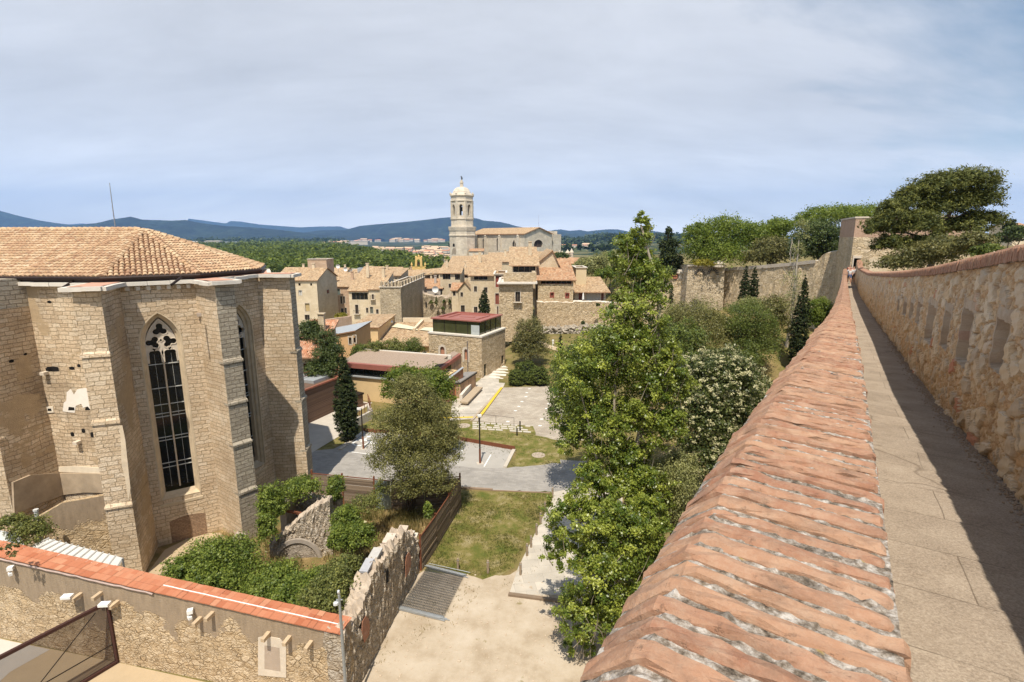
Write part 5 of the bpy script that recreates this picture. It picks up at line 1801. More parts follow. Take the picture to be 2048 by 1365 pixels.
# ------------------------------------------------------------------ foliage
def leaves(name, mat_, parent, blobs, n, size, seed, clump=.16, hang=0.0, shell=.72, flat=.0, per=26, aspect=.62, tone=(.5,.2), org=None, up=.5, blossom=None, rag_=1.0, wexp=.67):
    """many separate leaf faces gathered in twig clumps through the volume of several ellipsoids"""
    rg = np.random.default_rng(seed)
    B = np.array(blobs, float)                       # cx,cy,cz,rx,ry,rz
    wgt = (B[:, 3]*B[:, 4]*B[:, 5])**wexp
    wgt /= wgt.sum()
    nc = max(4, n//per)
    k = rg.choice(len(B), nc, p=wgt)
    d = rg.normal(size=(nc, 3))
    d /= np.linalg.norm(d, axis=1)[:, None]
    d[:, 2] = np.where(d[:, 2] < -.55, -d[:, 2], d[:, 2])
    rr = shell+(1.06-shell)*rg.random(nc)**.7
    inner = rg.random(nc) < .22
    rr = np.where(inner, rg.random(nc)**.5*shell, rr)
    rr = rr*np.where(rg.random(nc) < .12, rg.uniform(1.05, 1.22, nc), 1.0)*rag_+rr*(1-rag_)
    lump = 1+.10*np.sin(d[:, 0]*7+k)+.10*np.sin(d[:, 1]*8+d[:, 2]*6+k*2)
    C = B[k, :3]+d*B[k, 3:6]*(rr*lump)[:, None]
    cr = clump*(B[k, 3]+B[k, 4]+B[k, 5])/3*rg.uniform(.6, 1.3, nc)
    ct = rg.normal(tone[0], tone[1], nc)
    i = rg.integers(0, nc, n)
    off = rg.normal(size=(n, 3))*cr[i][:, None]*np.array([.75, .75, .55])
    P = C[i]+off
    P[:, 2] -= hang*np.abs(off[:, 0])
    nd = d[i]*.7+rg.normal(size=(n, 3))*.75+np.array([0, 0, up])
    nd /= np.linalg.norm(nd, axis=1)[:, None]
    t = np.cross(nd, rg.normal(size=(n, 3)))
    t /= np.maximum(np.linalg.norm(t, axis=1), 1e-6)[:, None]
    b = np.cross(nd, t)
    s = size*1.3*rg.uniform(.6, 1.25, n)
    a1, a2 = t*(s*.5)[:, None], b*(s*.5*aspect)[:, None]
    V = np.empty((n, 4, 3))
    V[:, 0] = P-a1
    V[:, 1] = P+a2+a1*.1
    V[:, 2] = P+a1
    V[:, 3] = P-a2+a1*.1
    o0 = np.array(ORG.get(parent.name, Vector((0, 0, 0)))) if org is None else np.array(org)
    V = (V.reshape(-1, 3)-o0).astype(np.float32)
    me = bpy.data.meshes.new(name)
    me.vertices.add(4*n)
    me.vertices.foreach_set('co', V.ravel())
    me.loops.add(4*n)
    me.loops.foreach_set('vertex_index', np.arange(4*n, dtype=np.int32))
    me.polygons.add(n)
    me.polygons.foreach_set('loop_start', np.arange(0, 4*n, 4, dtype=np.int32))
    me.update(calc_edges=True)
    a = me.attributes.new('tone', 'FLOAT', 'FACE')
    a.data.foreach_set('value', np.clip(ct[i]+rg.normal(0, .16, n), 0, 1).astype(np.float32))
    me.materials.append(mat_)
    o = bpy.data.objects.new(name, me)
    COL.objects.link(o)
    o.parent = parent
    return o
def limbs(name, mat_, parent, base, top, r0, blobs, seed, nb=9, bend=.3, stems=None):
    """tapered trunk with limbs reaching into the crown"""
    rg = random.Random(seed)
    m = MB()
    base, top = Vector(base), Vector(top)
    L = (top-base).length
    pts = [base.lerp(top, k/6)+Vector((rg.gauss(0, bend*.12*L*.1), rg.gauss(0, bend*.12*L*.1), 0))*(k > 0) for k in range(7)]
    m.tube(pts, [r0*(1.25 if k == 0 else 1-.12*k) for k in range(7)], 8)
    for k in range(nb):
        f = rg.uniform(.35, .95)
        p = base.lerp(top, f)
        b = blobs[rg.randrange(len(blobs))]
        q = Vector((b[0]+rg.uniform(-.6, .6)*b[3], b[1]+rg.uniform(-.6, .6)*b[4], b[2]+rg.uniform(-.3, .6)*b[5]))
        mid = p.lerp(q, .5)+Vector((rg.gauss(0, .12), rg.gauss(0, .12), rg.uniform(0, .3)))
        m.tube([p, mid, q], [r0*.38*(1.1-f*.5), r0*.22, r0*.06], 5, caps=False)
    return m.build(name, mat_, parent, smooth=True)
BARK = plain('brown_bark', (.13,.095,.065), .95, 0, .35, 6, .6)
BARKP = plain('pale_bark', (.34,.29,.22), .95, 0, .3, 5, .5)
L_POP = leaf_mat('poplar_leaf', (.066,.112,.014), (.390,.425,.070), .30, .38, .5)
L_OAK = leaf_mat('holm_oak_leaf', (0.052,0.063,0.018), (0.263,0.236,0.079), .22, .5, .35)
L_OLIVE = leaf_mat('olive_brown_leaf', (.070,.076,.020), (.310,.290,.095), .25, .5, .35)
L_GREEN = leaf_mat('fresh_green_leaf', (.045,.074,.014), (.210,.245,.052), .35, .5, .35)
L_BRIGHT = leaf_mat('bright_green_leaf', (.050,.090,.010), (.250,.300,.045), .38, .5, .35)
L_DARK = leaf_mat('dark_green_leaf', (.026,.048,.012), (.120,.150,.038), .22, .5, .35)
L_CYP = leaf_mat('cypress_leaf', (.014,.026,.008), (.075,.092,.026), .15, .6, .25)
L_PINE = leaf_mat('pine_needle', (.030,.048,.012), (.200,.200,.045), .22, .6, .25)
L_PRIV = leaf_mat('privet_leaf', (.030,.052,.012), (.160,.180,.050), .25, .42, .45)
L_GREYG = leaf_mat('grey_green_leaf', (0.123,0.140,0.044), (0.403,0.394,0.158), .28, .5, .35)
L_FIG = leaf_mat('vine_leaf', (.050,.090,.014), (.290,.340,.060), .33, .5, .35)
L_BLOS = leaf_mat('cream_blossom', (.34,.33,.16), (.68,.64,.40), .2, .7, .2)
L_YEL = leaf_mat('yellow_green_leaf', (.14,.13,.012), (.34,.29,.04), .3)
L_MIX = leaf_mat('garden_mixed_leaf', (0.061,0.084,0.021), (0.289,0.289,0.079), .28)

def px_blob(x, y, Y, rx, ry, depth=None):
    """ellipsoid seen at a pixel with pixel radii rx, ry, at distance Y"""
    p = at(x, y, Y)
    zc_ = Y*CP-(p.z-H)*SP
    k = zc_/F_PX
    a, b = rx*k, ry*k
    return (p.x, p.y, p.z, a, depth if depth else a*.95, b)
def tree(name, label, blobs, mat_, n, size, seed, base=None, r0=.15, bark=None, cat='tree', group=None, extra=None, clump=.2, crown='crown', trunk=True, nb=9, **kw):
    cx = sum(b[0]*b[3] for b in blobs)/sum(b[3] for b in blobs)
    cy = sum(b[1]*b[3] for b in blobs)/sum(b[3] for b in blobs)
    zb = min(b[2]-b[5] for b in blobs)
    if base is None:
        base = (cx, cy, float(zg(cx, cy)))
    t_ = thing(name, base, label, cat, group)
    if trunk:
        topb = max(blobs, key=lambda b: b[2])
        limbs('trunk', bark or BARK, t_, base, (topb[0], topb[1], topb[2]+topb[5]*.3), r0, blobs, seed, nb)
    leaves(crown, mat_, t_, blobs, n, size, seed, clump=clump, **kw)
    if extra: extra(t_)
    return t_
# --- the tall poplar next to the wall
YP = 25.0
pb = [px_blob(1280, 475, YP+1, 24, 46), px_blob(1262, 520, YP+1, 38, 50), px_blob(1285, 575, YP+1, 45, 55), px_blob(1268, 640, YP+.5, 60, 60),
      px_blob(1240, 700, YP+.5, 66, 62), px_blob(1300, 705, YP, 48, 55), px_blob(1190, 745, YP+1, 70, 60), px_blob(1290, 780, YP, 55, 60), px_blob(1165, 805, YP+1.5, 55, 55),
      px_blob(1200, 850, YP+.5, 62, 60), px_blob(1275, 850, YP, 60, 62), px_blob(1150, 880, YP+1.5, 38, 40), px_blob(1340, 770, YP, 38, 55), px_blob(1225, 930, YP, 46, 50), px_blob(1240, 990, YP-1, 48, 42), px_blob(1295, 985, YP-1, 40, 48), px_blob(1180, 965, YP-1, 35, 40), px_blob(1325, 860, YP, 42, 50), px_blob(1270, 930, YP, 40, 45)]
def poplar_stems(t_):
    m = MB()
    rg = random.Random(9)
    for line, r in (([(1238,1200),(1245,1060),(1262,930),(1285,830),(1312,700),(1318,600),(1300,520),(1282,450)], .16), ([(1235,1180),(1232,1040),(1225,930),(1228,800),(1240,690),(1262,580)], .10), ([(1250,1120),(1275,980),(1305,860),(1335,760),(1352,690)], .08), ([(1230,1100),(1205,960),(1180,850),(1160,770)], .07)):
        pts = [at(x+rg.gauss(0, 2), y, YP-.4+.15*i) for i, (x, y) in enumerate(line)]
        if line[0][1] > 1190: pts = [Vector((pts[0].x-.2, pts[0].y, 0))]+pts
        m.tube(pts, [r*(1.15-.95*i/len(pts)) for i in range(len(pts))], 7)
    for k in range(60):          # bare twigs showing among the leaves
        b = pb[rg.randrange(len(pb))]
        p = Vector((b[0]+rg.uniform(-.5, .5)*b[3], b[1]-b[4]*.6, b[2]-b[5]*rg.uniform(.2, .9)))
        q = p+Vector((rg.gauss(0, .35), -.25, rg.uniform(.5, 1.4)))
        m.tube([p, p.lerp(q, .5)+Vector((rg.gauss(0, .08), 0, 0)), q], [.028, .02, .008], 4, caps=False)
    m.build('stems', BARKP, t_, smooth=True)
tree('poplar_tree', 'tall slender poplar with glossy leaves and pale stems beside the parapet', [(b[0], b[1], b[2], b[3]*1.08, b[4]*1.05, b[5]*1.08) for b in pb], L_POP, 125000, .105, 101, base=(at(1238,1200,YP-.4).x-.2, YP-.4, 0), trunk=False, extra=poplar_stems, clump=.14, per=80, shell=.58, tone=(.42,.26), wexp=.36)
# --- round lower trees at its foot
lb = [px_blob(1155, 1040, 22, 62, 60), px_blob(1240, 1075, 21.5, 75, 75), px_blob(1130, 1100, 22, 45, 40), px_blob(1210, 1150, 21, 75, 60), px_blob(1170, 1230, 21, 60, 50), px_blob(1290, 1050, 22, 50, 55), px_blob(1230, 1230, 21, 55, 60), px_blob(1160, 1290, 21, 30, 40), px_blob(1300, 1120, 22, 45, 60)]
def suckers(t_):
    m = MB()
    rg = random.Random(19)
    for k in range(34):
        b = lb[rg.randrange(len(lb))]
        p = Vector((b[0]+rg.uniform(-.6, .6)*b[3], b[1]-b[4]*.75, b[2]-b[5]*rg.uniform(.0, .9)))
        q = p+Vector((rg.gauss(0, .3), -.2, rg.uniform(.5, 1.5)))
        m.tube([p, p.lerp(q, .5)+Vector((rg.gauss(0, .08), 0, 0)), q], [.022, .016, .006], 4, caps=False)
    m.build('twigs', BARKP, t_, smooth=True)
tree('young_poplar_tree', 'bushy young poplar spreading low at the foot of the tall poplar', lb, L_POP, 66000, .10, 102, base=(at(1215,1230,21.5).x, 21.5, 0), r0=.12, bark=BARKP, extra=suckers, clump=.12, per=85, shell=.60, tone=(.42,.27))
# --- tree behind the poplar on the plaza side
tree('broadleaf_tree', 'dense green tree half hidden behind the tall poplar beside the plaza', [px_blob(1150, 770, 36, 48, 50), px_blob(1135, 830, 36, 34, 45), px_blob(1200, 720, 37, 55, 50), px_blob(1370, 760, 36, 50, 60), px_blob(1350, 700, 37, 60, 50)], L_GREEN, 26000, .15, 103, r0=.2, clump=.2)
# --- flowering privet
vb = [px_blob(1450, 775, 31, 72, 62), px_blob(1405, 840, 30.5, 62, 70), px_blob(1480, 850, 31, 58, 65), px_blob(1425, 925, 30, 70, 65), px_blob(1500, 800, 32, 40, 45), px_blob(1440, 735, 32, 45, 35), px_blob(1370, 760, 32, 40, 45)]
def blossom(t_):
    leaves('blossom', L_BLOS, t_, [(b[0], b[1], b[2]+.05, b[3]*1.03, b[4]*1.03, b[5]*1.03) for b in vb], 30000, .085, 55, clump=.045, shell=.96, per=16, up=.9, tone=(.55,.25))
tree('flowering_tree', 'dark leaved tree covered in cream blossom clusters between poplar and parapet', vb, L_PRIV, 60000, .12, 104, r0=.2, extra=blossom, clump=.16, per=30, shell=.7)
tree('shrub', 'pale grey green shrub between the poplars and the flowering tree', [px_blob(1340, 965, 25, 48, 45), px_blob(1330, 1010, 25, 45, 40), px_blob(1360, 930, 25.5, 30, 25)], L_GREYG, 24000, .075, 105, cat='shrub', r0=.08, clump=.2)
# --- the big holm oak by the fence
ob = [px_blob(832, 815, 33.2, 46, 55), px_blob(800, 860, 33.2, 50, 52), px_blob(865, 850, 33.4, 48, 52), px_blob(785, 915, 33, 46, 46), px_blob(845, 925, 33, 55, 46), px_blob(890, 900, 33.4, 38, 48), px_blob(818, 968, 32.8, 42, 26), px_blob(870, 965, 33, 40, 26), px_blob(812, 775, 33.5, 28, 26)]
bo = gp(818, 1022)
def multi(t_):
    m = MB()
    rg = random.Random(3)
    for k in range(7):
        q = ob[k]
        a = Vector((bo.x+rg.gauss(0, .15), bo.y+rg.gauss(0, .1), 0))
        b_ = Vector((q[0], q[1], q[2]))
        m.tube([a, a.lerp(b_, .4)+Vector((rg.gauss(0, .12), 0, .3)), b_], [.07, .05, .015], 6)
    m.build('stems', BARK, t_, smooth=True)
tree('holm_oak', 'large rounded olive green tree growing in front of the board fence', ob, L_OLIVE, 85000, .082, 106, base=bo, trunk=False, extra=multi, clump=.17, per=30, shell=.66)
tree('broadleaf_tree', 'bright green broad tree behind the olive green tree by the museum', [px_blob(850, 765, 43, 48, 26), px_blob(805, 760, 43, 32, 25), px_blob(880, 790, 43, 28, 28), px_blob(790, 785, 43, 22, 14)], L_BRIGHT, 16000, .15, 107, r0=.18, clump=.22)
# --- cypresses
def cypress(label, x, ytop, ybase, Y, w, seed, n=9000, base_z=None, size=.10, mat_=None, group=None):
    p, q = at(x, ytop, Y), at(x, ybase, Y)
    zb = q.z if base_z is None else base_z
    hh = p.z-zb
    k = Y/F_PX
    r = w*k/2
    prof = [(.05,.5),(.11,.72),(.17,.86),(.24,.96),(.31,1.0),(.38,1.0),(.45,.97),(.52,.92),(.59,.85),(.66,.76),(.73,.66),(.80,.53),(.86,.40),(.91,.28),(.95,.18),(.98,.09)]
    rg = random.Random(seed)
    bl = [(q.x+rg.gauss(0, r*.05), Y+rg.gauss(0, r*.05), zb+hh*f, r*a, r*a, hh*.075) for f, a in prof]
    t_ = thing('cypress_tree', (q.x, Y, zb), label, 'tree', group)
    m = MB()
    m.tube([(q.x, Y, zb-.2), (q.x, Y, zb+hh*.5), (q.x, Y, zb+hh*.9)], [max(.05, r*.2), r*.12, .02], 6)
    m.build('trunk', BARK, t_)
    leaves('crown', mat_ or L_CYP, t_, bl, int(n*2.2), size, seed, clump=.09, shell=.9, per=22, rag_=0.0, up=1.0, aspect=.5, tone=(.45,.22))
    return t_
cypress('large dark cypress standing beside the parking bay lamp post', 697, 716, 882, gp(697,882).y, 46, 201, 26000, 0, .11)
cypress('dark cypress leaning on the tall pale house above the glass pavilion', 969, 578, 640, 92, 21, 202, 7000, None, .18)
cypress('thin young cypress beside the garden path below the old wall', 1120, 665, 720, 76.5, 11, 203, 3500, None, .12)
cypress('left cypress of the pair growing against the long town wall', 1486, 536, 615, 68, 20, 204, 6000, None, .13)
cypress('right cypress of the pair growing against the long town wall', 1504, 534, 608, 69, 20, 205, 6000, None, .13)
cypress('small distant cypress at the far left end of the town wall', 1341, 566, 615, 80, 9, 206, 2500, None, .13)
cypress('very tall narrow cypress in the garden near the parapet', 1591, 558, 745, gg(1591,745).y, 34, 207, 22000, None, .11)
cypress('tiny cypress growing out of the old plant-covered wall', 873, 594, 613, 141, 7, 208, 1200, None, .16, L_GREEN)
# --- bare-topped poplar in the garden
dp = thing('dead_poplar', (at(1575,745,61).x, 61, 3), 'half dead pale poplar trunk with sparse leaves beside the tall cypress', 'tree')
m = MB()
m.tube([(at(1575,745,61).x, 61, 3), at(1572,700,61), at(1582,640,61), at(1590,570,61), at(1598,480,61)], [.24,.20,.17,.13,.04], 8)
rg = random.Random(8)
for k in range(22):
    a = at(1583+rg.uniform(-4, 8), 690-k*9, 61)
    b = a+Vector((rg.gauss(0, .45), rg.gauss(0, .3), rg.uniform(1.2, 2.6)))
    m.tube([a, a.lerp(b, .5)+Vector((rg.gauss(0,.1),0,0)), b], [.05,.035,.012], 5)
m.build('trunk', plain('bleached_bark', (.42,.37,.30), .95, 0, .3, 4, .4), dp, smooth=True)
leaves('crown', L_GREYG, dp, [px_blob(1604, 465, 61, 12, 24), px_blob(1592, 500, 61, 14, 20), px_blob(1590, 565, 61, 20, 25), px_blob(1582, 610, 61, 16, 30)], 3500, .11, 77, clump=.3)
# --- garden trees on the right
tree('holm_oak', 'wide dusty olive tree in the garden right of the poplar', [px_blob(1385, 650, 55.5, 60, 45), px_blob(1345, 660, 55.5, 40, 45), px_blob(1420, 665, 55.5, 40, 45), px_blob(1380, 690, 55, 60, 30), px_blob(1330, 700, 55, 30, 35)], L_OLIVE, 30000, .13, 301, r0=.2, clump=.18)
tree('oak_tree', 'round mid green tree in the garden with visible trunk', [px_blob(1495, 645, 55.5, 48, 38), px_blob(1470, 675, 55.5, 38, 36), px_blob(1520, 675, 55.5, 36, 36), px_blob(1500, 700, 55, 55.5, 26), px_blob(1490, 715, 55, 35, 20)], L_GREEN, 28000, .13, 302, base=gg(1498,755), r0=.18, clump=.18)
tree('small_tree', 'small greyish tree between the round green tree and the dead poplar', [px_blob(1548, 628, 60, 28, 30), px_blob(1560, 655, 60, 24, 24)], L_OLIVE, 8000, .14, 303, r0=.12)
tree('citrus_tree', 'bright green round tree close beside the parapet far along the wall', [px_blob(1638, 625, 60, 28, 24), px_blob(1622, 642, 60, 18, 20), px_blob(1652, 640, 60, 20, 20)], L_BRIGHT, 11000, .14, 304, base=gg(1636,705), r0=.14)
tree('shrub', 'grey green shrub below the pair of cypresses', [px_blob(1500, 612, 66, 26, 14), px_blob(1478, 620, 66, 18, 10)], L_GREYG, 5000, .14, 305, cat='shrub')
# --- garden beyond the plaza
gw = zg(3.5, 72)
tree('holm_oak', 'round holm oak on the slope behind the clipped shrubs', [px_blob(1060, 668, 76, 27, 28), px_blob(1048, 690, 76, 23, 24), px_blob(1072, 692, 76, 24, 24), px_blob(1060, 705, 75.5, 28, 14)], L_OAK, 22000, .15, 306, base=gg(1060,722), r0=.2, clump=.2)
tree('shrub', 'reddish green small shrub at the left foot of the holm oak', [px_blob(1032, 695, 77, 9, 14), px_blob(1033, 700, 77, 8, 9)], L_OAK, 2500, .14, 307, cat='shrub', trunk=False)
L_TOP = leaf_mat('clipped_box_leaf', (.034,.056,.010), (.185,.215,.045), .15, .6, .25)
for i, (x, y, rx, ry, Y, lb_) in enumerate(((1053,744,24,19,68.6,'tallest clipped round shrub at the back of the plaza shrub group'),(1033,755,14,14,67.0,'left ball of the clipped shrub group at the plaza edge'),(1080,752,17,16,67.2,'right ball of the clipped shrub group at the plaza edge'),(1058,756,15,15,67.6,'middle ball of the clipped shrub group at the plaza edge'))):
    b = px_blob(x, y, Y, rx, ry)
    t_ = thing('clipped_shrub', (b[0], b[1], 0), lb_, 'shrub', 'clipped round shrubs at the plaza edge')
    leaves('foliage', L_TOP, t_, [b, (b[0], b[1], b[2]*.55, b[3]*.98, b[4]*.98, b[2]*.6)], 16000, .10, 310+i, clump=.06, shell=.95, per=20)
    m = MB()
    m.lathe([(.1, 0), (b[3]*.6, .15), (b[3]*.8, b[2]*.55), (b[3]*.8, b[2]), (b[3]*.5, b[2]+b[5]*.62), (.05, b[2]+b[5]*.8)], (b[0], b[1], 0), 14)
    m.build('inner_shade_core', plain('shrub_core_shade', (.012,.016,.006), .95), t_)  # solid near-black core stands in for the shade within the foliage
tree('shrub', 'small round shrub left of the thin young cypress', [px_blob(1109, 732, 73, 9, 11)], L_TOP, 3000, .10, 320, cat='shrub', trunk=False, clump=.12)
for i, (x, y, lb_) in enumerate(((1142,702,'left clump of the low hedge along the garden path'),(1156,706,'middle clump of the low hedge along the garden path'),(1170,712,'right clump of the low hedge along the garden path'))):
    tree('hedge_clump', lb_, [px_blob(x, y, 78, 9, 9)], L_DARK, 2200, .12, 330+i, cat='hedge', trunk=False, group='hedge clumps by the garden path')
# --- trees by the houses on the left
tree('broadleaf_tree', 'dark green tree top left of the peach house, nearest the apse', [px_blob(622, 672, 62, 26, 28), px_blob(612, 705, 62, 22, 26)], L_DARK, 12000, .16, 340, r0=.2)
tree('broadleaf_tree', 'dark green tree directly in front of the peach house wall', [px_blob(655, 690, 60, 26, 26), px_blob(645, 722, 59, 30, 26), px_blob(668, 722, 59, 20, 30), px_blob(640, 742, 58, 32, 16)], L_DARK, 17000, .16, 341, r0=.2)
tree('yellow_bush', 'yellow green bush behind the peach roof terrace wall', [px_blob(684, 634, 95, 12, 6)], L_YEL, 2500, .2, 342, cat='bush', trunk=False)
for i, (x, y, rx, ry, mt, lb_) in enumerate(((722,705,17,13,L_GREEN,'low bright bush at the left end of the convent courtyard'),(752,702,20,17,L_MIX,'second courtyard bush in front of the convent windows'),(788,700,20,20,L_MIX,'dark leafy courtyard shrub below the convent eaves'),(824,703,22,24,L_GREEN,'tallest leafy courtyard shrub beside the square stone building'))):
    tree('courtyard_shrub', lb_, [px_blob(x, y, 66, rx, ry), px_blob(x-rx*.3, y+ry*.4, 66, rx*.8, ry*.7)], mt, 6500, .14, 350+i, cat='shrub', r0=.06, group='shrubs in the convent courtyard')
# --- overgrown garden of the ruin
def bush(label, blobs, n, seed, mt=None, size=.10, flowers=0):
    def fl_(t_):
        leaves('blossom', L_BLOS, t_, [(b[0], b[1], b[2], b[3]*1.03, b[4]*1.03, b[5]*1.05) for b in blobs], flowers, .13, seed+5, clump=.02, shell=.99, per=14, up=1.2)
    return tree('overgrown_bush', label, blobs, mt or L_FIG, n, size, seed, cat='bush', trunk=False, clump=.2, per=24, shell=.6, extra=fl_ if flowers else None)
bush('leafy bush spilling over the orange coping below the apse window', [px_blob(420, 1130, 23.5, 55, 45), px_blob(365, 1150, 22.5, 40, 32), px_blob(470, 1120, 24.5, 45, 40), px_blob(395, 1175, 21.5, 35, 22), px_blob(440, 1165, 22.5, 50, 30)], 26000, 401, flowers=160)
bush('big leafy bush in front of the ruined vault', [px_blob(548, 1168, 23, 50, 34), px_blob(625, 1180, 22.5, 52, 32), px_blob(525, 1185, 22, 40, 30), px_blob(590, 1195, 21.5, 55, 28)], 30000, 402, flowers=60)
bush('greyish bush beside the yard corner lamp post', [px_blob(665, 1185, 20.8, 40, 42), px_blob(690, 1150, 22.5, 32, 40), px_blob(640, 1200, 20.3, 40, 25)], 17000, 403, L_MIX, .085)
bush('climbing greenery along the foot of the second buttress', [px_blob(546, 1008, 29, 24, 38), px_blob(536, 1060, 28, 18, 36), px_blob(600, 978, 31, 34, 18)], 17000, 404)
bush('leafy bush right of the ruined vault', [px_blob(693, 1045, 28.5, 26, 30), px_blob(716, 1072, 27, 28, 26), px_blob(680, 1080, 26.5, 22, 26)], 17000, 405, flowers=70)
bush('small bush against the first fence panel', [px_blob(672, 975, 31, 17, 22), px_blob(668, 995, 31, 14, 16)], 4500, 406)
bush('low weeds below the glass fence panel', [px_blob(735, 1008, 30.5, 30, 16), px_blob(760, 985, 31.5, 12, 24)], 4500, 407, L_MIX, .08)
bush('small green sapling by the fence corner', [px_blob(857, 1025, 29.5, 8, 20)], 1200, 408)
bush('shaded weeds between concrete remnant and white sheet roof', [px_blob(60, 1065, 25.5, 35, 26), px_blob(25, 1045, 25.5, 25, 14)], 5000, 409, L_MIX, .09)
bush('sparse twiggy weed growing on the orange coping', [px_blob(22, 1102, 20.6, 16, 14)], 260, 410, L_OAK, .09)
# --- trees behind the long wall
def backtrees():
    tree('conifer_tree', 'dark conifer with drooping tiers left of the wall turret', [px_blob(1337, 470, 88, 8, 14), px_blob(1337, 495, 88, 17, 16), px_blob(1337, 520, 88, 24, 16), px_blob(1336, 545, 88, 30, 16)], L_CYP, 12000, .26, 501, r0=.25, hang=.3)
    tree('locust_tree', 'broad bright locust tree behind the long wall, left of centre', [px_blob(1400, 490, 84, 32, 32), px_blob(1450, 470, 86, 48, 32), px_blob(1435, 510, 84, 55, 24), px_blob(1500, 480, 86, 40, 30), px_blob(1395, 460, 86, 26, 12)], L_BRIGHT, 26000, .25, 502, r0=.3)
    tree('locust_tree', 'small flat topped locust crown above the long wall', [px_blob(1555, 455, 88, 32, 14), px_blob(1540, 475, 88, 34, 18)], L_BRIGHT, 9000, .25, 503, r0=.25)
    tree('holm_oak', 'dusty dark oak behind the wall beside the dead poplar top', [px_blob(1545, 505, 80, 36, 26), px_blob(1520, 515, 80, 26, 18)], L_OAK, 12000, .22, 504, r0=.25)
    tree('broadleaf_tree', 'dark spreading tree close to the brick topped tower', [px_blob(1640, 480, 74, 46, 34), px_blob(1610, 500, 74, 26, 24), px_blob(1665, 500, 74, 26, 24)], L_DARK, 17000, .22, 505, r0=.3)
    tree('locust_tree', 'bright locust tree reaching over the tower top', [px_blob(1665, 433, 95, 55, 16), px_blob(1720, 428, 96, 42, 14), px_blob(1620, 445, 95, 32, 14)], L_BRIGHT, 15000, .25, 506, r0=.3)
    tree('shrub', 'yellow flowering shrub left of the wall turret', [px_blob(1408, 527, 78, 18, 6)], L_YEL, 2500, .2, 507, cat='shrub', trunk=False)
backtrees()
# --- pine outside the wall on the right
pn = [px_blob(1925, 368, 46, 58, 24), px_blob(1870, 375, 46, 40, 24), px_blob(1830, 400, 46, 40, 26), px_blob(1945, 400, 46, 48, 22), px_blob(1890, 415, 46, 50, 26), px_blob(1790, 425, 45, 34, 24), px_blob(1960, 440, 46, 40, 16), px_blob(1760, 455, 45, 30, 20), px_blob(1835, 450, 45, 45, 26), px_blob(1920, 455, 46, 45, 18), px_blob(1780, 490, 45, 34, 18), px_blob(1850, 490, 45, 36, 20), px_blob(1745, 462, 45, 14, 12)]
tree('pine_tree', 'large windswept pine with layered dark crown outside the right wall', pn, L_PINE, 78000, .21, 601, base=(at(1850,520,46).x, 46, 14.5), r0=.3, clump=.17, nb=16, aspect=.34, shell=.55, up=.9, hang=-.1)
tree('broom_shrub', 'rusty green scrub below the pine along the right wall', [px_blob(1900, 495, 40, 50, 20), px_blob(1850, 515, 42, 50, 20), px_blob(1800, 527, 43, 40, 14), px_blob(1950, 485, 38, 30, 18)], L_OAK, 18000, .14, 602, cat='shrub', trunk=False)
tree('broom_shrub', 'bright low shrub right of the pine scrub', [px_blob(1980, 500, 36, 18, 10), px_blob(1955, 505, 36, 14, 10)], L_GREEN, 3500, .12, 603, cat='shrub', trunk=False)
tree('cypress_tree', 'dark distant conifer beside the small pink house', [px_blob(2020, 462, 120, 12, 20), px_blob(2020, 475, 120, 18, 12)], L_CYP, 3500, .4, 604)
tree('broadleaf_tree', 'distant dark tree at the right picture edge', [px_blob(2050, 466, 110, 30, 12), px_blob(2000, 478, 115, 20, 8)], L_DARK, 4000, .4, 605)
# --- by the cathedral
tree('broadleaf_tree', 'pale green garden tree right of the tan block', [px_blob(1175, 540, 128, 25, 20), px_blob(1200, 530, 130, 25, 18), px_blob(1150, 540, 128, 14, 12)], L_GREYG, 9000, .32, 610)
tree('broadleaf_tree', 'pale green garden tree beside the poplar top', [px_blob(1225, 520, 135, 25, 16), px_blob(1215, 540, 132, 25, 18)], L_GREYG, 8000, .32, 611)
tree('broadleaf_tree', 'bright green low tree behind the terrace house', [px_blob(1212, 550, 122, 20, 12)], L_BRIGHT, 4000, .3, 612)
tree('broadleaf_tree', 'dark green tree below the cathedral gable', [px_blob(1120, 512, 200, 16, 5)], L_DARK, 2500, .45, 613)
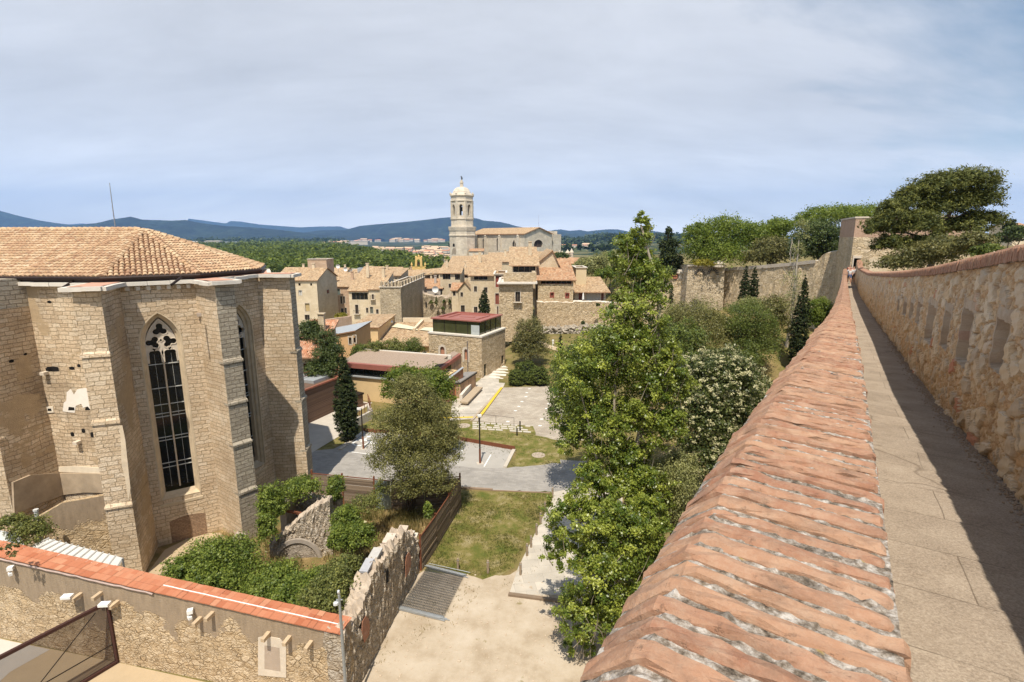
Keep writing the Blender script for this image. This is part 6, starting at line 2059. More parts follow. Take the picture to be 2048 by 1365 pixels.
# ------------------------------------------------------------------ houses
def house(name, label, A, B, D, z0, z1, wall, roof='gx', roofmat=None, rise=2.0, wins=(), side_wins=(), over=.35, cat='house', group=None, reveal=.25, framemat=None, panemat=None, ridge_f=.5, th=.16, parapet=.5, cut=None, extra=None):
    """house from its front wall A-B (left to right as seen), depth D away from the viewer; windows given in pixels"""
    A, B = P2(A), P2(B)
    d = (B-A).normalized()
    n = Vector((d.y, -d.x))           # towards the viewer
    C_, E_ = B-n*D, A-n*D
    t_ = thing(name, (A.x, A.y, z0), label, cat, group)
    m = MB()
    def mk(wl_, P, Q):
        hs, info = [], []
        for w in wl_:
            x0, y0, x1, y1 = w[:4]
            u0, v0 = onwall(x0, y1, P, Q)
            u1, v1 = onwall(x1, y0, P, Q)
            if u1 < u0: u0, u1 = u1, u0
            hs.append((u0, u1, v0, v1))
            info.append((u0, u1, v0, v1, w[4] if len(w) > 4 else 'w'))
        return hs, info
    hf, inf = mk(wins, A, B)
    hs, ins = mk(side_wins, B, C_)
    wall_holes(m, A, B, z0, z1, hf, 0, reveal)
    wall_holes(m, B, C_, z0, z1, hs, 0, reveal)
    wall_holes(m, C_, E_, z0, z1, [])
    wall_holes(m, E_, A, z0, z1, [])
    o = over
    rm = MB()
    def P(u, v, z):                   # u along the front 0..L, v depth 0..D
        q = A+d*u-n*v
        return Vector((q.x, q.y, z))
    L = (B-A).length
    def slab(pts, mi=0):              # sloping slab with thickness
        pts = [Vector(p) for p in pts]
        dn = Vector((0, 0, -th))
        rm.face(pts, 0)
        for i in range(len(pts)):
            a, b = pts[i], pts[(i+1) % len(pts)]
            rm.face([a+dn, b+dn, b, a], 1)
        rm.face([p+dn for p in reversed(pts)], 1)
    if roof == 'gx':
        rv_ = D*ridge_f
        s1 = rise/rv_
        s2 = rise/(D-rv_)
        zr = z1+rise+.12
        slab([P(-o, -o, z1+.12-o*s1), P(L+o, -o, z1+.12-o*s1), P(L+o, rv_, zr), P(-o, rv_, zr)])
        slab([P(L+o, D+o, z1+.12-o*s2), P(-o, D+o, z1+.12-o*s2), P(-o, rv_, zr), P(L+o, rv_, zr)])
        m.face([P(L, 0, z1), P(L, D, z1), P(L, rv_, z1+rise)])
        m.face([P(0, D, z1), P(0, 0, z1), P(0, rv_, z1+rise)])
    elif roof == 'gy':
        rl = L*ridge_f
        s1, s2 = rise/rl, rise/(L-rl)
        zr = z1+rise+.12
        slab([P(-o, D+o, z1+.12-o*s1), P(-o, -o, z1+.12-o*s1), P(rl, -o, zr), P(rl, D+o, zr)])
        slab([P(L+o, -o, z1+.12-o*s2), P(L+o, D+o, z1+.12-o*s2), P(rl, D+o, zr), P(rl, -o, zr)])
        m.face([P(0, 0, z1), P(L, 0, z1), P(rl, 0, z1+rise)])
        m.face([P(L, D, z1), P(0, D, z1), P(rl, D, z1+rise)])
    elif roof == 'sb':                # rising to the back
        s1 = rise/D
        slab([P(-o, -o, z1+.12-o*s1), P(L+o, -o, z1+.12-o*s1), P(L+o, D, z1+rise+.12), P(-o, D, z1+rise+.12)])
        m.face([P(L, 0, z1), P(L, D, z1), P(L, D, z1+rise)])
        m.face([P(0, D, z1), P(0, 0, z1), P(0, D, z1+rise)])
        m.face([P(L, D, z1), P(0, D, z1), P(0, D, z1+rise), P(L, D, z1+rise)])
    elif roof == 'sr':                # rising to the right
        s1 = rise/L
        slab([P(-o, D+o, z1+.12-o*s1), P(-o, -o, z1+.12-o*s1), P(L+o, -o, z1+rise+.12+o*s1), P(L+o, D+o, z1+rise+.12+o*s1)])
        m.face([P(0, 0, z1), P(L, 0, z1), P(L, 0, z1+rise)])
        m.face([P(L, 0, z1), P(L, D, z1), P(L, D, z1+rise), P(L, 0, z1+rise)])
    elif roof == 'hip':
        h = min(L, D)*.5
        zr = z1+rise+.12
        r0, r1 = (P(h, D/2, zr), P(L-h, D/2, zr)) if L > D else (P(L/2, h, zr), P(L/2, D-h, zr))
        ze_ = z1+.05
        q = [P(-o, -o, ze_), P(L+o, -o, ze_), P(L+o, D+o, ze_), P(-o, D+o, ze_)]
        if L > D:
            slab([q[0], q[1], r1, r0]); slab([q[1], q[2], r1]); slab([q[2], q[3], r0, r1]); slab([q[3], q[0], r0])
        else:
            slab([q[0], q[1], r0]); slab([q[1], q[2], r1, r0]); slab([q[2], q[3], r1]); slab([q[3], q[0], r0, r1])
    elif roof == 'flat':
        rm.face([P(0, 0, z1-parapet), P(L, 0, z1-parapet), P(L, D, z1-parapet), P(0, D, z1-parapet)], 0)
        for a, b in ((P(0, 0, 0), P(L, 0, 0)), (P(L, 0, 0), P(L, D, 0)), (P(L, D, 0), P(0, D, 0)), (P(0, D, 0), P(0, 0, 0))):
            rm.bar(a, b, .42, z1-.01, z1+.12, 1)
    m.build('wall', wall, t_)
    rf = rm.build('roof', [roofmat or ROOF, EAVE if roof != 'flat' else ST['white']], t_)
    fm = framemat or ST['dressed']
    for info, P_, Q_ in ((inf, A, B), (ins, B, C_)):
        dd = (Q_-P_).normalized()
        nn_ = Vector((dd.y, -dd.x))
        for (u0, u1, v0, v1, kind) in info:
            def q(u, z, dep): 
                c = P_+dd*u-nn_*dep
                return (c.x, c.y, z)
            w = MB()
            g = .10 if kind not in ('band', 'dark') else .02
            if kind != 'dark':
                pr = -.03
                for (a0, a1, b0, b1) in ((u0-g, u0+.02, v0-g, v1+g), (u1-.02, u1+g, v0-g, v1+g), (u0+.02, u1-.02, v1-.02, v1+g), (u0-.02, u1+.02, v0-g, v0+.02)):
                    w.grid([[q(a0, b0, .1), q(a0, b0, pr), q(a0, b1, pr), q(a0, b1, .1)], [q(a1, b0, .1), q(a1, b0, pr), q(a1, b1, pr), q(a1, b1, .1)]])
                    w.face([q(a0, b1, pr), q(a1, b1, pr), q(a1, b1, .1), q(a0, b1, .1)])
                    w.face([q(a0, b0, .1), q(a1, b0, .1), q(a1, b0, pr), q(a0, b0, pr)])
                if kind == 'balc':
                    w.box((*(P_+dd*(u0+u1)/2+nn_*.3), v0-.12), (u1-u0+.7, .7, .12), math.atan2(dd.y, dd.x))
                wo_ = w.build('window', fm, t_)
            pn_ = MB()
            dep = reveal-.03
            pn_.face([q(u0, v0, dep), q(u1, v0, dep), q(u1, v1, dep), q(u0, v1, dep)])
            mats_ = {'w': WINDARK, 'dark': BLACK, 'band': GLASS, 'red': REDWOOD, 'door': BROWNWOOD, 'white': plain_white, 'tan': plain_tan, 'balc': WINDARK, 'brick': plain_brick, 'green': plain_green, 'curt': plain_curt}
            pm_ = mats_.get(kind, WINDARK)
            mb2 = pn_
            if kind in ('w', 'white', 'balc', 'red', 'green', 'band'):     # casement bars
                nb_ = 1 if kind != 'band' else max(2, int((u1-u0)/1.1))
                for k in range(1, nb_+1):
                    uu = u0+(u1-u0)*k/(nb_+1)
                    mb2.grid([[q(uu-.035, v0, dep-.03), q(uu-.035, v1, dep-.03)], [q(uu+.035, v0, dep-.03), q(uu+.035, v1, dep-.03)]], 1)
            mb2.build('pane', [pm_, plain_bar if kind != 'white' else WINDARK], wo_ if kind != 'dark' else t_)
    if kind_balcony(inf):
        for (u0, u1, v0, v1, kind) in inf:
            if kind != 'balc': continue
            w = MB()
            def q(u, z, dep):
                c = A+d*u-n*dep
                return Vector((c.x, c.y, z))
            a0, a1 = u0-.35, u1+.35
            w.beam(q(a0, v0+.9, -.62), q(a1, v0+.9, -.62), .04, .05)
            for k in range(9):
                uu = a0+(a1-a0)*k/8
                w.beam(q(uu, v0, -.62), q(uu, v0+.9, -.62), .025, .025)
            for uu in (a0, a1): w.beam(q(uu, v0+.9, -.62), q(uu, v0+.9, 0), .04, .05)
            w.build('balcony_railing', DARKMETAL, t_)
    rc = random.Random(int(A.x*7+A.y*3))
    if roof != 'flat' and D > 6 and rc.random() < .7:      # a chimney with a tile cap on the rear slope
        m = MB()
        u_, v_ = L*rc.uniform(.2, .8), D*rc.uniform(.45, .7)
        zc_ = z1+rise*.6
        m.box(P(u_, v_, zc_-.3), (.7, .55, rise*.45+1.3), math.atan2(d.y, d.x))
        m.box(P(u_, v_, zc_+rise*.45+1.02), (.95, .8, .12), math.atan2(d.y, d.x))
        m.build('chimney', wall, t_)
    if extra: extra(t_, P)
    return t_
def kind_balcony(inf): return any(i[4] == 'balc' for i in inf)
EAVE = plain('eave_timber', (.30,.17,.10), .9, 0, .3, 4)
plain_white = plain('white_shutter', (.62,.60,.56), .7)
plain_tan = plain('tan_blind', (.48,.36,.18), .8)
plain_brick = plain('brick_blocking_plain', (.46,.22,.14), .9, 0, .3, 5)
plain_green = plain('grey_green_shutter', (.12,.14,.12), .7)
plain_curt = plain('pale_curtain', (.56,.52,.44), .8, 0, .2, 6)
plain_bar = plain('casement_bar', (.22,.17,.12), .7)
def fr(xl, xr, ye, Y, Y2=None):       # front wall from pixel columns and eave row
    a, b = at(xl, ye, Y), at(xr, ye, Y2 or Y)
    return a, b, a.z
T = ST
# ---- museum and convent in the middle distance
sc_ = gp(964, 757)
szt = at(964, 676, sc_.y).z
sl_, sr_ = gp(857, 667, szt), gp(1011, 658, szt)
def rect(front_corner, left, right):  # make the two visible sides square to each other
    a, b = P2(left)-P2(front_corner), P2(right)-P2(front_corner)
    t = a.normalized()
    n = Vector((-t.y, t.x))
    if n.dot(b) < 0: n = -n
    return P2(front_corner)+t*a.length, P2(front_corner)+n*b.length*.98
q_l, q_r = rect(sc_, sl_, sr_)
sq = thing('stone_pavilion', (sc_.x, sc_.y, 0), 'square rubble stone building with glazed attic and red sheet roof', 'building')
m = MB()
fc = P2(sc_); ql, qr = q_l, q_r; qb = ql+qr-fc
hA = [tuple(v) for v in ()]
def hole(P_, Q_, px4):
    u0, v0 = onwall(px4[0], px4[3], P_, Q_); u1, v1 = onwall(px4[2], px4[1], P_, Q_)
    return (min(u0, u1), max(u0, u1), v0, v1)
hl = [hole(ql, fc, (881, 694, 889, 716)), hole(ql, fc, (929, 699, 935, 720))]
hr = [hole(fc, qr, (968, 727, 973.5, 756)), hole(fc, qr, (1003, 710, 1008, 730))]
wall_holes(m, ql, fc, -.3, szt, hl, 0, .3)
wall_holes(m, fc, qr, -.3, szt, hr, 0, .3)
wall_holes(m, qr, qb, -.3, szt, [])
wall_holes(m, qb, ql, -.3, szt, [])
m.build('wall', T['town'], sq)
for P_, Q_, h, mt, nm in ((ql, fc, hl[0], plain_brick, 'blocked_window'), (ql, fc, hl[1], plain_brick, 'blocked_window'), (fc, qr, hr[0], GLASSG, 'door'), (fc, qr, hr[1], GLASS, 'door')):
    dd = (Q_-P_).normalized(); nn_ = Vector((dd.y, -dd.x))
    m = MB()
    def q(u, z, dep=0.0):
        c = P_+dd*u-nn_*dep
        return (c.x, c.y, z)
    u0, u1, v0, v1 = h
    m.face([q(u0, v0, .2), q(u1, v0, .2), q(u1, v1, .2), q(u0, v1, .2)])
    ob_ = m.build(nm, mt, sq)
    if nm == 'blocked_window':        # round stone arch and jambs
        m = MB()
        c = (u0+u1)/2; r_ = (u1-u0)/2
        rows = [[q(u0-.32, v0-.3, -.04), q(u0, v0-.3, -.04), q(u0, v0-.3, .15)], [q(u0-.32, v1-r_, -.04), q(u0, v1-r_, -.04), q(u0, v1-r_, .15)]]
        for k in range(9):
            a = math.pi-math.pi*k/8
            rows.append([q(c+(r_+.32)*math.cos(a), v1-r_+(r_+.32)*math.sin(a), -.04), q(c+r_*math.cos(a), v1-r_+r_*math.sin(a), -.04), q(c+r_*math.cos(a), v1-r_+r_*math.sin(a), .15)])
        rows += [[q(u1+.32, v1-r_, -.04), q(u1, v1-r_, -.04), q(u1, v1-r_, .15)], [q(u1+.32, v0-.3, -.04), q(u1, v0-.3, -.04), q(u1, v0-.3, .15)]]
        m.grid(rows)
        for s_ in (-1, 1):      # close the square head of the opening
            m.face([q(c+s_*r_, v1-r_, .02), q(c+s_*r_, v1+.02, .02), q(c, v1+.02, .02), q(c+s_*r_*.7, v1-r_*.3, .02)])
        m.build('stone_arch', T['dressed'], ob_)
    else:
        m = MB()
        m.beam(q((u0+u1)/2, v0, .17), q((u0+u1)/2, v1, .17), .04, .04)
        for f in (.33, .66): m.beam(q(u0, v0+(v1-v0)*f, .17), q(u1, v0+(v1-v0)*f, .17), .03, .04)
        m.build('glazing_bars', DARKMETAL, ob_)
m = MB()
cc = (fc+qb)/2
def ins(p, k): return p+(cc-p).normalized()*k
m.prism([tuple(ins(p, -.12)) for p in (fc, qr, qb, ql)], szt, szt+.22)
m.build('coping', T['white'], sq)
gi = [ins(p, .75) for p in (fc, qr, qb, ql)]
gt_z = at(964, 646, sc_.y).z
m = MB()
m.prism([tuple(p) for p in gi], szt+.2, gt_z, top=False)
m.build('attic_glazing', GLASSG, sq)
m = MB()
for i in range(4):
    a, b = gi[i], gi[(i+1) % 4]
    k = 4
    for j in range(k+1):
        p = a.lerp(b, j/k)
        o_ = (p-cc).normalized()*.04
        m.box((p.x+o_.x, p.y+o_.y, szt+.2), (.06, .06, gt_z-szt-.2), math.atan2((b-a).y, (b-a).x))
    if i in (3,):
        pass
m.build('glazing_posts', DARKMETAL, sq)
m = MB()      # blue grey corner pane
a, b = gi[0], gi[3]
d = (b-a).normalized(); nn_ = Vector((d.y, -d.x))
if nn_.dot(a-cc) < 0: nn_ = -nn_
p0, p1 = a+nn_*.06, a+d*1.3+nn_*.06
m.face([(p1.x, p1.y, szt+.25), (p0.x, p0.y, szt+.25), (p0.x, p0.y, gt_z-.5), (p1.x, p1.y, gt_z-.5)])
m.build('pale_pane', plain('pale_blind', (.42,.45,.44), .4), sq)
# coffered red roof: raised rim, two steps down, ribs
def ringed(k0, k1, z0, z1, m):
    a = [ins(p, k0) for p in (fc, qr, qb, ql)]
    b = [ins(p, k1) for p in (fc, qr, qb, ql)]
    for i in range(4):
        j = (i+1) % 4
        m.face([(a[i].x, a[i].y, z0), (a[j].x, a[j].y, z0), (b[j].x, b[j].y, z1), (b[i].x, b[i].y, z1)])
m = MB()
zr = gt_z
for k0, k1, a_, b_ in ((.35,.35,0,.16),(.35,1.2,.16,.22),(1.2,1.25,.22,-.25),(1.25,2.3,-.25,-.22),(2.3,2.35,-.22,.12),(2.35,2.8,.12,.12),(2.8,2.85,.12,-.3),(2.85,4.3,-.3,-.28)):
    ringed(k0, k1, zr+a_, zr+b_, m)
in_ = [ins(p, 4.3) for p in (fc, qr, qb, ql)]
m.face([(p.x, p.y, zr-.28) for p in in_])
m.face([(ins(p, .35).x, ins(p, .35).y, zr) for p in (ql, qb, qr, fc)])
for f in (.42, .6):
    a, b = in_[3].lerp(in_[2], f), in_[0].lerp(in_[1], f)
    m.beam((a.x, a.y, zr-.1), (b.x, b.y, zr-.1), .35, .3)
m.build('roof', REDMETAL, sq)
m = MB()
u, _ = onwall(936, 720, ql, fc)
d = (fc-ql).normalized(); nn_ = Vector((d.y, -d.x))
p = ql+d*u+nn_*.1
m.tube([(p.x, p.y, 0), (p.x, p.y, at(936, 682, p.y).z)], .07, 6)
m.build('downpipe', plain('pipe_grey', (.20,.17,.15), .6), sq)
# ---- low museum wing: gravel roof, red fascia, dark window band, plain wall
YF = gp(745, 804).y
ZFB = at(745, 738, YF).z
mA, mB = gp(686, 732.5, ZFB), gp(868, 748.5, ZFB)
mw = thing('museum_wing', (mA.x, mA.y, 0), 'long low museum wing with gravel roof, red fascia and dark window band', 'building')
md = (P2(mB)-P2(mA)).normalized()
mn = Vector((md.y, -md.x))
mL = (P2(mB)-P2(mA)).length
def mp_(u, v, z):                      # along, away, height
    q = P2(mA)+md*u-mn*v
    return Vector((q.x, q.y, z))
zb_t = ZFB-.02
zb_b = at(745, 756, YF).z
zf = at(745, 731, YF-.4).z
m = MB()
q4 = [mp_(0, 0, 0), mp_(mL, 0, 0), mp_(mL, 6.5, 0), mp_(0, 6.5, 0)]
m.prism([(p.x, p.y) for p in q4], -.2, zb_b)
m.build('wall', T['ochre'], mw)
m = MB()
m.face([mp_(0, .2, zb_b), mp_(mL, .2, zb_b), mp_(mL, .2, zb_t), mp_(0, .2, zb_t)])
m.face([mp_(0, 6, zb_b), mp_(0, .2, zb_b), mp_(0, .2, zb_t), mp_(0, 6, zb_t)])
m.build('window_band', glass_mat('band_glass', (.012,.018,.016), .1, .5), mw)
m = MB()
for k in range(10):
    q = mp_(.05+(mL-.1)*k/9, .17, zb_b)
    m.box(q, (.08, .08, zb_t-zb_b), math.atan2(md.y, md.x))
m.build('band_mullions', DARKMETAL, mw)
m = MB()
m.bar(mp_(-.1, -.08, 0), mp_(mL, -.08, 0), .35, zb_b-.06, zb_b+.08)
m.build('sill', ZINC, mw)
zbk = zf+.55
m = MB()
m.face([mp_(-.3, -.4, zf), mp_(mL-.4, -.4, zf), mp_(mL-.4, 4.6, zbk), mp_(-.3, 4.6, zbk)])
m.build('gravel_roof', GRAVEL, mw)
m = MB()
m.face([mp_(-.3, -.41, zb_t-.02), mp_(mL-.4, -.41, zb_t-.02), mp_(mL-.4, -.41, zf+.03), mp_(-.3, -.41, zf+.03)])
m.face([mp_(-.3, .3, zb_t-.02), mp_(-.3, -.41, zb_t-.02), mp_(-.3, -.41, zf+.03), mp_(-.3, .3, zf+.1)])
m.face([mp_(-.3, -.41, zb_t-.02), mp_(-.3, .3, zb_t-.02), mp_(mL-.4, .3, zb_t-.02), mp_(mL-.4, -.41, zb_t-.02)])
m.face([mp_(-.3, -.41, zf+.03), mp_(mL-.4, -.41, zf+.03), mp_(mL-.4, -.05, zf+.07), mp_(-.3, -.05, zf+.07)])
m.build('fascia', REDMETAL, mw)
m = MB()
m.bar(mp_(-.4, 4.75, 0), mp_(mL, 4.75, 0), .3, zbk-.4, zbk+.1)
m.build('rear_coping', T['white'], mw)
def front(x, y, Y=None): return at(x, y, Y or YF)
# ascending gallery that links the wing with the pavilion
ga_ = thing('stair_gallery', (front(870, 745).x, YF, 0), 'rising red roofed gallery between museum wing and stone pavilion', 'building')
a0 = at(866, 748, YF-.3); a1 = at(922, 708, YF+6.0)
b0 = at(850, 737, YF+2.6); b1 = at(907, 703, YF+9)
m = MB()
m.face([a0, a1, b1, b0])
dn = Vector((0, 0, -.45))
m.face([a0+dn, a1+dn, a1, a0])
m.face([a1+dn, b1+dn, b1, a1])
m.build('roof', REDMETAL, ga_)
m = MB()
f_ = lambda p, q, t: Vector(p).lerp(Vector(q), t)
m.face([f_(a0, b0, .25)+Vector((0,0,.03)), f_(a1, b1, .25)+Vector((0,0,.03)), f_(a1, b1, .97)+Vector((0,0,.03)), f_(a0, b0, .97)+Vector((0,0,.03))])
m.build('gravel_roof', GRAVEL, ga_)
m = MB()
c0, c1 = a0.lerp(a1, .12), a0.lerp(a1, .62)
m.face([(c0.x, c0.y+.3, 0), (a1.x, a1.y+.3, 0), (a1.x, a1.y+.3, a1.z-2.2), (c0.x, c0.y+.3, c0.z-2.3)])
m.build('stone_plinth', T['town'], ga_)
m = MB()
m.face([(c0.x, c0.y+.35, c0.z-2.3), (c1.x, c1.y+.35, c1.z-2.3), (c1.x, c1.y+.35, c1.z-.4), (c0.x, c0.y+.35, c0.z-.4)])
m.build('glazing', GLASSG, ga_)
m = MB()
m.face([(c1.x, c1.y+.33, c1.z-2.6), (a1.x, a1.y+.33, a1.z-3.0), (a1.x, a1.y+.33, a1.z-.4), (c1.x, c1.y+.33, c1.z-.4)])
m.face([(a1.x, a1.y+.33, 0), (b1.x, b1.y, 0), (b1.x, b1.y, b1.z-.4), (a1.x, a1.y+.33, a1.z-.4)])
m.build('timber_end', SLATV, ga_)
rl = thing('ramp_parapet', (at(905,755,YF-.8).x, YF, 0), 'sloping glass and timber parapet beside the stair gallery', 'parapet')
r0, r1 = at(888, 765, YF-1.2), at(926, 736, YF+3.0)
m = MB()
m.face([(r0.x, r0.y, 0), (r1.x, r1.y, 0), r1, r0])
m.face([(r0.x, r0.y+.2, 0), (r1.x, r1.y+.2, 0), r1+Vector((0,.2,0)), r0+Vector((0,.2,0))][::-1])
m.build('panel', plain('rust_panel', (.30,.15,.09), .7, .1, .3, 2), rl)
m = MB()
m.beam(r0+Vector((0,.1,.03)), r1+Vector((0,.1,.03)), .30, .07)
m.build('rail', ZINC, rl)
# ---- slatted hut, bench, plaza furniture
h0, h1, h2 = gp(899, 799), gp(922, 797.5), gp(952, 776)
hut = thing('timber_hut', (h0.x, h0.y, 0), 'small larch clad hut with dark ribbed roof beside the plaza', 'hut')
ha, hb_ = P2(h0), P2(h1)
hd = P2(h2)-hb_
hz_l = at(900, 766, h0.y).z; hz_r = at(922, 768, h1.y).z
m = MB()
c = [ha, hb_, hb_+hd, ha+hd]
m.prism([tuple(p) for p in c], 0, hz_r, top=False)
m.build('wall', SLATV, hut)
m = MB()
o_ = [ha+(ha-hb_)*.06-hd*.04, hb_+(hb_-ha)*.06-hd*.04, hb_+hd*1.04+(hb_-ha)*.06, ha+hd*1.04-(hb_-ha)*.06]
m.prism([tuple(p) for p in o_], hz_r, hz_r+.18)
m.build('roof', DARKMETAL, hut)
m = MB()
for k in range(9):
    f = (k+.5)/9
    p, q = o_[0].lerp(o_[1], f), o_[3].lerp(o_[2], f)
    m.beam((p.x, p.y, hz_r+.24), (q.x, q.y, hz_r+.24), .13, .13)
m.build('roof_ribs', plain('pale_ribs', (.36,.34,.32), .6, .3), hut)
m = MB()
p = ha.lerp(hb_, .45); nn_ = Vector((hd.x, hd.y)).normalized()*-.02
dd = (hb_-ha).normalized()
m.face([(*(p+nn_), .05), (*(p+dd*.16+nn_), .05), (*(p+dd*.16+nn_), hz_r-.1), (*(p+nn_), hz_r-.1)])
m.build('orange_board', plain('orange_board', (.50,.16,.05), .7), hut)
bn = thing('stone_bench', gp(930, 800), 'long pale concrete bench wall in front of the timber hut', 'bench')
m = MB()
m.bar(gp(922, 806), gp(940, 784), .35, 0, 1.0)
m.build('back', T['white'], bn)
m = MB()
m.bar(gp(928, 812), gp(958, 781), 1.0, .28, .48)
m.bar(gp(929, 811), gp(956, 782), .5, 0, .28)
m.build('seat', plain('bench_timber', (.42,.33,.23), .85, 0, .25, 3), bn)
st_ = MB()
s0, s1 = gp(985, 752), gp(1022, 740)
for k in range(5):
    a, b = gp(978+k*4, 754-k*4.5), gp(1008+k*5, 757-k*5)
    st_.bar(a, b, 1.0, 0, .045*(k+1))
tag(st_.build('stone_steps', T['white']), 'pale stone steps climbing beside the square stone building', 'steps', kind='thing')
m = MB()
pth = [gg(x, y) for x, y in ((1012,690),(1045,690),(1075,684),(1092,692),(1110,698),(1135,709),(1165,722),(1190,735))]
for i in range(len(pth)-1):
    a, b = pth[i], pth[i+1]
    d = Vector((b.x-a.x, b.y-a.y)).normalized(); nn_ = Vector((-d.y, d.x))*.8
    m.face([(a.x-nn_.x, a.y-nn_.y, a.z+.06), (b.x-nn_.x, b.y-nn_.y, b.z+.06), (b.x+nn_.x, b.y+nn_.y, b.z+.06), (a.x+nn_.x, a.y+nn_.y, a.z+.06)])
m.build('garden_path', BEIGECONC, kind='structure')
gl_t = thing('garden_light', gg(1106, 695), 'small white bollard light beside the garden path', 'garden light')
m = MB()
p = gg(1106, 694)
m.lathe([(.13, 0), (.13, .9), (.17, .92), (.17, 1.15), (.02, 1.2)], p, 8)
m.build('post', WHITE, gl_t)
# ---- timber clad pavilion on the left with corten rail
ta, tb = gp(600, 856), gp(683, 817)
tzt = at(612, 788, ta.y).z
tl = thing('timber_pavilion', (ta.x, ta.y, 0), 'long slatted brown timber building with rusty roof edge beside the apse', 'building')
m = MB()
tdir = (P2(tb)-P2(ta)).normalized()
tnr = Vector((-tdir.y, tdir.x))
p4 = [P2(ta)-tdir*4, P2(tb), P2(tb)+tnr*6, P2(ta)-tdir*4+tnr*6]
m.prism([tuple(p) for p in p4], -.1, tzt, top=True)
m.build('wall', SLATH, tl)
m = MB()
for i in range(3):
    m.bar(p4[i], p4[i+1], .18, tzt-.02, tzt+.16)
m.build('roof_edge', plain('rust_red_edge', (.36,.14,.09), .7, .2), tl)
m = MB()
m.prism([tuple(p) for p in ((p4[1]-tdir*3.2+tnr*.9), (p4[1]-tdir*.4+tnr*.9), (p4[2]-tdir*.4-tnr*1.0), (p4[2]-tdir*3.2-tnr*1.0))], tzt+.01, tzt+.35)
m.build('roof_light', ZINC, tl)
m = MB()
for i, (p, q) in enumerate(((p4[1]+tnr*2.6, p4[0]+tnr*2.6), (p4[1]+tnr*.2, p4[2]))):
    for zz in (.55, .95): m.beam((p.x, p.y, tzt+zz), (q.x, q.y, tzt+zz), .05, .06)
    L = (q-p).length
    for k in range(int(L/1.4)+1):
        c = p.lerp(q, k*1.4/L)
        m.beam((c.x, c.y, tzt+.1), (c.x, c.y, tzt+1.0), .05, .05)
m.build('railing', RUST, tl)
t2a, t2b = gp(700, 822), gp(727, 812)
tb2 = thing('timber_box', (t2a.x, t2a.y, 0), 'small slatted timber box with dark cap behind the large cypress', 'building')
m = MB()
d = (P2(t2b)-P2(t2a)).normalized(); nn_ = Vector((-d.y, d.x))
z2 = at(724, 789, t2b.y).z
m.prism([tuple(p) for p in (P2(t2a), P2(t2b), P2(t2b)+nn_*3, P2(t2a)+nn_*3)], -.1, z2)
m.build('wall', SLATH, tb2)
m = MB()
m.prism([tuple(p) for p in (P2(t2a)-d*.1-nn_*.1, P2(t2b)+d*.1-nn_*.1, P2(t2b)+d*.1+nn_*3.1, P2(t2a)-d*.1+nn_*3.1)], z2, z2+.2)
m.build('cap', DARKMETAL, tb2)
rp_ = thing('ramp_wall', gp(720, 842), 'low concrete ramp wall with rusty railing right of the large cypress', 'ramp')
rA, rB, rC = gp(690, 862), gp(715, 842), gp(745, 838)
m = MB()
m.bar(gp(688, 868), gp(743, 838), .3, 0, .95)
m.bar(gp(743, 838), gp(737, 822), .3, 0, .95)
m.build('wall', CONC, rp_)
m = MB()
for (a, b) in ((gp(688, 868), gp(743, 838)), (gp(743, 838), gp(737, 822))):
    L = (b-a).length
    m.beam((a.x, a.y, 1.95), (b.x, b.y, 1.95), .06, .06)
    for k in range(int(L/.9)+1):
        c = a.lerp(b, k*.9/L)
        m.beam((c.x, c.y, .9), (c.x, c.y, 1.95), .05, .05)
m.build('railing', RUST, rp_)
# ---- small stone house seen past the apse
ha_, hb2 = at(585, 700, 58), at(632, 700, 58)
house('stone_house', 'small stone house with red tiled roof just right of the apse', ha_, hb2, 7, -.2, at(632, 712, 58).z, T['townlt'], 'sb', TILER if False else ROOFR, 3.0, [(607, 727, 617, 746, 'red')], over=.5)
# ---- convent
Yc = gp(780, 722).y+3
zc_e = at(780, 704, Yc).z
ca, cb2 = at(704, 690, Yc-1), at(885, 690, Yc-1)
def skylights(t_, P):
    m = MB()
    for (x0, x1) in ((0, 0),): pass
zridge = at(760, 648, Yc+13).z
house('convent_range', 'ochre convent range with wide tan tiled roof behind the courtyard shrubs', at(716, 690, Yc), at(885, 690, Yc), 14, -.2, at(790, 692, Yc).z, T['ochre'], 'sb', ROOF, zridge-at(790, 692, Yc).z, [(727,686,734,699),(749,689,756,700),(846,704,853,715),(768,692,774,702)], over=.5, cat='building', framemat=T['dressed'])
m = MB()
Ysk = Yc+10
sk_ = thing('roof_terrace_wall', (at(830,650,Ysk).x, Ysk, 3), 'cream parapet wall with sloping buttress along the convent roof top', 'wall')
for (x0, x1, y0, y1, Y) in ((806, 880, 636, 652, Yc+14.3),):
    a, b = at(x0, y0, Y), at(x1+12, y0+6, Y)
    m.bar(a, b, .4, zridge-1.2, a.z)
m.build('parapet', T['cream'], sk_)
m = MB()
a, b = at(845, 642, Yc+14), at(828, 660, Yc+8)
m.beam(a, b, .5, .5)
m.build('sloping_rib', T['cream'], sk_)
m = MB()
for (pa) in ([(783,655),(836,662),(833,656),(795,648)], [(838,661),(884,666),(884,657),(850,656)]):
    zz = []
    for (x, y) in pa:
        # lie on the tiled roof plane a little proud
        d = ray(x, y)
        s_ = (zridge-at(790, 692, Yc).z)/14
        z1_ = at(790, 692, Yc).z+.2
        t = (z1_-s_*Yc-H)/(d[2]-s_*d[1])
        zz.append(Vector((d[0]*t, d[1]*t, H+d[2]*t+.10)))
    m.face(zz)
m.build('cream_flashing', plain('cream_sheet', (.64,.58,.40), .7), sk_)
ch2 = thing('roof_chimney', (at(773,645,Yc+12).x, Yc+12, 4), 'white domed roof vent on red brick base on the convent roof', 'chimney')
m = MB()
p = at(773, 647, Yc+12)
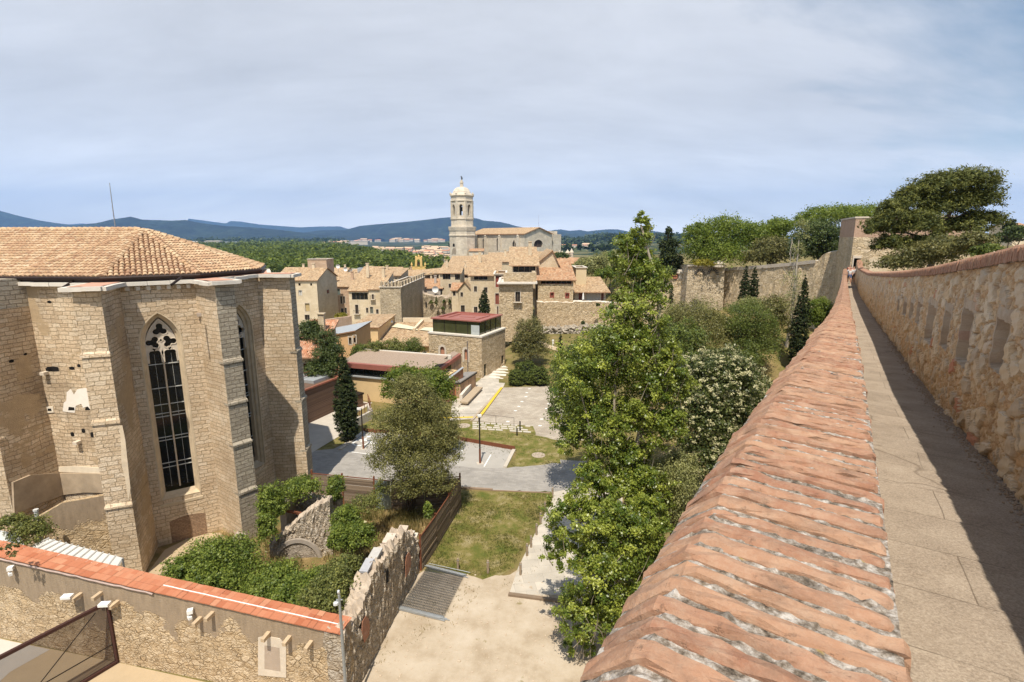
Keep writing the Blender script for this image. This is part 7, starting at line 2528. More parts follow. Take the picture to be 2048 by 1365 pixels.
m.lathe([(.55, -1.2), (.55, .0), (1.2, .1), (1.25, .3), (.9, .65), (.1, .8)], p, 12)
m.build('dome', WHITE, ch2)
house('peach_house', 'peach rendered house with two small windows and grey sheet roof edge', at(640, 706, 70), at(711, 706, 70), 8, -.3, at(680, 676, 70).z, T['peach'], 'sr', ZINC, .9, [(698,674,703,689),(707,671,711.5,686)], over=.25)
house('annexe_house', 'ochre annexe with tan tiled roof between peach house and convent', at(703, 690, 86), at(757, 690, 86), 13, -.3, at(725, 656, 86).z, T['ochre'], 'sb', ROOF, at(725, 630, 99).z-at(725, 656, 86).z, [], over=.3)
m = MB()
Yp = 78
a, b = at(648, 668, Yp), at(703, 655, Yp+4)
tw_ = thing('terrace_wall', (a.x, a.y, 0), 'tan rendered terrace parapet wall above the peach house', 'wall')
m.bar(a, b, .4, 2.0, at(675, 640, Yp).z)
m.build('wall', T['pink'], tw_)
# ---- old town row
A, B, z1 = fr(588, 633, 561, 130)
house('tall_house', 'tall cream gabled house with shaded stone gable left of the narrow street', A, B, 15, -6, z1, T['cream'], 'gx', ROOF, 2.6, [(597.5,581,603.8,591,'white'),(597,567,601,572,'dark'),(620.5,567,624,572,'dark'),(611,607,619,623,'tan'),(610,630,619,640)], [(654,579,658.5,588,'red')])
A, B, z1 = fr(664, 701, 574, 148)
house('street_house', 'shaded pinkish house with tall windows in the narrow street', A, B, 20, -8, z1, T['pink'], 'sb', ROOF, 2.5, [(671.7,598,675,610),(672.7,622,676,635),(681,593,684.2,608),(687,593,690,607),(682.5,617,687,628),(689.7,616,693.5,627),(668,578,680,590,'green')])
A, B, z1 = fr(615, 653, 524, 175)
house('roof_tower', 'square pinkish roof tower with parapet and three windows', A, B, 7, -5, at(630,519,175).z, T['pink'], 'flat', ROOF, 1, [(620,536,624,547),(630,536.5,634.5,547),(643.7,536,648.3,547)], parapet=.4)
# filler roofs between the tower and the convent
fill = [(560,618,549,178,'gx','cream','low tan roof at the left edge of the old town'),
        (655,700,560,165,'gx','cream','tan roof right of the pinkish roof tower'),
        (690,742,566,172,'sb','pink','tan roof with small dormers above the street'),
        (700,752,552,196,'gx','townlt','far tan roof below the park trees'),
        (742,780,556,190,'hip','cream','hipped far roof left of the steel tank'),
        (655,690,548,205,'gx','townlt','far cream roof behind the roof tower'),
        (760,800,546,215,'gx','cream','far tan roof beside the dark red fascia'),
        (795,850,552,205,'gx','pink','long tan roof in front of the yellow belfry')]
for (xl, xr, ye, Y, rt, wm_, lb) in fill:
    A, B, z1 = fr(xl, xr, ye, Y)
    wl_ = [(xl+(xr-xl)*f, ye+3, xl+(xr-xl)*f+3.5, ye+9) for f in (.2, .5, .78)]
    house('town_house', lb, A, B, 11, -6, z1, T[wm_], rt, ROOF, 2.0, wl_, group='houses of the old town')
A, B, z1 = fr(683, 706, 541, 210)
house('white_house', 'small flat white block with roof terrace below the park trees', A, B, 9, -4, z1, WHITE, 'flat', CONC, 1, [(689,544,693,549),(697,545,701,550)])
wtk = thing('water_tank', at(725, 548, 180), 'grey metal water tank on the old town roofs', 'tank')
m = MB()
p = at(725, 553, 180)
m.box((p.x, p.y, p.z), (2.5, 2.5, at(725,536,180).z-p.z))
for k in range(5): m.box((p.x-1.2+.6*k, p.y-1.28, p.z), (.08, .08, at(725,536,180).z-p.z-.01))
m.build('tank_body', GREYMETAL, wtk)
m = MB()
m.box((p.x, p.y, p.z-4), (2.9, 2.9, 4.0))
m.build('plinth', T['cream'], wtk)
for i, (x, y, lb) in enumerate(((676,533,'white satellite dish above the white roofs'),(665,540,'white satellite dish right of the roof tower'),(691,539,'white satellite dish left of the steel tank'))):
    sd = thing('satellite_dish', at(x, y, 190), lb, 'satellite dish')
    p = at(x, y, 190)
    m = MB()
    m.lathe([(.05, -.25), (.4, -.12), (.75, .1)], (0, 0, 0), 12, cap=False)
    m.v = [(p.x+a, p.y-c, p.z+b) for a, b, c in m.v]
    m.build('dish', WHITE, sd)
    m = MB()
    m.tube([(p.x, p.y+.1, p.z), (p.x, p.y+.1, p.z-2.4)], .06, 5)
    m.build('mast', GREYMETAL, sd)
A, B, z1 = fr(706, 740, 574, 158)
house('dark_roof_house', 'house with long dark red fascia and open dark loft', A, B, 20, -5, at(720,562,158).z, T['cream'], 'sr', ROOF, 2.6, [(712,566,738,576,'dark')], framemat=DARKMETAL)
A, B, z1 = fr(742, 800, 572, 165)
house('fascia_house', 'tan house with dark red eaves line and small square window', A, B, 14, -5, at(770,552,165).z, T['townlt'], 'sb', ROOF, 1.6, [(781,557,786,562,'dark'),(791,556,793,559,'dark')], over=.5)
A, B, z1 = fr(697, 737, 582, 128)
house('ribbon_window_house', 'pale house with long ribbon window under its tiled roof', A, B, 16, -6, z1, T['cream'], 'sb', ROOF, 5.0, [(704,586,735.5,599.5,'band'),(711,610,716.5,628,'balc'),(732.5,616,736.5,626)])
A, B, z1 = fr(737, 762, 579, 127)
house('balcony_house', 'narrow pale house with small balcony beside the battlemented wall', A, B, 14, -6, z1, T['cream'], 'sb', ROOF, 3.6, [(744,589,747.5,599,'balc'),(740.5,614,746,627,'green'),(752.5,619,757,628)])
# battlemented tower
A, B, z1 = fr(759, 801, 575, 118)
def battlements(t_, P):
    m = MB()
    L = (P2(B)-P2(A)).length
    k = 6
    for i in range(k):
        m.box(P(L*(i+.5)/k, .3, z1-.02), (L/k*.58, .62, 1.15))
        q = P(L*(i+.5)/k, .3, z1+1.13)
        m.lathe([(L/k*.41, 0), (.05, .3)], q, 4, rot=math.pi/4)
    for i in range(9):
        m.box(P(L-.3, 2.4+i*3.6, z1-.02), (.62, 1.9, 1.15))
    m.build('battlement', T['crenel'], t_)
house('battlemented_tower', 'old battlemented stone tower with pale merlons and plain walls', A, B, 33, -6, z1, T['crenel'], 'flat', T['crenel'], 1, [], cat='tower', extra=battlements, parapet=.9)
# old ragged wall
ow = thing('old_wall', at(850, 640, 146), 'ragged old rubble wall with plants right of the battlemented tower', 'wall')
m = MB()
A_, B_ = at(846, 600, 143), at(908, 606, 143)
rough_wall(m, A_, B_, 1.2, [(0, at(850,586,143).z), (.12, at(856,589,143).z), (.3, at(866,594,143).z), (1, at(905,596,143).z)], 5, base=-7, st=.6, amp=.12, dip=.4)
m.build('masonry', [T['old'], T['ruinpale']], ow)
plate(ow, 'loophole', A_, B_, [(851,614),(851,605),(854,605),(854,614)], .2, .02, BLACK)
for i, (x, y, lb) in enumerate(((862,605,'left tuft of greenery on the ragged old wall'),(888,604,'middle tuft of greenery on the ragged old wall'),(899,604,'right tuft of greenery on the ragged old wall'),(886,617,'low tuft of greenery on the ragged old wall'))):
    tree('wall_plant', lb, [px_blob(x, y, 142.3, 3, 4)], L_GREEN, 350, .3, 700+i, cat='plant', trunk=False, group='plants growing on the old wall')
# loggia house and neighbours
A, B, z1 = fr(833, 881, 561, 170)
def loggia(t_, P):
    for x in (848.5, 863, 872, 880):
        m = MB()
        p = at(x, 561, 170)
        m.lathe([(.55, 0), (.38, .25), (.36, 2.2), (.55, 2.5)], (p.x, p.y-.3, z1), 8)
        m.build('column', T['cream'], t_)
    m = MB()
    a, b = at(838, 549, 169.5), at(884, 546, 169.5)
    m.face([(a.x, a.y-.3, a.z-.2), (b.x, b.y-.3, b.z), (b.x, b.y+6, b.z+1.4), (a.x, a.y+6, a.z+1.2)])
    m.face([(a.x, a.y-.3, a.z-.5), (b.x, b.y-.3, b.z-.3), (b.x, b.y-.3, b.z), (a.x, a.y-.3, a.z-.2)])
    m.face([(a.x, a.y+5, z1-.2), (b.x, b.y+5, z1-.2), (b.x, b.y+5, b.z+1), (a.x, a.y+5, a.z+1)])
    m.build('loggia_roof', ROOF, t_)
house('loggia_house', 'house with open columned loggia under a low roof', A, B, 10, -6, z1, T['pink'], 'sb', ROOF, .4, [(838,566,848,570,'dark')], extra=loggia)
A, B, z1 = fr(845, 884, 577, 152)
house('grey_house', 'grey rendered house with orange lean-to roof and white dish', A, B, 7, -6, z1, plain('grey_render', (.46,.41,.36), .9), 'sb', ROOFO, 2.2, [])
sd = thing('satellite_dish', at(871, 579, 151), 'round pale satellite dish on the grey house above the old wall', 'satellite dish')
p = at(871, 579, 151.3)
m = MB()
m.lathe([(.05, -.2), (.5, -.1), (.95, .15)], (0, 0, 0), 14, cap=False)
m.v = [(p.x+a, p.y-c-.3, p.z+b) for a, b, c in m.v]
m.build('dish', WHITE, sd)
A, B, z1 = fr(880, 920, 547, 152)
house('stone_house', 'tan stone house with two large dark attic openings', A, B, 14, -6, z1, T['townlt'], 'sb', ROOF, 2.4, [(885.5,548,901,559,'band'),(910,549,920,560,'band'),(897.5,568,902,576),(886,576,888,580,'dark')], over=.5)
A, B, z1 = fr(903, 920, 581, 142)
house('lean_to_house', 'narrow cream lean-to with orange roof and one small window', A, B, 5, -6, z1, T['cream'], 'sb', ROOFO, 1.6, [(906,583,911,592)])
A, B, z1 = fr(917, 942, 579, 140)
house('narrow_house', 'narrow stone house with framed window above a tall door', A, B, 9, -6, z1, T['townlt'], 'gy', ROOF, 2.0, [(921,585,926,594),(922,611,929.5,630)], [], over=.4)
A, B, z1 = fr(941, 991, 551, 120)
house('tall_stone_house', 'tall pale stone house with wide attic opening behind the dark cypress', A, B, 18, -6, z1, T['townlt'], 'sb', ROOF, 4.0, [(948,550.5,975,560,'band'),(948,573,954,584),(968.5,575,975,586),(948,614,955,633,'w')], over=.6)
A, B, z1 = fr(988, 1012, 566, 112)
house('shutter_house', 'slim stone house with tall dark red shutters', A, B, 12, -4, at(995,549,112).z, T['townlt'], 'flat', ROOF, 1, [(991,552,1003,575,'red'),(990.5,587,998,609,'red'),(994,613,997,632,'door')])
# bastion
Yb = 92
A, B, z1 = fr(998, 1066, 567, Yb)
def bast(t_, P):
    L = (P2(B)-P2(A)).length
    m = MB()
    for (a, b) in ((P(-.35, -.35, 0), P(L+.35, -.35, 0)), (P(L+.35, -.35, 0), P(L+.35, 8, 0))):
        m.bar(a, b, .8, z1-.1, z1+.22)
    m.build('ledge', T['white'], t_)
    m = MB()
    u0, u1 = onwall(1007, 555, A, B)[0], onwall(1073, 555, A, B)[0]
    zt2 = at(1040, 546, Yb+1).z
    m.bar(P(u0, 1, 0), P(u1, 1, 0), .6, z1+.2, zt2)
    m.bar(P(u1-.3, 1.3, 0), P(u1-.3, 7, 0), .6, z1+.2, zt2-.01)
    m.build('upper_parapet', T['town'], t_)
house('bastion_house', 'massive stone bastion with ledge, parapet and one framed balcony window', A, B, 13, 1, z1, T['town'], 'flat', T['white'], 1, [(1030.5,584,1040.5,604,'balc')], cat='building', extra=bast, parapet=.2)
A, B, z1 = fr(1024, 1073, 533, 101)
house('glazed_attic_house', 'tiled house with wide grey glazed attic above the bastion', A, B, 14, 8, at(1040,531,101).z, T['townlt'], 'sb', ROOF, 3.2, [(1026,532,1071,545,'band')], over=.6)
A, B, z1 = fr(1073, 1117, 532, 106)
house('gable_house', 'stone gable house with tiny window behind the orange roof', A, B, 18, 4, at(1095,528,106).z, T['townlt'], 'gy', ROOF, 2.6, [(1103,517,1105,522,'dark')], over=.4, ridge_f=.72)
A, B, z1 = fr(1076, 1147, 566, 99)
house('orange_roof_house', 'stone house with bright orange tiled roof and two small red windows', A, B, 13, 1, at(1110,560,99).z, T['town'], 'sb', ROOFO, 3.4, [(1082,560,1143,568,'band'),(1100.5,586,1107.5,595,'red'),(1131,587,1138,596,'red')], over=.5, framemat=plain('red_frame', (.36,.12,.09), .7))
A, B, z1 = fr(1152, 1173, 540, 108)
house('tan_block', 'plain tan rendered block with flat top right of the orange roof', A, B, 7, 2, at(1160,536,108).z, plain('tan_render', (.62,.50,.32), .9, 0, .08), 'flat', CONC, 1, [], parapet=.2)
A, B, z1 = fr(1149, 1212, 584, 103)
house('terrace_house', 'low terrace house with red door and pale curtain under a lean-to roof', A, B, 12, 3, z1, T['cream'], 'sb', ROOF, 2.0, [(1157,586,1165,601,'red'),(1172,585,1200,602,'curt'),(1202,585,1208,602,'red')], over=.8)
pr_ = thing('parasol', at(1166, 603, 101.5), 'closed white parasol on the terrace below the lean-to roof', 'parasol')
p = at(1166, 604, 101.5)
m = MB()
m.lathe([(.03, 0), (.03, .4), (.22, .45), (.16, 1.3), (.06, 1.75), (.01, 1.85)], p, 8)
m.build('canopy', WHITE, pr_)
# old wall right of the bastion with rocky footing
bw = thing('garden_wall', at(1130, 640, 98), 'high old stone wall on pale rock footing above the garden', 'wall')
m = MB()
A_, B_ = at(1074, 600, 98), at(1290, 600, 100)
rough_wall(m, A_, B_, 1.5, [(0, at(1076,604,98).z), (.33, at(1146,606,98.6).z), (.345, at(1149,604,98.6).z), (.6, at(1205,604,99).z), (1, at(1290,612,100).z)], 25, base=0, st=.5, amp=.03, dip=.08)
m.build('masonry', [T['town'], T['white']], bw)
m = MB()
A_, B_ = at(1062, 660, 95.5), at(1290, 660, 97)
rough_wall(m, A_, B_, 2.5, [(0, at(1070,660,95.5).z), (.2, at(1100,658,95.7).z), (.5, at(1150,654,96.2).z), (.8, at(1230,656,97).z), (1, at(1290,656,97).z)], 26, base=-.5, st=.35, amp=.16, dip=.26)
m.build('rock_footing', [T['rock'], T['rock']], bw)
for i, (x, y, lb) in enumerate(((1167,647,'small bush on the rock footing of the garden wall'),(1195,611,'tuft of ivy below the terrace on the garden wall'))):
    tree('wall_plant', lb, [px_blob(x, y, 94.5 if i == 0 else 97, 4, 4)], L_DARK, 400, .25, 710+i, cat='plant', trunk=False)
# upper roofs below the cathedral
up_ = [(898,978,529,195,16,'sb',2.5,'cream','long roofed gallery house with four square openings',[(899,532,905,540),(907,532,914,540),(916,533,923,541),(926,533,933,541)]),
       (976,1036,524,186,14,'sb',2.8,'townlt','wide tan roof directly under the cathedral wall',[(990,527,997,531)]),
       (1004,1050,510,215,16,'gy',1.9,'townlt','low tan gable below the cathedral side chapels',[(1043,512,1046,516,'dark')]),
       (1040,1116,517,205,16,'gx',2.3,'townlt','tan roof below the large arched cathedral window',[(1060,519,1063,523)]),
       (1113,1165,528,232,14,'gx',2.4,'cream','orange far roof right of the cathedral gable',[(1120,530,1124,534),(1140,530,1144,534)]),
       (905,945,549,172,12,'sb',2.6,'cream','small tan roof left of the tall pale stone house',[(930,551,936,556)]),
       (955,1000,541,160,14,'sb',2.6,'townlt','tan roof behind the tall pale stone house',[(962,543,967,547)])]
for (xl, xr, ye, Y, D, rt, ri, wm_, lb, wi) in up_:
    A, B, z1 = fr(xl, xr, ye, Y)
    house('town_house', lb, A, B, D, -4, z1, T[wm_], rt, ROOFO if 'orange' in lb else ROOF, ri, wi, group='houses of the old town', over=.5)
pin = thing('stone_pinnacles', at(1130, 510, 245), 'row of small ruined stone pinnacles right of the cathedral', 'ruin')
for (x, yb, yt) in ((1119,512,501),(1124,513,502),(1135,513,499),(1143,514,497)):
    a, b = at(x, yb, 245), at(x, yt, 245)
    m = MB()
    m.lathe([(.9, -3), (.9, (b.z-a.z)*.45), (1.1, (b.z-a.z)*.5), (.5, (b.z-a.z)*.75), (.05, b.z-a.z)], a, 6)
    m.build('pinnacle', T['cath'], pin)
# yellow belfry gable
yb_ = thing('yellow_belfry', at(837, 544, 225), 'yellow church gable with belfry arch and pinnacles', 'church')
Yy = 225
def py(x, y): return at(x, y, Yy)
m = MB()
k = (py(838, 520).x-py(837, 520).x)
def yface(pts, dep=1.2):
    f_ = [py(x, y) for x, y in pts]
    m.face(f_)
    bk_ = [p+Vector((0, dep, 0)) for p in f_]
    m.face(bk_[::-1])
    for i in range(len(f_)):
        j = (i+1) % len(f_)
        m.face([f_[j], f_[i], bk_[i], bk_[j]])
yface([(819,546),(853,546),(853,541),(848,534),(825,534),(819,541)])
yface([(829.5,535),(834,535),(834,521),(837,518.5),(837,513),(830.5,516)])
yface([(840,535),(844.5,535),(843.5,516),(837,513),(837,518.5),(840,521)])
m.build('gable', T['yellow'], yb_)
for (x, yb2, yt) in ((823,535,524.5),(850,535,524.5),(831.5,517,512),(842.5,517,512),(837,514,510)):
    m = MB()
    a, b = py(x, yb2), py(x, yt)
    m.lathe([(.35, 0), (.35, (b.z-a.z)*.4), (.5, (b.z-a.z)*.45), (.05, b.z-a.z)], a+Vector((0, .6, 0)), 6)
    m.build('pinnacle', T['yellow'], yb_)
m = MB()
a = py(837, 527)
m.lathe([(.05, 1.1), (.3, 1.0), (.45, .4), (.7, 0)][::-1], a+Vector((0, .6, -.6)), 8)
m.build('bell', DARKMETAL, yb_)
A, B, z1 = fr(812, 862, 546, 228)
house('church_roof_house', 'long tan roof below the yellow belfry', A, B, 14, -6, z1, T['cream'], 'gx', ROOF, .6, [])
# ------------------------------------------------------------------ cathedral
cd = thing('cathedral', at(1000, 505, 300), 'large pale stone cathedral with octagonal bell tower and long tan roof', 'cathedral')
YC = 300
CX = 924.7
def cz(y): return at(CX, y, YC).z
c0 = at(CX, 450, YC)
kx = at(CX+1, 450, YC).x-c0.x
rot8 = math.pi/8
def octa(name, prof, mat_=None, n=8, parent=cd):
    m = MB()
    m.lathe([(r*kx, cz(y)) for r, y in prof], (c0.x, c0.y, 0), n, rot=rot8)
    return m.build(name, mat_ or ST['cath'], parent)
octa('tower_base', [(27, 560), (27, 473), (28.2, 472.5), (28.2, 470), (27, 469.5), (27, 463), (28, 462), (29.2, 456), (29.2, 454.2), (23.5, 453.8)])
octa('tower_shaft', [(23, 454), (23, 440), (24.3, 439.5), (24.3, 437.5), (22.6, 437)])
# belfry with eight pierced sides
m = MB()
Rb = 22.6*kx
ang = [rot8+2*math.pi*i/8 for i in range(8)]
cor = [Vector((c0.x+Rb*math.cos(a), c0.y+Rb*math.sin(a))) for a in ang]
zb, zt2 = cz(437.2), cz(404)
z_s, z_a = cz(432), cz(410)
for i in range(8):
    A_, B_ = cor[i], cor[(i+1) % 8]
    L = (B_-A_).length
    pt_, nn_, _ = wall_holes(m, A_, B_, zb, z_a-1.0, [(L*.33, L*.67, z_s, z_a-1.0)], 0, 1.2)
    c_, r_ = L/2, L*.17
    ar = [(c_+r_*math.cos(math.pi-math.pi*k/8), z_a-1.0+r_*1.1*math.sin(math.pi*k/8)) for k in range(9)]
    m.face([pt_(0, z_a-1.0), pt_(ar[0][0], z_a-1.0), pt_(ar[0][0], zt2), pt_(0, zt2)])
    m.face([pt_(ar[-1][0], z_a-1.0), pt_(L, z_a-1.0), pt_(L, zt2), pt_(ar[-1][0], zt2)])
    for k in range(8):
        (u0, a0), (u1, a1) = ar[k], ar[k+1]
        m.face([pt_(u0, a0), pt_(u1, a1), pt_(u1, zt2), pt_(u0, zt2)])
        m.face([pt_(u0, a0), pt_(u0, a0, 1.2), pt_(u1, a1, 1.2), pt_(u1, a1)])
        # raised hood
        m.face([pt_(c_+(u0-c_)*1.35, z_a-1.0+(a0-z_a+1.0)*1.35, -.25), pt_(c_+(u1-c_)*1.35, z_a-1.0+(a1-z_a+1.0)*1.35, -.25), pt_(u1, a1, -.25), pt_(u0, a0, -.25)][::-1])
        m.face([pt_(u0, a0, -.25), pt_(u1, a1, -.25), pt_(u1, a1), pt_(u0, a0)])
    for (u0, u1) in ((0, L*.13), (L*.87, L)):
        m.face([pt_(u0, zb, -.3), pt_(u1, zb, -.3), pt_(u1, zt2, -.3), pt_(u0, zt2, -.3)])
        m.face([pt_(u1, zb, -.3), pt_(u1, zb), pt_(u1, zt2), pt_(u1, zt2, -.3)])
        m.face([pt_(u0, zb), pt_(u0, zb, -.3), pt_(u0, zt2, -.3), pt_(u0, zt2)])
m.build('belfry', ST['cath'], cd)
octa('belfry_cornice', [(22.6, 405), (24, 403.5), (24, 402), (22.8, 401.5), (22.8, 394.5), (24.8, 393), (24.8, 391.5), (22, 391)])
octa('dome', [(21.5, 392), (20.2, 389), (18.8, 387), (17.5, 383.5), (14.5, 379), (10.5, 376), (5.2, 374.8)], ST['cath'])
for i in range(8):
    m = MB()
    p = c0+Vector((23.4*kx*math.cos(ang[i]), 23.4*kx*math.sin(ang[i]), 0))
    m.lathe([(.45, cz(391.5)), (.45, cz(389)), (.6, cz(388.7)), (.05, cz(386))], (p.x, p.y, 0), 6)
    m.build('finial', ST['cath'], cd)
octa('lantern', [(4.2, 375.2), (3.6, 374), (3.3, 366.8), (4.3, 366.2), (4.2, 365.2), (2.6, 364.5), (2.5, 361.5), (1.2, 360.5)])
m = MB()      # bronze weather figure on the lantern
f = Vector((c0.x, c0.y, 0))
def fp_(x, y): return Vector((c0.x+(x-CX)*kx, c0.y, cz(y)))
m.tube([fp_(925, 361), fp_(925, 358), fp_(925.2, 356.2), fp_(924.8, 354.6)], [.16, .34, .42, .3], 8)
m.tube([fp_(924.8, 355.4), fp_(923.6, 354), fp_(922.6, 354.2)], [.16, .14, .1], 6)
m.lathe([(.02, -.25), (.24, -.1), (.26, .1), (.02, .3)], fp_(924.6, 353.6), 8)
m.tube([fp_(925.4, 355.6), fp_(926.6, 357), fp_(926.8, 359)], [.22, .2, .08], 6)
m.build('weather_figure', DARKMETAL, cd)
m = MB()
m.lathe([(.1, 0), (1.15, .02), (.9, .6), (.7, 1.6), (.4, 2.0), (.05, 2.1)], (c0.x, c0.y, cz(423)), 10)
m.build('bell', plain('bronze_bell', (.05,.045,.04), .5, .6), cd)
m = MB()
m.beam((c0.x-2.2, c0.y, cz(415)), (c0.x+2.2, c0.y, cz(415)), .3, .3)
m.build('bell_frame', DARKMETAL, cd)
# small openings and worn relief on the tower base
m = MB()
A_, B_ = cor[4]+(cor[4]-P2(c0))*.2, cor[5]+(cor[5]-P2(c0))*.2
fA, fB = P2(c0)+Vector((math.cos(ang[4]), math.sin(ang[4])))*27*kx, P2(c0)+Vector((math.cos(ang[5]), math.sin(ang[5])))*27*kx
plate(cd, 'tower_slit', fA, fB, [(905.5,494),(905.5,489),(907.5,487),(909.5,489),(909.5,494)], .0, .04, BLACK)
plate(cd, 'worn_relief', fA, fB, [(903.5,511),(904.5,500),(906,497),(911,496),(912.5,503),(911,510),(907,508)], .0, .05, plain('worn_relief', (.34,.28,.21), .95, 0, .5, 1.2, .5))
# nave at an angle
nA, nB = at(940, 468, 322), at(1049, 467.5, 290)
zE = at(1049, 467.5, 290).z
nv = P2(nB)-P2(nA)
nd = nv.normalized()
nn_ = Vector((nd.y, -nd.x))
if nn_.y > 0: nn_ = -nn_
dirg = ray(1104, 470)
S_ = np.linalg.solve(np.array([[-nn_.x, -dirg[0]], [-nn_.y, -dirg[1]]]), np.array([-nB.x, -nB.y]))
Wn = float(S_[0])
print('nave width', Wn, nv.length)
rise = at(1077, 455, 297).z-zE
house_n = MB()
A2, B2c = P2(nA), P2(nB)
def nw(x0, y0, x1, y1, P_=A2, Q_=B2c):
    u0, v0 = onwall(x0, y1, P_, Q_); u1, v1 = onwall(x1, y0, P_, Q_)
    return (min(u0, u1), max(u0, u1), v0, v1)
holes = [nw(965, 477, 969, 502), nw(993, 476, 997, 502), nw(1024.5, 480, 1031.5, 494)]
wall_holes(house_n, A2, B2c, -5, zE, holes, 0, .4)
C2, D2 = B2c-nn_*Wn, A2-nn_*Wn
ax = nw(1068, 480, 1085.5, 495, B2c, C2)
pt_, n3, L3 = wall_holes(house_n, B2c, C2, -5, zE-.0, [(ax[0], ax[1], ax[2], zE-.01)] if False else [ax], 0, 1.0)
mid = (B2c+C2)/2
house_n.face([(B2c.x, B2c.y, zE), (C2.x, C2.y, zE), (mid.x, mid.y, zE+rise)])
wall_holes(house_n, C2, D2, -5, zE, [])
wall_holes(house_n, D2, A2, -5, zE, [])
house_n.build('nave_wall', ST['cath'], cd)
m = MB()
o = .7
q0, q1 = A2+nn_*o-nd*o, B2c+nn_*o+nd*o
r0, r1 = A2-nn_*Wn/2-nd*o, B2c-nn_*Wn/2+nd*o
s0, s1 = D2-nn_*o-nd*o, C2-nn_*o+nd*o
zo = zE-o*rise/(Wn/2)+.1
m.face([(q0.x, q0.y, zo), (q1.x, q1.y, zo), (r1.x, r1.y, zE+rise+.1), (r0.x, r0.y, zE+rise+.1)])
m.face([(s1.x, s1.y, zo), (s0.x, s0.y, zo), (r0.x, r0.y, zE+rise+.1), (r1.x, r1.y, zE+rise+.1)])
m.face([(q1.x, q1.y, zo-.5), (r1.x, r1.y, zE+rise-.4), (r1.x, r1.y, zE+rise+.1), (q1.x, q1.y, zo)], 1)
m.face([(r1.x, r1.y, zE+rise-.4), (s1.x, s1.y, zo-.5), (s1.x, s1.y, zo), (r1.x, r1.y, zE+rise+.1)], 1)
m.face([(q0.x, q0.y, zo-.5), (q1.x, q1.y, zo-.5), (q1.x, q1.y, zo), (q0.x, q0.y, zo)], 1)
m.build('nave_roof', [ROOF, EAVE], cd)
for h in holes:       # pointed windows: dark glass, stone tracery bar, pointed head
    u0, u1, v0, v1 = h
    def q(u, z, dep):
        c = A2+nd*u-nn_*dep
        return (c.x, c.y, z)
    m = MB()
    m.face([q(u0, v0, .36), q(u1, v0, .36), q(u1, v1, .36), q(u0, v1, .36)])
    w_ = m.build('window', WINDARK, cd)
    m = MB()
    c_ = (u0+u1)/2
    hgt = (u1-u0)*.8
    for s_ in (0, 1):
        e_ = u0 if s_ == 0 else u1
        m.face([q(e_, v1-hgt, .05), q(e_, v1+.05, .05), q(c_, v1+.05, .05), q((e_*2+c_)/3, v1-hgt*.5, .05)])
    m.beam(q(c_, v0, .3), q(c_, v1, .3), .16, .15)
    m.grid([[q(u0-.5, v0, -.06), q(u0, v0, -.06)], [q(u0-.5, v1-hgt, -.06), q(u0, v1-hgt, -.06)], [q(c_-.1, v1+.6, -.06), q(c_, v1, -.06)]])
    m.grid([[q(u1, v0, -.06), q(u1+.5, v0, -.06)], [q(u1, v1-hgt, -.06), q(u1+.5, v1-hgt, -.06)], [q(c_, v1, -.06), q(c_+.1, v1+.6, -.06)]])
    m.build('tracery', ST['dressed'], w_)
def q2(u, z, dep): return pt_(u, z, dep)
u0, u1, v0, v1 = ax
m = MB()
m.face([q2(u0, v0, .9), q2(u1, v0, .9), q2(u1, v1, .9), q2(u0, v1, .9)])
w_ = m.build('window', plain('brown_dark_glass', (.05,.035,.028), .5, 0, .3, .6), cd)
m = MB()
c_ = (u0+u1)/2
for s_ in (-1, 1):
    for k in range(6):
        a0, a1 = math.pi/2*k/6, math.pi/2*(k+1)/6
        rx, rz = (u1-u0)/2, (v1-v0)*.62
        zc2 = v1-rz
        m.face([q2(c_+s_*rx*math.cos(a0), zc2+rz*math.sin(a0), .05), q2(c_+s_*rx*math.cos(a1), zc2+rz*math.sin(a1), .05), q2(c_+s_*rx*math.cos(a1), v1+.02, .05), q2(c_+s_*rx*math.cos(a0), v1+.02, .05)])
        m.face([q2(c_+s_*(rx+.7)*math.cos(a0), zc2+(rz+.7)*math.sin(a0), -.08), q2(c_+s_*(rx+.7)*math.cos(a1), zc2+(rz+.7)*math.sin(a1), -.08), q2(c_+s_*rx*math.cos(a1), zc2+rz*math.sin(a1), -.08), q2(c_+s_*rx*math.cos(a0), zc2+rz*math.sin(a0), -.08)])
m.build('arch_head', ST['dressed'], w_)
m = MB()
for k in range(1, 6): m.beam(q2(u0+(u1-u0)*k/6, v0, .7), q2(u0+(u1-u0)*k/6, v1, .7), .16, .2)
m.build('window_bars', plain('leaden_bar', (.16,.12,.10), .8), w_)
for x in (972, 1000, 1037):     # buttress strips with sloped heads
    u, _ = onwall(x, 480, A2, B2c)
    m = MB()
    p = A2+nd*u+nn_*.3
    m.box((p.x, p.y, -5), (1.8, 1.0, at(x, 472, 300).z+5), math.atan2(nd.y, nd.x))
    zz = at(x, 472, 300).z
    m.lathe([(.95, 0), (.2, 1.0)], (p.x, p.y, zz), 4, rot=math.atan2(nd.y, nd.x)+math.pi/4)
    m.build('buttress', ST['cath'], cd)
m = MB()      # block on the far side of the gable
p, q_ = at(1102, 470, 312), at(1115, 470, 308)
m.bar(P2(p)+Vector((0, 3)), P2(q_)+Vector((0, 3)), 7, -5, at(1110, 469, 310).z)
m.bar(P2(p)+Vector((-1.5, 4)), P2(q_)+Vector((-1.6, 4)), 5, -5, at(1108, 462.5, 311).z)
m.build('side_turret', ST['cath'], cd)
m = MB()
m.bar(P2(at(948, 470, 306)), P2(at(950, 470, 318)), 3, -5, at(950, 470, 310).z)
pa, pb_ = at(936, 503, 296), at(966, 503, 296)
m.build('link_wall', ST['cath'], cd)
A, B, z1 = fr(938, 966, 503, 286)
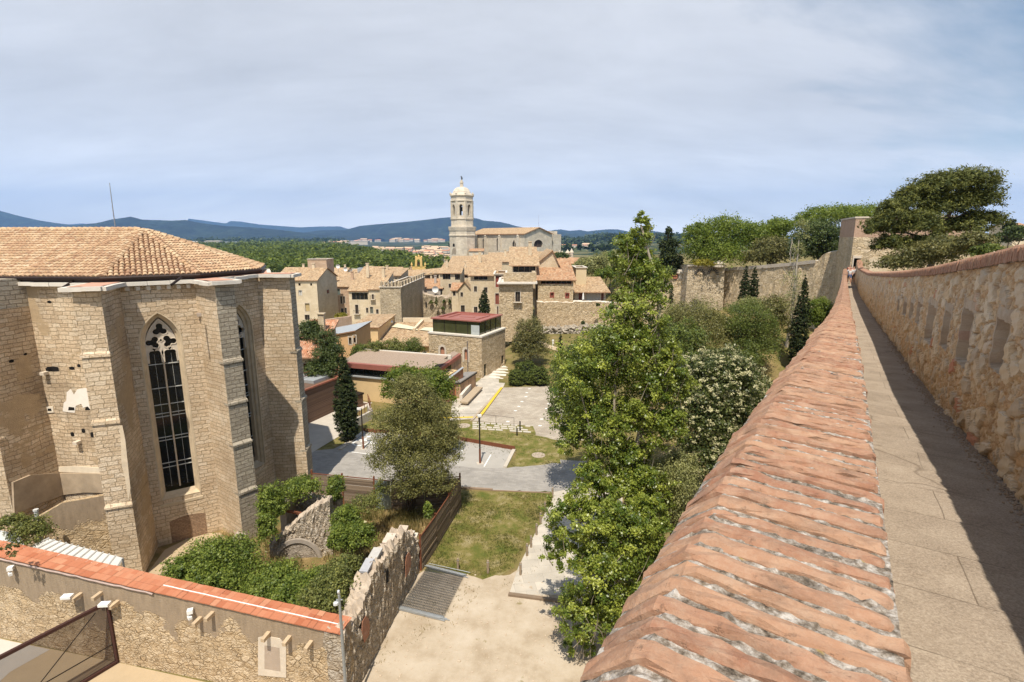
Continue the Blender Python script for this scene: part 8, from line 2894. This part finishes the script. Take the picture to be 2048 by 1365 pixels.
house('chapel_annexe', 'low annexe with orange roof at the foot of the cathedral tower', A, B, 10, -4, z1, T['cath'], 'sb', ROOFO, 1.2, [])
an = thing('antenna_mast', at(1077, 455, 303), 'very thin antenna rod above the cathedral gable', 'antenna')
m = MB()
m.tube([at(1077.5, 458, 303), at(1077.5, 430, 303)], [.09, .04], 5)
m.build('rod', plain('antenna_grey_b', (.30,.31,.33), .5, .4), an)
# ------------------------------------------------------------------ park wood, far town and sheds
rg = np.random.default_rng(77)
bl = []
Y = 360.0
while Y < 2300:
    st = max(9.5, Y*.016)
    zt_ = 0
    half = Y*.62
    x = -half
    while x < -.10*Y+0:
        X = x+rg.normal(0, st*.25)
        px_ = 1024+F_PX*X/(Y*CP)
        r = st*rg.uniform(.55, .8)
        ztop = 1.0+rg.normal(0, 1.2)+2.5*math.sin(X*.012+Y*.006)+(Y-360)*.0022
        if px_ < 905 and (px_ < 690 or Y < 19080/(12+(px_-690)*.15)):
            bl.append((X, Y+rg.normal(0, st*.2), ztop-r*.9, r, r, r*.9))
        x += st
    Y += st*.9
fo = bpy.data.objects.new('park_wood', None)
print('park crowns', len(bl))
L_PARK = leaf_mat('park_leaf', (.040,.070,.010), (.200,.240,.034), .3)
ORG['park_tmp'] = Vector((0, 0, 0))
class _P: name = 'park_tmp'
def stuffleaves(name, blobs, n, size, seed, mat_):
    near = [b for b in blobs]
    dummy = bpy.data.objects.new('tmp', None)
    o = leaves(name, mat_, dummy, near, n, size, seed, clump=.22, shell=.9, per=14, org=(0, 0, 0), up=1.0, tone=(.5,.28))
    o.parent = None
    bpy.data.objects.remove(dummy)
    o['kind'] = 'stuff'
    return o
nb_ = [b for b in bl if b[1] < 700]; mb3 = [b for b in bl if 700 <= b[1] < 1250]; fb = [b for b in bl if b[1] >= 1250]
bpy.data.objects.remove(fo)
stuffleaves('park_wood', nb_, 90000, 1.9, 1, L_PARK)
stuffleaves('park_wood', mb3, 45000, 3.6, 2, L_PARK)
stuffleaves('park_wood', fb, 30000, 6.5, 3, L_PARK)
# far town: small houses in clusters
def far_house(w, d, h, roofm, wallm, name, label):
    t_ = thing(name, (0, 0, 0), label, 'house', 'houses of the far town')
    m = MB()
    m.prism([(-w/2, -d/2), (w/2, -d/2), (w/2, d/2), (-w/2, d/2)], 0, h, top=False)
    m.face([(-w/2, -d/2, h), (-w/2, d/2, h), (-w/2, 0, h+d*.22)][::-1])
    m.face([(w/2, -d/2, h), (w/2, d/2, h), (w/2, 0, h+d*.22)])
    m.build('wall', wallm, t_)
    m = MB()
    m.face([(-w/2-.6, -d/2-.6, h-.2), (w/2+.6, -d/2-.6, h-.2), (w/2+.6, 0, h+d*.23), (-w/2-.6, 0, h+d*.23)])
    m.face([(w/2+.6, d/2+.6, h-.2), (-w/2-.6, d/2+.6, h-.2), (-w/2-.6, 0, h+d*.23), (w/2+.6, 0, h+d*.23)])
    m.build('roof', roofm, t_)
    return t_
FW1 = plain('far_white_wall', (.56,.50,.43), .9); FW2 = plain('far_pink_wall', (.62,.46,.36), .9)
FR1 = plain('far_red_roof', (.46,.22,.14), .9); FR2 = plain('far_tan_roof', (.56,.40,.27), .9)
protos = [far_house(14, 10, 7, FR1, FW1, 'far_house', 'pale far-off house with red roof in the distant town'), far_house(24, 12, 12, FR2, FW2, 'far_house', 'pinkish far-off block with tan roof in the distant town'), far_house(18, 10, 9, FR2, FW1, 'far_house', 'white far-off house with tan roof in the distant town')]
rg2 = random.Random(12)
spots = []
for (x0, x1, y0, y1, n, D0) in ((745,790,494,500,14,1900),(780,840,497,506,26,1500),(830,897,500,518,60,1150),(850,897,494,502,22,1700),(640,720,482,487,14,2600),(860,900,513,522,14,1000),(770,890,478,480.5,26,4200),(690,760,479,481,8,4400),(1125,1175,489,492,5,1800)):
    for k in range(n):
        spots.append((rg2.uniform(x0, x1), rg2.uniform(y0, y1), D0*rg2.uniform(.93, 1.07)))
for i, (x, y, D) in enumerate(spots):
    p = at(x, y, D)
    kind_ = rg2.choice([0, 0, 1, 2])
    s = D/1500.0*rg2.uniform(.7, 1.2)
    s = max(.75, min(2.2, s))
    pr = protos[kind_]
    if pr.get('used') is None:
        pr['used'] = 1
        pr.location = (p.x, p.y, p.z-9*s)
        pr.rotation_euler = (0, 0, rg2.uniform(-.6, .6))
        pr.scale = (s, s, s)
    else:
        copy_thing(pr, (p.x, p.y, p.z-9*s), rg2.uniform(-.6, .6), s)
for o_ in [o for o in COL.objects if 'used' in o]: del o_['used']
# long pale sheds beyond the park
for (x0, x1, yt, yb2, D, mt, lb) in ((545,640,485.5,490,2500,FW2,'long tan shed roofline beyond the park trees, left part'),(630,690,487,491,2450,FR2,'long tan shed roofline beyond the park trees, right part'),(362,396,484,488,2500,FW1,'white shed left of the long far shed'),(408,438,483,487.5,2500,FW1,'tall white shed among the far sheds'),(438,482,485,487.5,2520,ZINC,'low bluish shed right of the tall white shed'),(850,875,497,503,1400,FW2,'long white and pink apartment block in the far town'),(655,735,483,485,3000,FW1,'thin pale strip of far sheds before the woods')):
    a, b = at(x0, yt, D), at(x1, yt, D)
    t_ = thing('far_shed', (a.x, a.y, -22), lb, 'shed')
    m = MB()
    m.prism([(a.x, D), (b.x, D), (b.x, D+50), (a.x, D+50)], at(x0, yb2, D).z-14, a.z, top=False)
    m.build('wall', mt, t_)
    m = MB()
    m.face([(a.x-2, D-2, a.z), (b.x+2, D-2, a.z), (b.x+2, D+26, a.z+2.5), (a.x-2, D+26, a.z+2.5)])
    m.face([(a.x-2, D+54, a.z), (a.x-2, D+26, a.z+2.5), (b.x+2, D+26, a.z+2.5), (b.x+2, D+54, a.z)])
    m.build('roof', FR2 if mt is FW2 else mt, t_)
# woods on the river plain between town and hills
wb = []
for k in range(1500):
    Y = rg.uniform(1150, 4200)
    xp = rg.uniform(250, 1420)
    X = (xp-1024)/F_PX*Y
    if math.sin(X*.004+Y*.0021)+math.sin(X*.0017-Y*.005+1) < -.25: continue
    if 690 < xp < 905 and Y < 4000: continue
    r = Y*.008
    wb.append((X, Y, float(zg(X, Y))+r*.4, r*1.7, r*1.7, r))
stuffleaves('plain_woods', wb, 60000, 13, 5, leaf_mat('plain_wood_leaf', (.026,.046,.012), (.085,.115,.030), .2))
# ------------------------------------------------------------------ long town wall and end tower
TF = P2(wp(72.6, .75, 0))
TG = at(1683, 440, TF.y+7.5)
TG = P2(TG)
td = (TG-TF).normalized()
tn_ = Vector((td.y, -td.x))                  # to the right
TR = TF+tn_*11
zT = at(1706, 437, TF.y).z
zB = at(1706, 475, TF.y).z
tw = thing('end_tower', (TF.x, TF.y, 0), 'square stone tower with brick upper part where the wall walk ends', 'tower')
m = MB()
dl0, dz0 = onwall(1703, 556, TF, TR); dl1, dz1 = onwall(1717.5, 521, TF, TR)
dl0 = max(.15, dl0)
wall_holes(m, TF, TR, -1, zB, [(dl0, dl1, zw(72)-.1, zw(72)+2.35)], 0, .8)
wall_holes(m, TG, TF, -1, zB, [])
wall_holes(m, TR, TR+td*7.5, -1, zB, [])
wall_holes(m, TR+td*7.5, TG, -1, zB, [])
m.build('wall', ST['longwall'], tw)
m = MB()
c4 = [TF, TR, TR+td*7.5, TG]
cm_ = (TF+TR+TG+TR+td*7.5)/4
m.prism([tuple(p) for p in c4], zB, zT)
m.build('brick_upper_wall', masonry('pinkish_brick_upper', [(.40,.24,.16),(.48,.30,.21),(.54,.36,.26),(.58,.42,.31)], (.44,.34,.26), .3, .08, .012, .03, .5, stain=(.34,.24,.17), stain_amt=.4), tw)
m = MB()
m.prism([tuple(p+(p-cm_).normalized()*.12) for p in c4], zT, zT+.18)
m.build('coping', ST['dressed'], tw)
m = MB()
q = [TF+tn_*dl0+td*.7, TF+tn_*dl1+td*.7]
m.face([(q[0].x, q[0].y, zw(72)-.1), (q[1].x, q[1].y, zw(72)-.1), (q[1].x, q[1].y, zw(72)+2.35), (q[0].x, q[0].y, zw(72)+2.35)])
m.build('door', plain('dark_doorway', (.02,.022,.014), .9), tw)
m = MB()
for i, (a, b, z0_, z1_) in enumerate(((dl0-.12, dl0, zw(72), zw(72)+2.35), (dl0-.12, dl1+.2, zw(72)+2.35, zw(72)+2.65))):
    p, q = TF+tn_*a-td*.05, TF+tn_*b-td*.05
    m.bar(p, q, .14, z0_, z1_)
m.build('door_frame', ST['dressed'], tw)
plate(tw, 'rendered_patch', TF, TR, [(1738,545),(1738,518),(1748,514),(1775,514),(1775,548)], .0, .05, ST['cream'])
plate(tw, 'arrow_slit', TF, TR, [(1745,532),(1746,521),(1747,521),(1746,533)], .05, .01, BLACK)
lw = thing('long_town_wall', (33, 74, 4), 'long weathered town wall running left from the end tower behind the garden', 'wall')
L0, L1 = P2(at(1690, 510, 67.5)), P2(at(1447, 540, 84))
def ltop(x, y):
    u, z = onwall(x, y, L0, L1)
    return (u/(L1-L0).length, z)
tp = [ltop(x, y) for x, y in ((1689,500),(1677,501),(1660,506),(1646,509),(1641,514),(1639,521),(1578,528),(1520,533),(1448,538))]
tp[0] = (0, tp[0][1])
tp[-1] = (1, tp[-1][1])
m = MB()
rough_wall(m, L1, L0, 1.3, [(1-a, b) for a, b in tp][::-1], 41, base=-1, st=.5, amp=.07, dip=.07)
m.build('masonry', [ST['longwall'], ST['white']], lw)
m = MB()
for k in range(60):
    f0, f1 = k/60*.79+.20, (k+.93)/60*.79+.20
    a, b = L0.lerp(L1, f0), L0.lerp(L1, f1)
    z0_ = np.interp((f0+f1)/2, [t_[0] for t_ in tp], [t_[1] for t_ in tp])
    d_ = (L1-L0).normalized(); n2 = Vector((-d_.y, d_.x))
    if n2.y < 0: n2 = -n2
    m.bar(a+n2*.6, b+n2*.6, 1.5, z0_-.35, z0_+.10+.02*(k % 3))
m.build('coping_stones', plain('grey_coping', (.46,.40,.33), .95, 0, .3, 1.2, .3), lw)
# drum bastion with striped arches
bs = thing('arched_bastion', at(1412, 600, 82), 'pale wall bastion with two striped blind arches and small domed turret', 'tower')
R0, R1 = P2(at(1376, 540, 83)), P2(at(1449, 540, 82))
zt_b = onwall(1412, 533, R0, R1)[1]
d_ = (R1-R0).normalized(); n2 = Vector((d_.y, -d_.x))
m = MB()
bt = 1.0        # battered foot
q0, q1 = R0+n2*bt, R1+n2*bt
m.face([(q0.x-.5, q0.y, -1), (q1.x+.3, q1.y, -1), (R1.x, R1.y, zt_b), (R0.x, R0.y, zt_b)])
for a, b, s_ in ((R1, q1, 1), (R0, q0, -1)):
    f = [(b.x+.3*s_, b.y, -1), (b.x+.3*s_, b.y+6, -1), (a.x, a.y+6, zt_b), (a.x, a.y, zt_b)]
    m.face(f if s_ > 0 else f[::-1])
m.face([(R0.x, R0.y, zt_b), (R1.x, R1.y, zt_b), (R1.x, R1.y+6, zt_b), (R0.x, R0.y+6, zt_b)])
m.build('wall', ST['crenel'], bs)
m = MB()
m.bar(R0-d_*.2, R1+d_*.2, .7, zt_b-.02, zt_b+.18)
m.build('coping', plain('grey_coping_b', (.46,.40,.33), .95, 0, .3, 1.2, .3), bs)
kx_ = 83/F_PX
for (x, y) in ((1399.5, 549), (1425, 548)):
    u, z = onwall(x, y, R0, R1)
    vm_ = MB()
    ri, ro = 5.6*kx_, 11*kx_
    for k in range(9):
        a0 = R(-8+196*k/9)
        a1 = R(-8+196*(k+.42)/9)
        pts = []
        for (r_, a) in ((ri, a0), (ri, a1), (ro, a1), (ro, a0)):
            off = .17-(zt_b-z)*0
            c_ = R0+d_*(u+r_*math.cos(a))+n2*(.14+bt*(zt_b-(z+r_*math.sin(a)))/(zt_b+1))
            pts.append((c_.x, c_.y, z+r_*math.sin(a)))
        vm_.face(pts)
        bk_ = [(p[0]-n2.x*.2, p[1]-n2.y*.2, p[2]) for p in pts]
        for i in range(4):
            vm_.face([pts[(i+1) % 4], pts[i], bk_[i], bk_[(i+1) % 4]])
    vm_.build('striped_arch', plain('dark_voussoir', (.05,.045,.04), .9), bs)
    m = MB()
    pts = [R0+d_*(u-ri)]+[R0+d_*(u+ri)]
    arc = [(u+ri*math.cos(math.pi*k/8), z+ri*math.sin(math.pi*k/8)) for k in range(9)]+[(u-ri, z-9*kx_), (u+ri, z-9*kx_)]
    m.face([(*(R0+d_*a+n2*(.05+bt*(zt_b-b)/(zt_b+1))), b) for a, b in arc])
    m.build('blind_arch', ST['town'], bs)
tu = at(1437, 533, 81.5)
m = MB()
m.lathe([(10.5*kx_, -.1), (10.5*kx_, at(1437,528,81.5).z-tu.z), (11.5*kx_, at(1437,527.6,81.5).z-tu.z), (10*kx_, at(1437,525.5,81.5).z-tu.z), (6*kx_, at(1437,522.8,81.5).z-tu.z), (.1, at(1437,521.5,81.5).z-tu.z)], tu, 12)
m.build('turret', ST['dressed'], bs)
lo = thing('low_town_wall', at(1350, 580, 85), 'lower wall stretch with red brick balustrade left of the arched bastion', 'wall')
S0, S1 = P2(at(1290, 560, 88)), P2(at(1378, 560, 85))
m = MB()
rough_wall(m, S0, S1, 1.2, [(0, onwall(1320,562,S0,S1)[1]), (1, onwall(1375,559,S0,S1)[1])], 43, base=-1, st=.6, amp=.06, dip=.05)
m.build('masonry', [ST['longwall'], ST['white']], lo)
m = MB()
zz = onwall(1355, 558, S0, S1)[1]
u0, u1 = onwall(1332, 556, S0, S1)[0], onwall(1354, 556, S0, S1)[0]
d_ = (S1-S0).normalized()
m.bar(S0+d_*u0, S0+d_*u1, .4, zz, zz+.14)
m.bar(S0+d_*u0, S0+d_*u1, .5, zz+.46, zz+.62)
for k in range(12):
    p = S0+d_*(u0+(u1-u0)*k/11)
    m.box((p.x, p.y, zz+.14), (.14, .3, .32), math.atan2(d_.y, d_.x))
m.build('brick_balustrade', plain('balustrade_brick', (.44,.19,.12), .9, 0, .3, 5), lo)
m = MB()
for x in (1361, 1373):
    p = at(x, 558, 86)
    m.lathe([(.5, -.2), (.5, .7), (.75, .9), (.6, 1.4), (.1, 1.6)], p, 8)
m.build('worn_merlons', ST['dressed'], lo)
# ------------------------------------------------------------------ lamp posts
def lamp_post(label, base, top, hd):
    t_ = thing('lamp_post', base, label, 'lamp post')
    h = top-base[2]
    m = MB()
    m.box((base[0], base[1], base[2]), (.15, .15, h*.30), .2)
    m.build('steel_base', RUST, t_)
    m = MB()
    m.box((base[0], base[1], base[2]+h*.30), (.11, .11, h*.68), .2)
    m.build('post', DARKMETAL, t_)
    m = MB()
    m.box((base[0]-.05*hd, base[1], base[2]+h*.955), (.34, .2, h*.045), .2)
    m.build('lamp_head', WHITE, t_)
    m = MB()
    m.box((base[0], base[1], base[2]+.008), (.55, .55, .02), .3)
    m.build('foot_plate', CONC, t_)
p = gp(727, 898); lamp_post('slim dark lamp post with rusty base near the wheelchair symbol', p, at(727, 816, p.y).z, 4)
p = gp(960, 927); lamp_post('slim dark lamp post with rusty base standing in the parking bay', p, at(960, 830, p.y).z, 0)
lp = thing('street_lamp', (0, 0, 0), 'grey street lamp with small white heads beside the yard corner', 'street lamp')
pb_ = Vector((FC.x+.22, FC.y-.55, 0))
pz = at(683, 1190, pb_.y).z
m = MB()
m.tube([(pb_.x, pb_.y, -.2), (pb_.x, pb_.y, pz)], [.07, .05], 8)
m.build('pole', plain('lamp_grey_pole', (.33,.35,.36), .5, .4), lp)
m = MB()
m.box((pb_.x, pb_.y, pz), (.07, .07, .1))
m.beam((pb_.x-.12, pb_.y, pz-.22), (pb_.x+.12, pb_.y, pz-.22), .04, .04)
m.build('bracket', GREYMETAL, lp)
for (dx, dz, w) in ((0, .09, .10), (-.13, -.42, .20)):
    m = MB()
    m.lathe([(w*.35, 0), (w*.55, .03), (w*.5, .11), (.01, .14)], (pb_.x+dx, pb_.y-.03, pz+dz), 8)
    m.build('lamp_head', plain('lamp_shell', (.66,.67,.68), .4, .2), lp)
# ------------------------------------------------------------------ bollards along the path
bol = [(1105,996),(1090,1025),(1081,1047),(1073,1070),(1062,1095),(1054,1112),(1041,1150),(1030,1122) if False else (976,1147),(916,1141)]
labs = ['wooden bollard nearest the grey road at the corner of the lawn', 'second wooden bollard from the grey road along the path', 'third wooden bollard from the grey road along the path', 'fourth wooden bollard from the grey road along the path', 'fifth wooden bollard from the grey road along the path', 'sixth wooden bollard from the grey road along the path', 'wooden bollard at the bottom corner of the lawn by the path', 'middle wooden bollard on the edge between lawn and sand', 'wooden bollard directly behind the stacked fence panels']
proto = thing('bollard', gp(*bol[0]), labs[0], 'bollard', 'wooden bollards around the lawn')
p = gp(*bol[0])
m = MB()
m.lathe([(.075, 0), (.075, .78), (.06, .82), (.01, .83)], p, 8)
m.build('post', plain('grey_post_wood', (.30,.23,.16), .9, 0, .35, 6, .4), proto)
m = MB()
m.lathe([(.08, .70), (.082, .70), (.082, .74), (.08, .74)], p, 8, cap=False)
m.build('metal_band', GREYMETAL, proto)
for (x, y), lb in zip(bol[1:], labs[1:]):
    copy_thing(proto, gp(x, y), random.uniform(0, 6), random.uniform(.94, 1.04), lb)
for i, (x, y, h, lb) in enumerate(((1040,862,.95,'dark post at the right end of the grass jointed slabs'),(1034,872,.7,'shorter dark post in front of the grass jointed slabs'))):
    t_ = thing('dark_post', gp(x, y), lb, 'post')
    m = MB()
    q = gp(x, y)
    m.lathe([(.07, 0), (.07, h), (.08, h+.01), (.08, h+.06), (.01, h+.08)], q, 8)
    m.build('post', DARKMETAL, t_)
cf = thing('cable_fence', gp(985, 850), 'thin metal hoop fence between plaza and grass jointed slabs', 'fence')
m = MB()
fpts = [gp(920, 846), gp(957, 846), gp(992, 850), gp(1028, 854)]
for q in fpts: m.tube([q, (q.x, q.y, 1.0)], .022, 5)
for a, b in zip(fpts, fpts[1:]):
    m.tube([(a.x, a.y, 1.0), (b.x, b.y, 1.0)], .022, 5)
m.build('rails', plain('thin_rail', (.16,.14,.12), .6, .4), cf)
# ------------------------------------------------------------------ stacked site fence panels on the sand
sf = thing('fence_panels', gp(860, 1185), 'stack of galvanised mesh fence panels lying on the sand', 'fence panels')
c1, c2, c3, c4_ = gp(857, 1135), gp(928, 1153), gp(885, 1240), gp(800, 1219)
m = MB()
rg3 = random.Random(4)
for lay in range(3):
    z = .05+lay*.05
    jx, jy = rg3.gauss(0, .05), rg3.gauss(0, .05)
    o_ = Vector((jx, jy, z))
    for k in range(26):
        f = k/25
        m.tube([c1.lerp(c2, f)+o_, c4_.lerp(c3, f)+o_], .0065, 3, caps=False)
    for k in range(20):
        f = k/19
        m.tube([c1.lerp(c4_, f)+o_, c2.lerp(c3, f)+o_], .0065, 3, caps=False)
m.build('wire_mesh', plain('galvanised_wire', (.085,.092,.10), .6, .3), sf)
for (a, b, n_) in ((c1, c2, 7), (c4_, c3, 8)):
    m = MB()
    d = (b-a).normalized(); s_ = Vector((-d.y, d.x, 0))
    for k in range(n_):
        o_ = s_*((k % 4)*.06-.1)+Vector((0, 0, .06+(k//4)*.07))+d*rg3.gauss(0, .12)
        m.tube([a-d*.1+o_, b+d*.12+o_], .026, 7)
    m.build('tube_bundle', GREYMETAL, sf)
m = MB()
a, b = c1+Vector((.0, .1, .2)), c2+Vector((.35, .2, .1))
m.tube([a, b], .018, 6)
m.build('loose_tube', GREYMETAL, sf)
# small stones and rubbish on the sand
m = MB()
rg4 = np.random.default_rng(6)
for k in range(900):
    x, y = rg4.uniform(700, 1130), rg4.uniform(1150, 1420)
    q = gp(x, y)
    r_ = abs(rg4.normal(0, .02))+.012
    m.lathe([(r_*.8, 0), (r_, r_*.5), (r_*.4, r_*.9)], q+Vector((0, 0, .005)), 5, 0, rg4.random(), rot=rg4.uniform(0, 6))
tag(m.build('pebbles', plain('sand_pebbles', (.50,.41,.31), .95, 0, .3, 30)), kind='stuff')
# ------------------------------------------------------------------ people at the end of the walk
def person(label, pos, facing, hgt, shirt, legs, skin, hair, pose=0):
    t_ = thing('person', pos, label, 'person')
    k = hgt/1.75
    def mesh(nm, verts, edges, rad, mat_, sub=1):
        me = bpy.data.meshes.new(nm)
        ca, sa = math.cos(facing), math.sin(facing)
        me.from_pydata([((x*ca-y*sa)*k, (x*sa+y*ca)*k, z*k) for x, y, z in verts], edges, [])
        o = bpy.data.objects.new(nm, me)
        COL.objects.link(o)
        o.parent = t_
        md = o.modifiers.new('skin', 'SKIN')
        for v, r_ in zip(me.skin_vertices[0].data, rad):
            v.radius = (r_[0]*k, r_[1]*k) if hasattr(r_, '__len__') else (r_*k, r_*k)
        me.skin_vertices[0].data[0].use_root = True
        s_ = o.modifiers.new('smooth', 'SUBSURF')
        s_.levels = s_.render_levels = sub
        me.materials.append(mat_)
        return o
    st = .16 if pose else .05
    V = [(0,0,.95),(0,0,1.12),(0,.01,1.38),(0,0,1.50),(0,-.02,1.60),(0,-.02,1.72),
         (.19,0,1.40),(.25,-.03,1.14),(.22,-.16,.93),(.21,-.20,.85), (-.19,0,1.40),(-.26,.02,1.14),(-.25,-.08,.90),(-.24,-.10,.82),
         (.10,0,.88),(.11,-st,.50),(.11,-st*.6,.10),(.11,-st*.6-.14,.04), (-.10,0,.88),(-.11,st,.50),(-.11,st*1.5,.10),(-.11,st*1.5-.14,.05)]
    E_ = [(0,1),(1,2),(2,3),(3,4),(4,5),(2,6),(6,7),(7,8),(8,9),(2,10),(10,11),(11,12),(12,13),(0,14),(14,15),(15,16),(16,17),(0,18),(18,19),(19,20),(20,21)]
    Rd = [(.15,.11),(.14,.10),(.17,.11),.06,(.085,.10),(.07,.085),.06,.042,.032,.03,.06,.042,.032,.03,.085,.06,.04,.035,.085,.06,.04,.035]
    mesh('body', V, E_, Rd, skin)
    mesh('shirt', [V[0][:2]+(.93,), V[1], V[2], V[6], (.235,-.02,1.22), V[10], (-.24,.01,1.22)], [(0,1),(1,2),(2,3),(3,4),(2,5),(5,6)], [(.17,.13),(.16,.12),(.185,.125),.075,.062,.075,.062], shirt)
    mesh('shorts', [(0,0,.97),V[14],(.112,-st*.9,.56),V[18],(-.112,st*.9,.56)], [(0,1),(1,2),(0,3),(3,4)], [(.165,.125),.10,.082,.10,.082], legs)
    mesh('hair', [(0,.0,1.66),(0,.01,1.74)], [(0,1)], [(.09,.105),(.075,.09)], hair)
    return t_
SK = plain('skin', (.52,.30,.21), .6, 0, .1, 9)
HB = plain('dark_hair', (.035,.022,.015), .6)
HBR = plain('brown_hair', (.14,.08,.045), .6)
fz_ = R(-30)
person('person in white top and blue shorts walking nearest along the far walkway', wp(63.5, .74, zw(63.5)), fz_, 1.72, plain('white_cloth', (.72,.72,.70), .9), plain('blue_cloth', (.10,.14,.26), .9), SK, HBR, 1)
person('person in dark and white top standing behind right near the tower door', wp(66, 1.05, zw(66)), fz_+.3, 1.68, plain('grey_white_cloth', (.46,.47,.50), .9), plain('dark_cloth', (.05,.05,.06), .9), SK, HB, 0)
person('person in red brown top behind the others at the tower door', wp(68.5, .72, zw(68.5)), fz_-.2, 1.74, plain('red_cloth', (.36,.10,.07), .9), plain('grey_cloth', (.22,.21,.22), .9), SK, HB, 1)
# ------------------------------------------------------------------ far houses on the right-hand hill
for (x0, x1, ye, Y, D, lb, wm_) in ((1972,1990,487,150,8,'small pink far house with tan roof above the right wall','pink'),(1985,2003,494,140,8,'small white far house below the pink one','cream'),(2030,2062,455,190,10,'pale far house at the right edge of the picture','cream')):
    A, B, z1 = fr(x0, x1, ye, Y)
    house('hill_house', lb, A, B, D, 8, z1, ST[wm_], 'gx', ROOFO, 1.6, [(x0+4, ye+2, x0+7, ye+7), (x0+10, ye+2, x0+13, ye+7)])
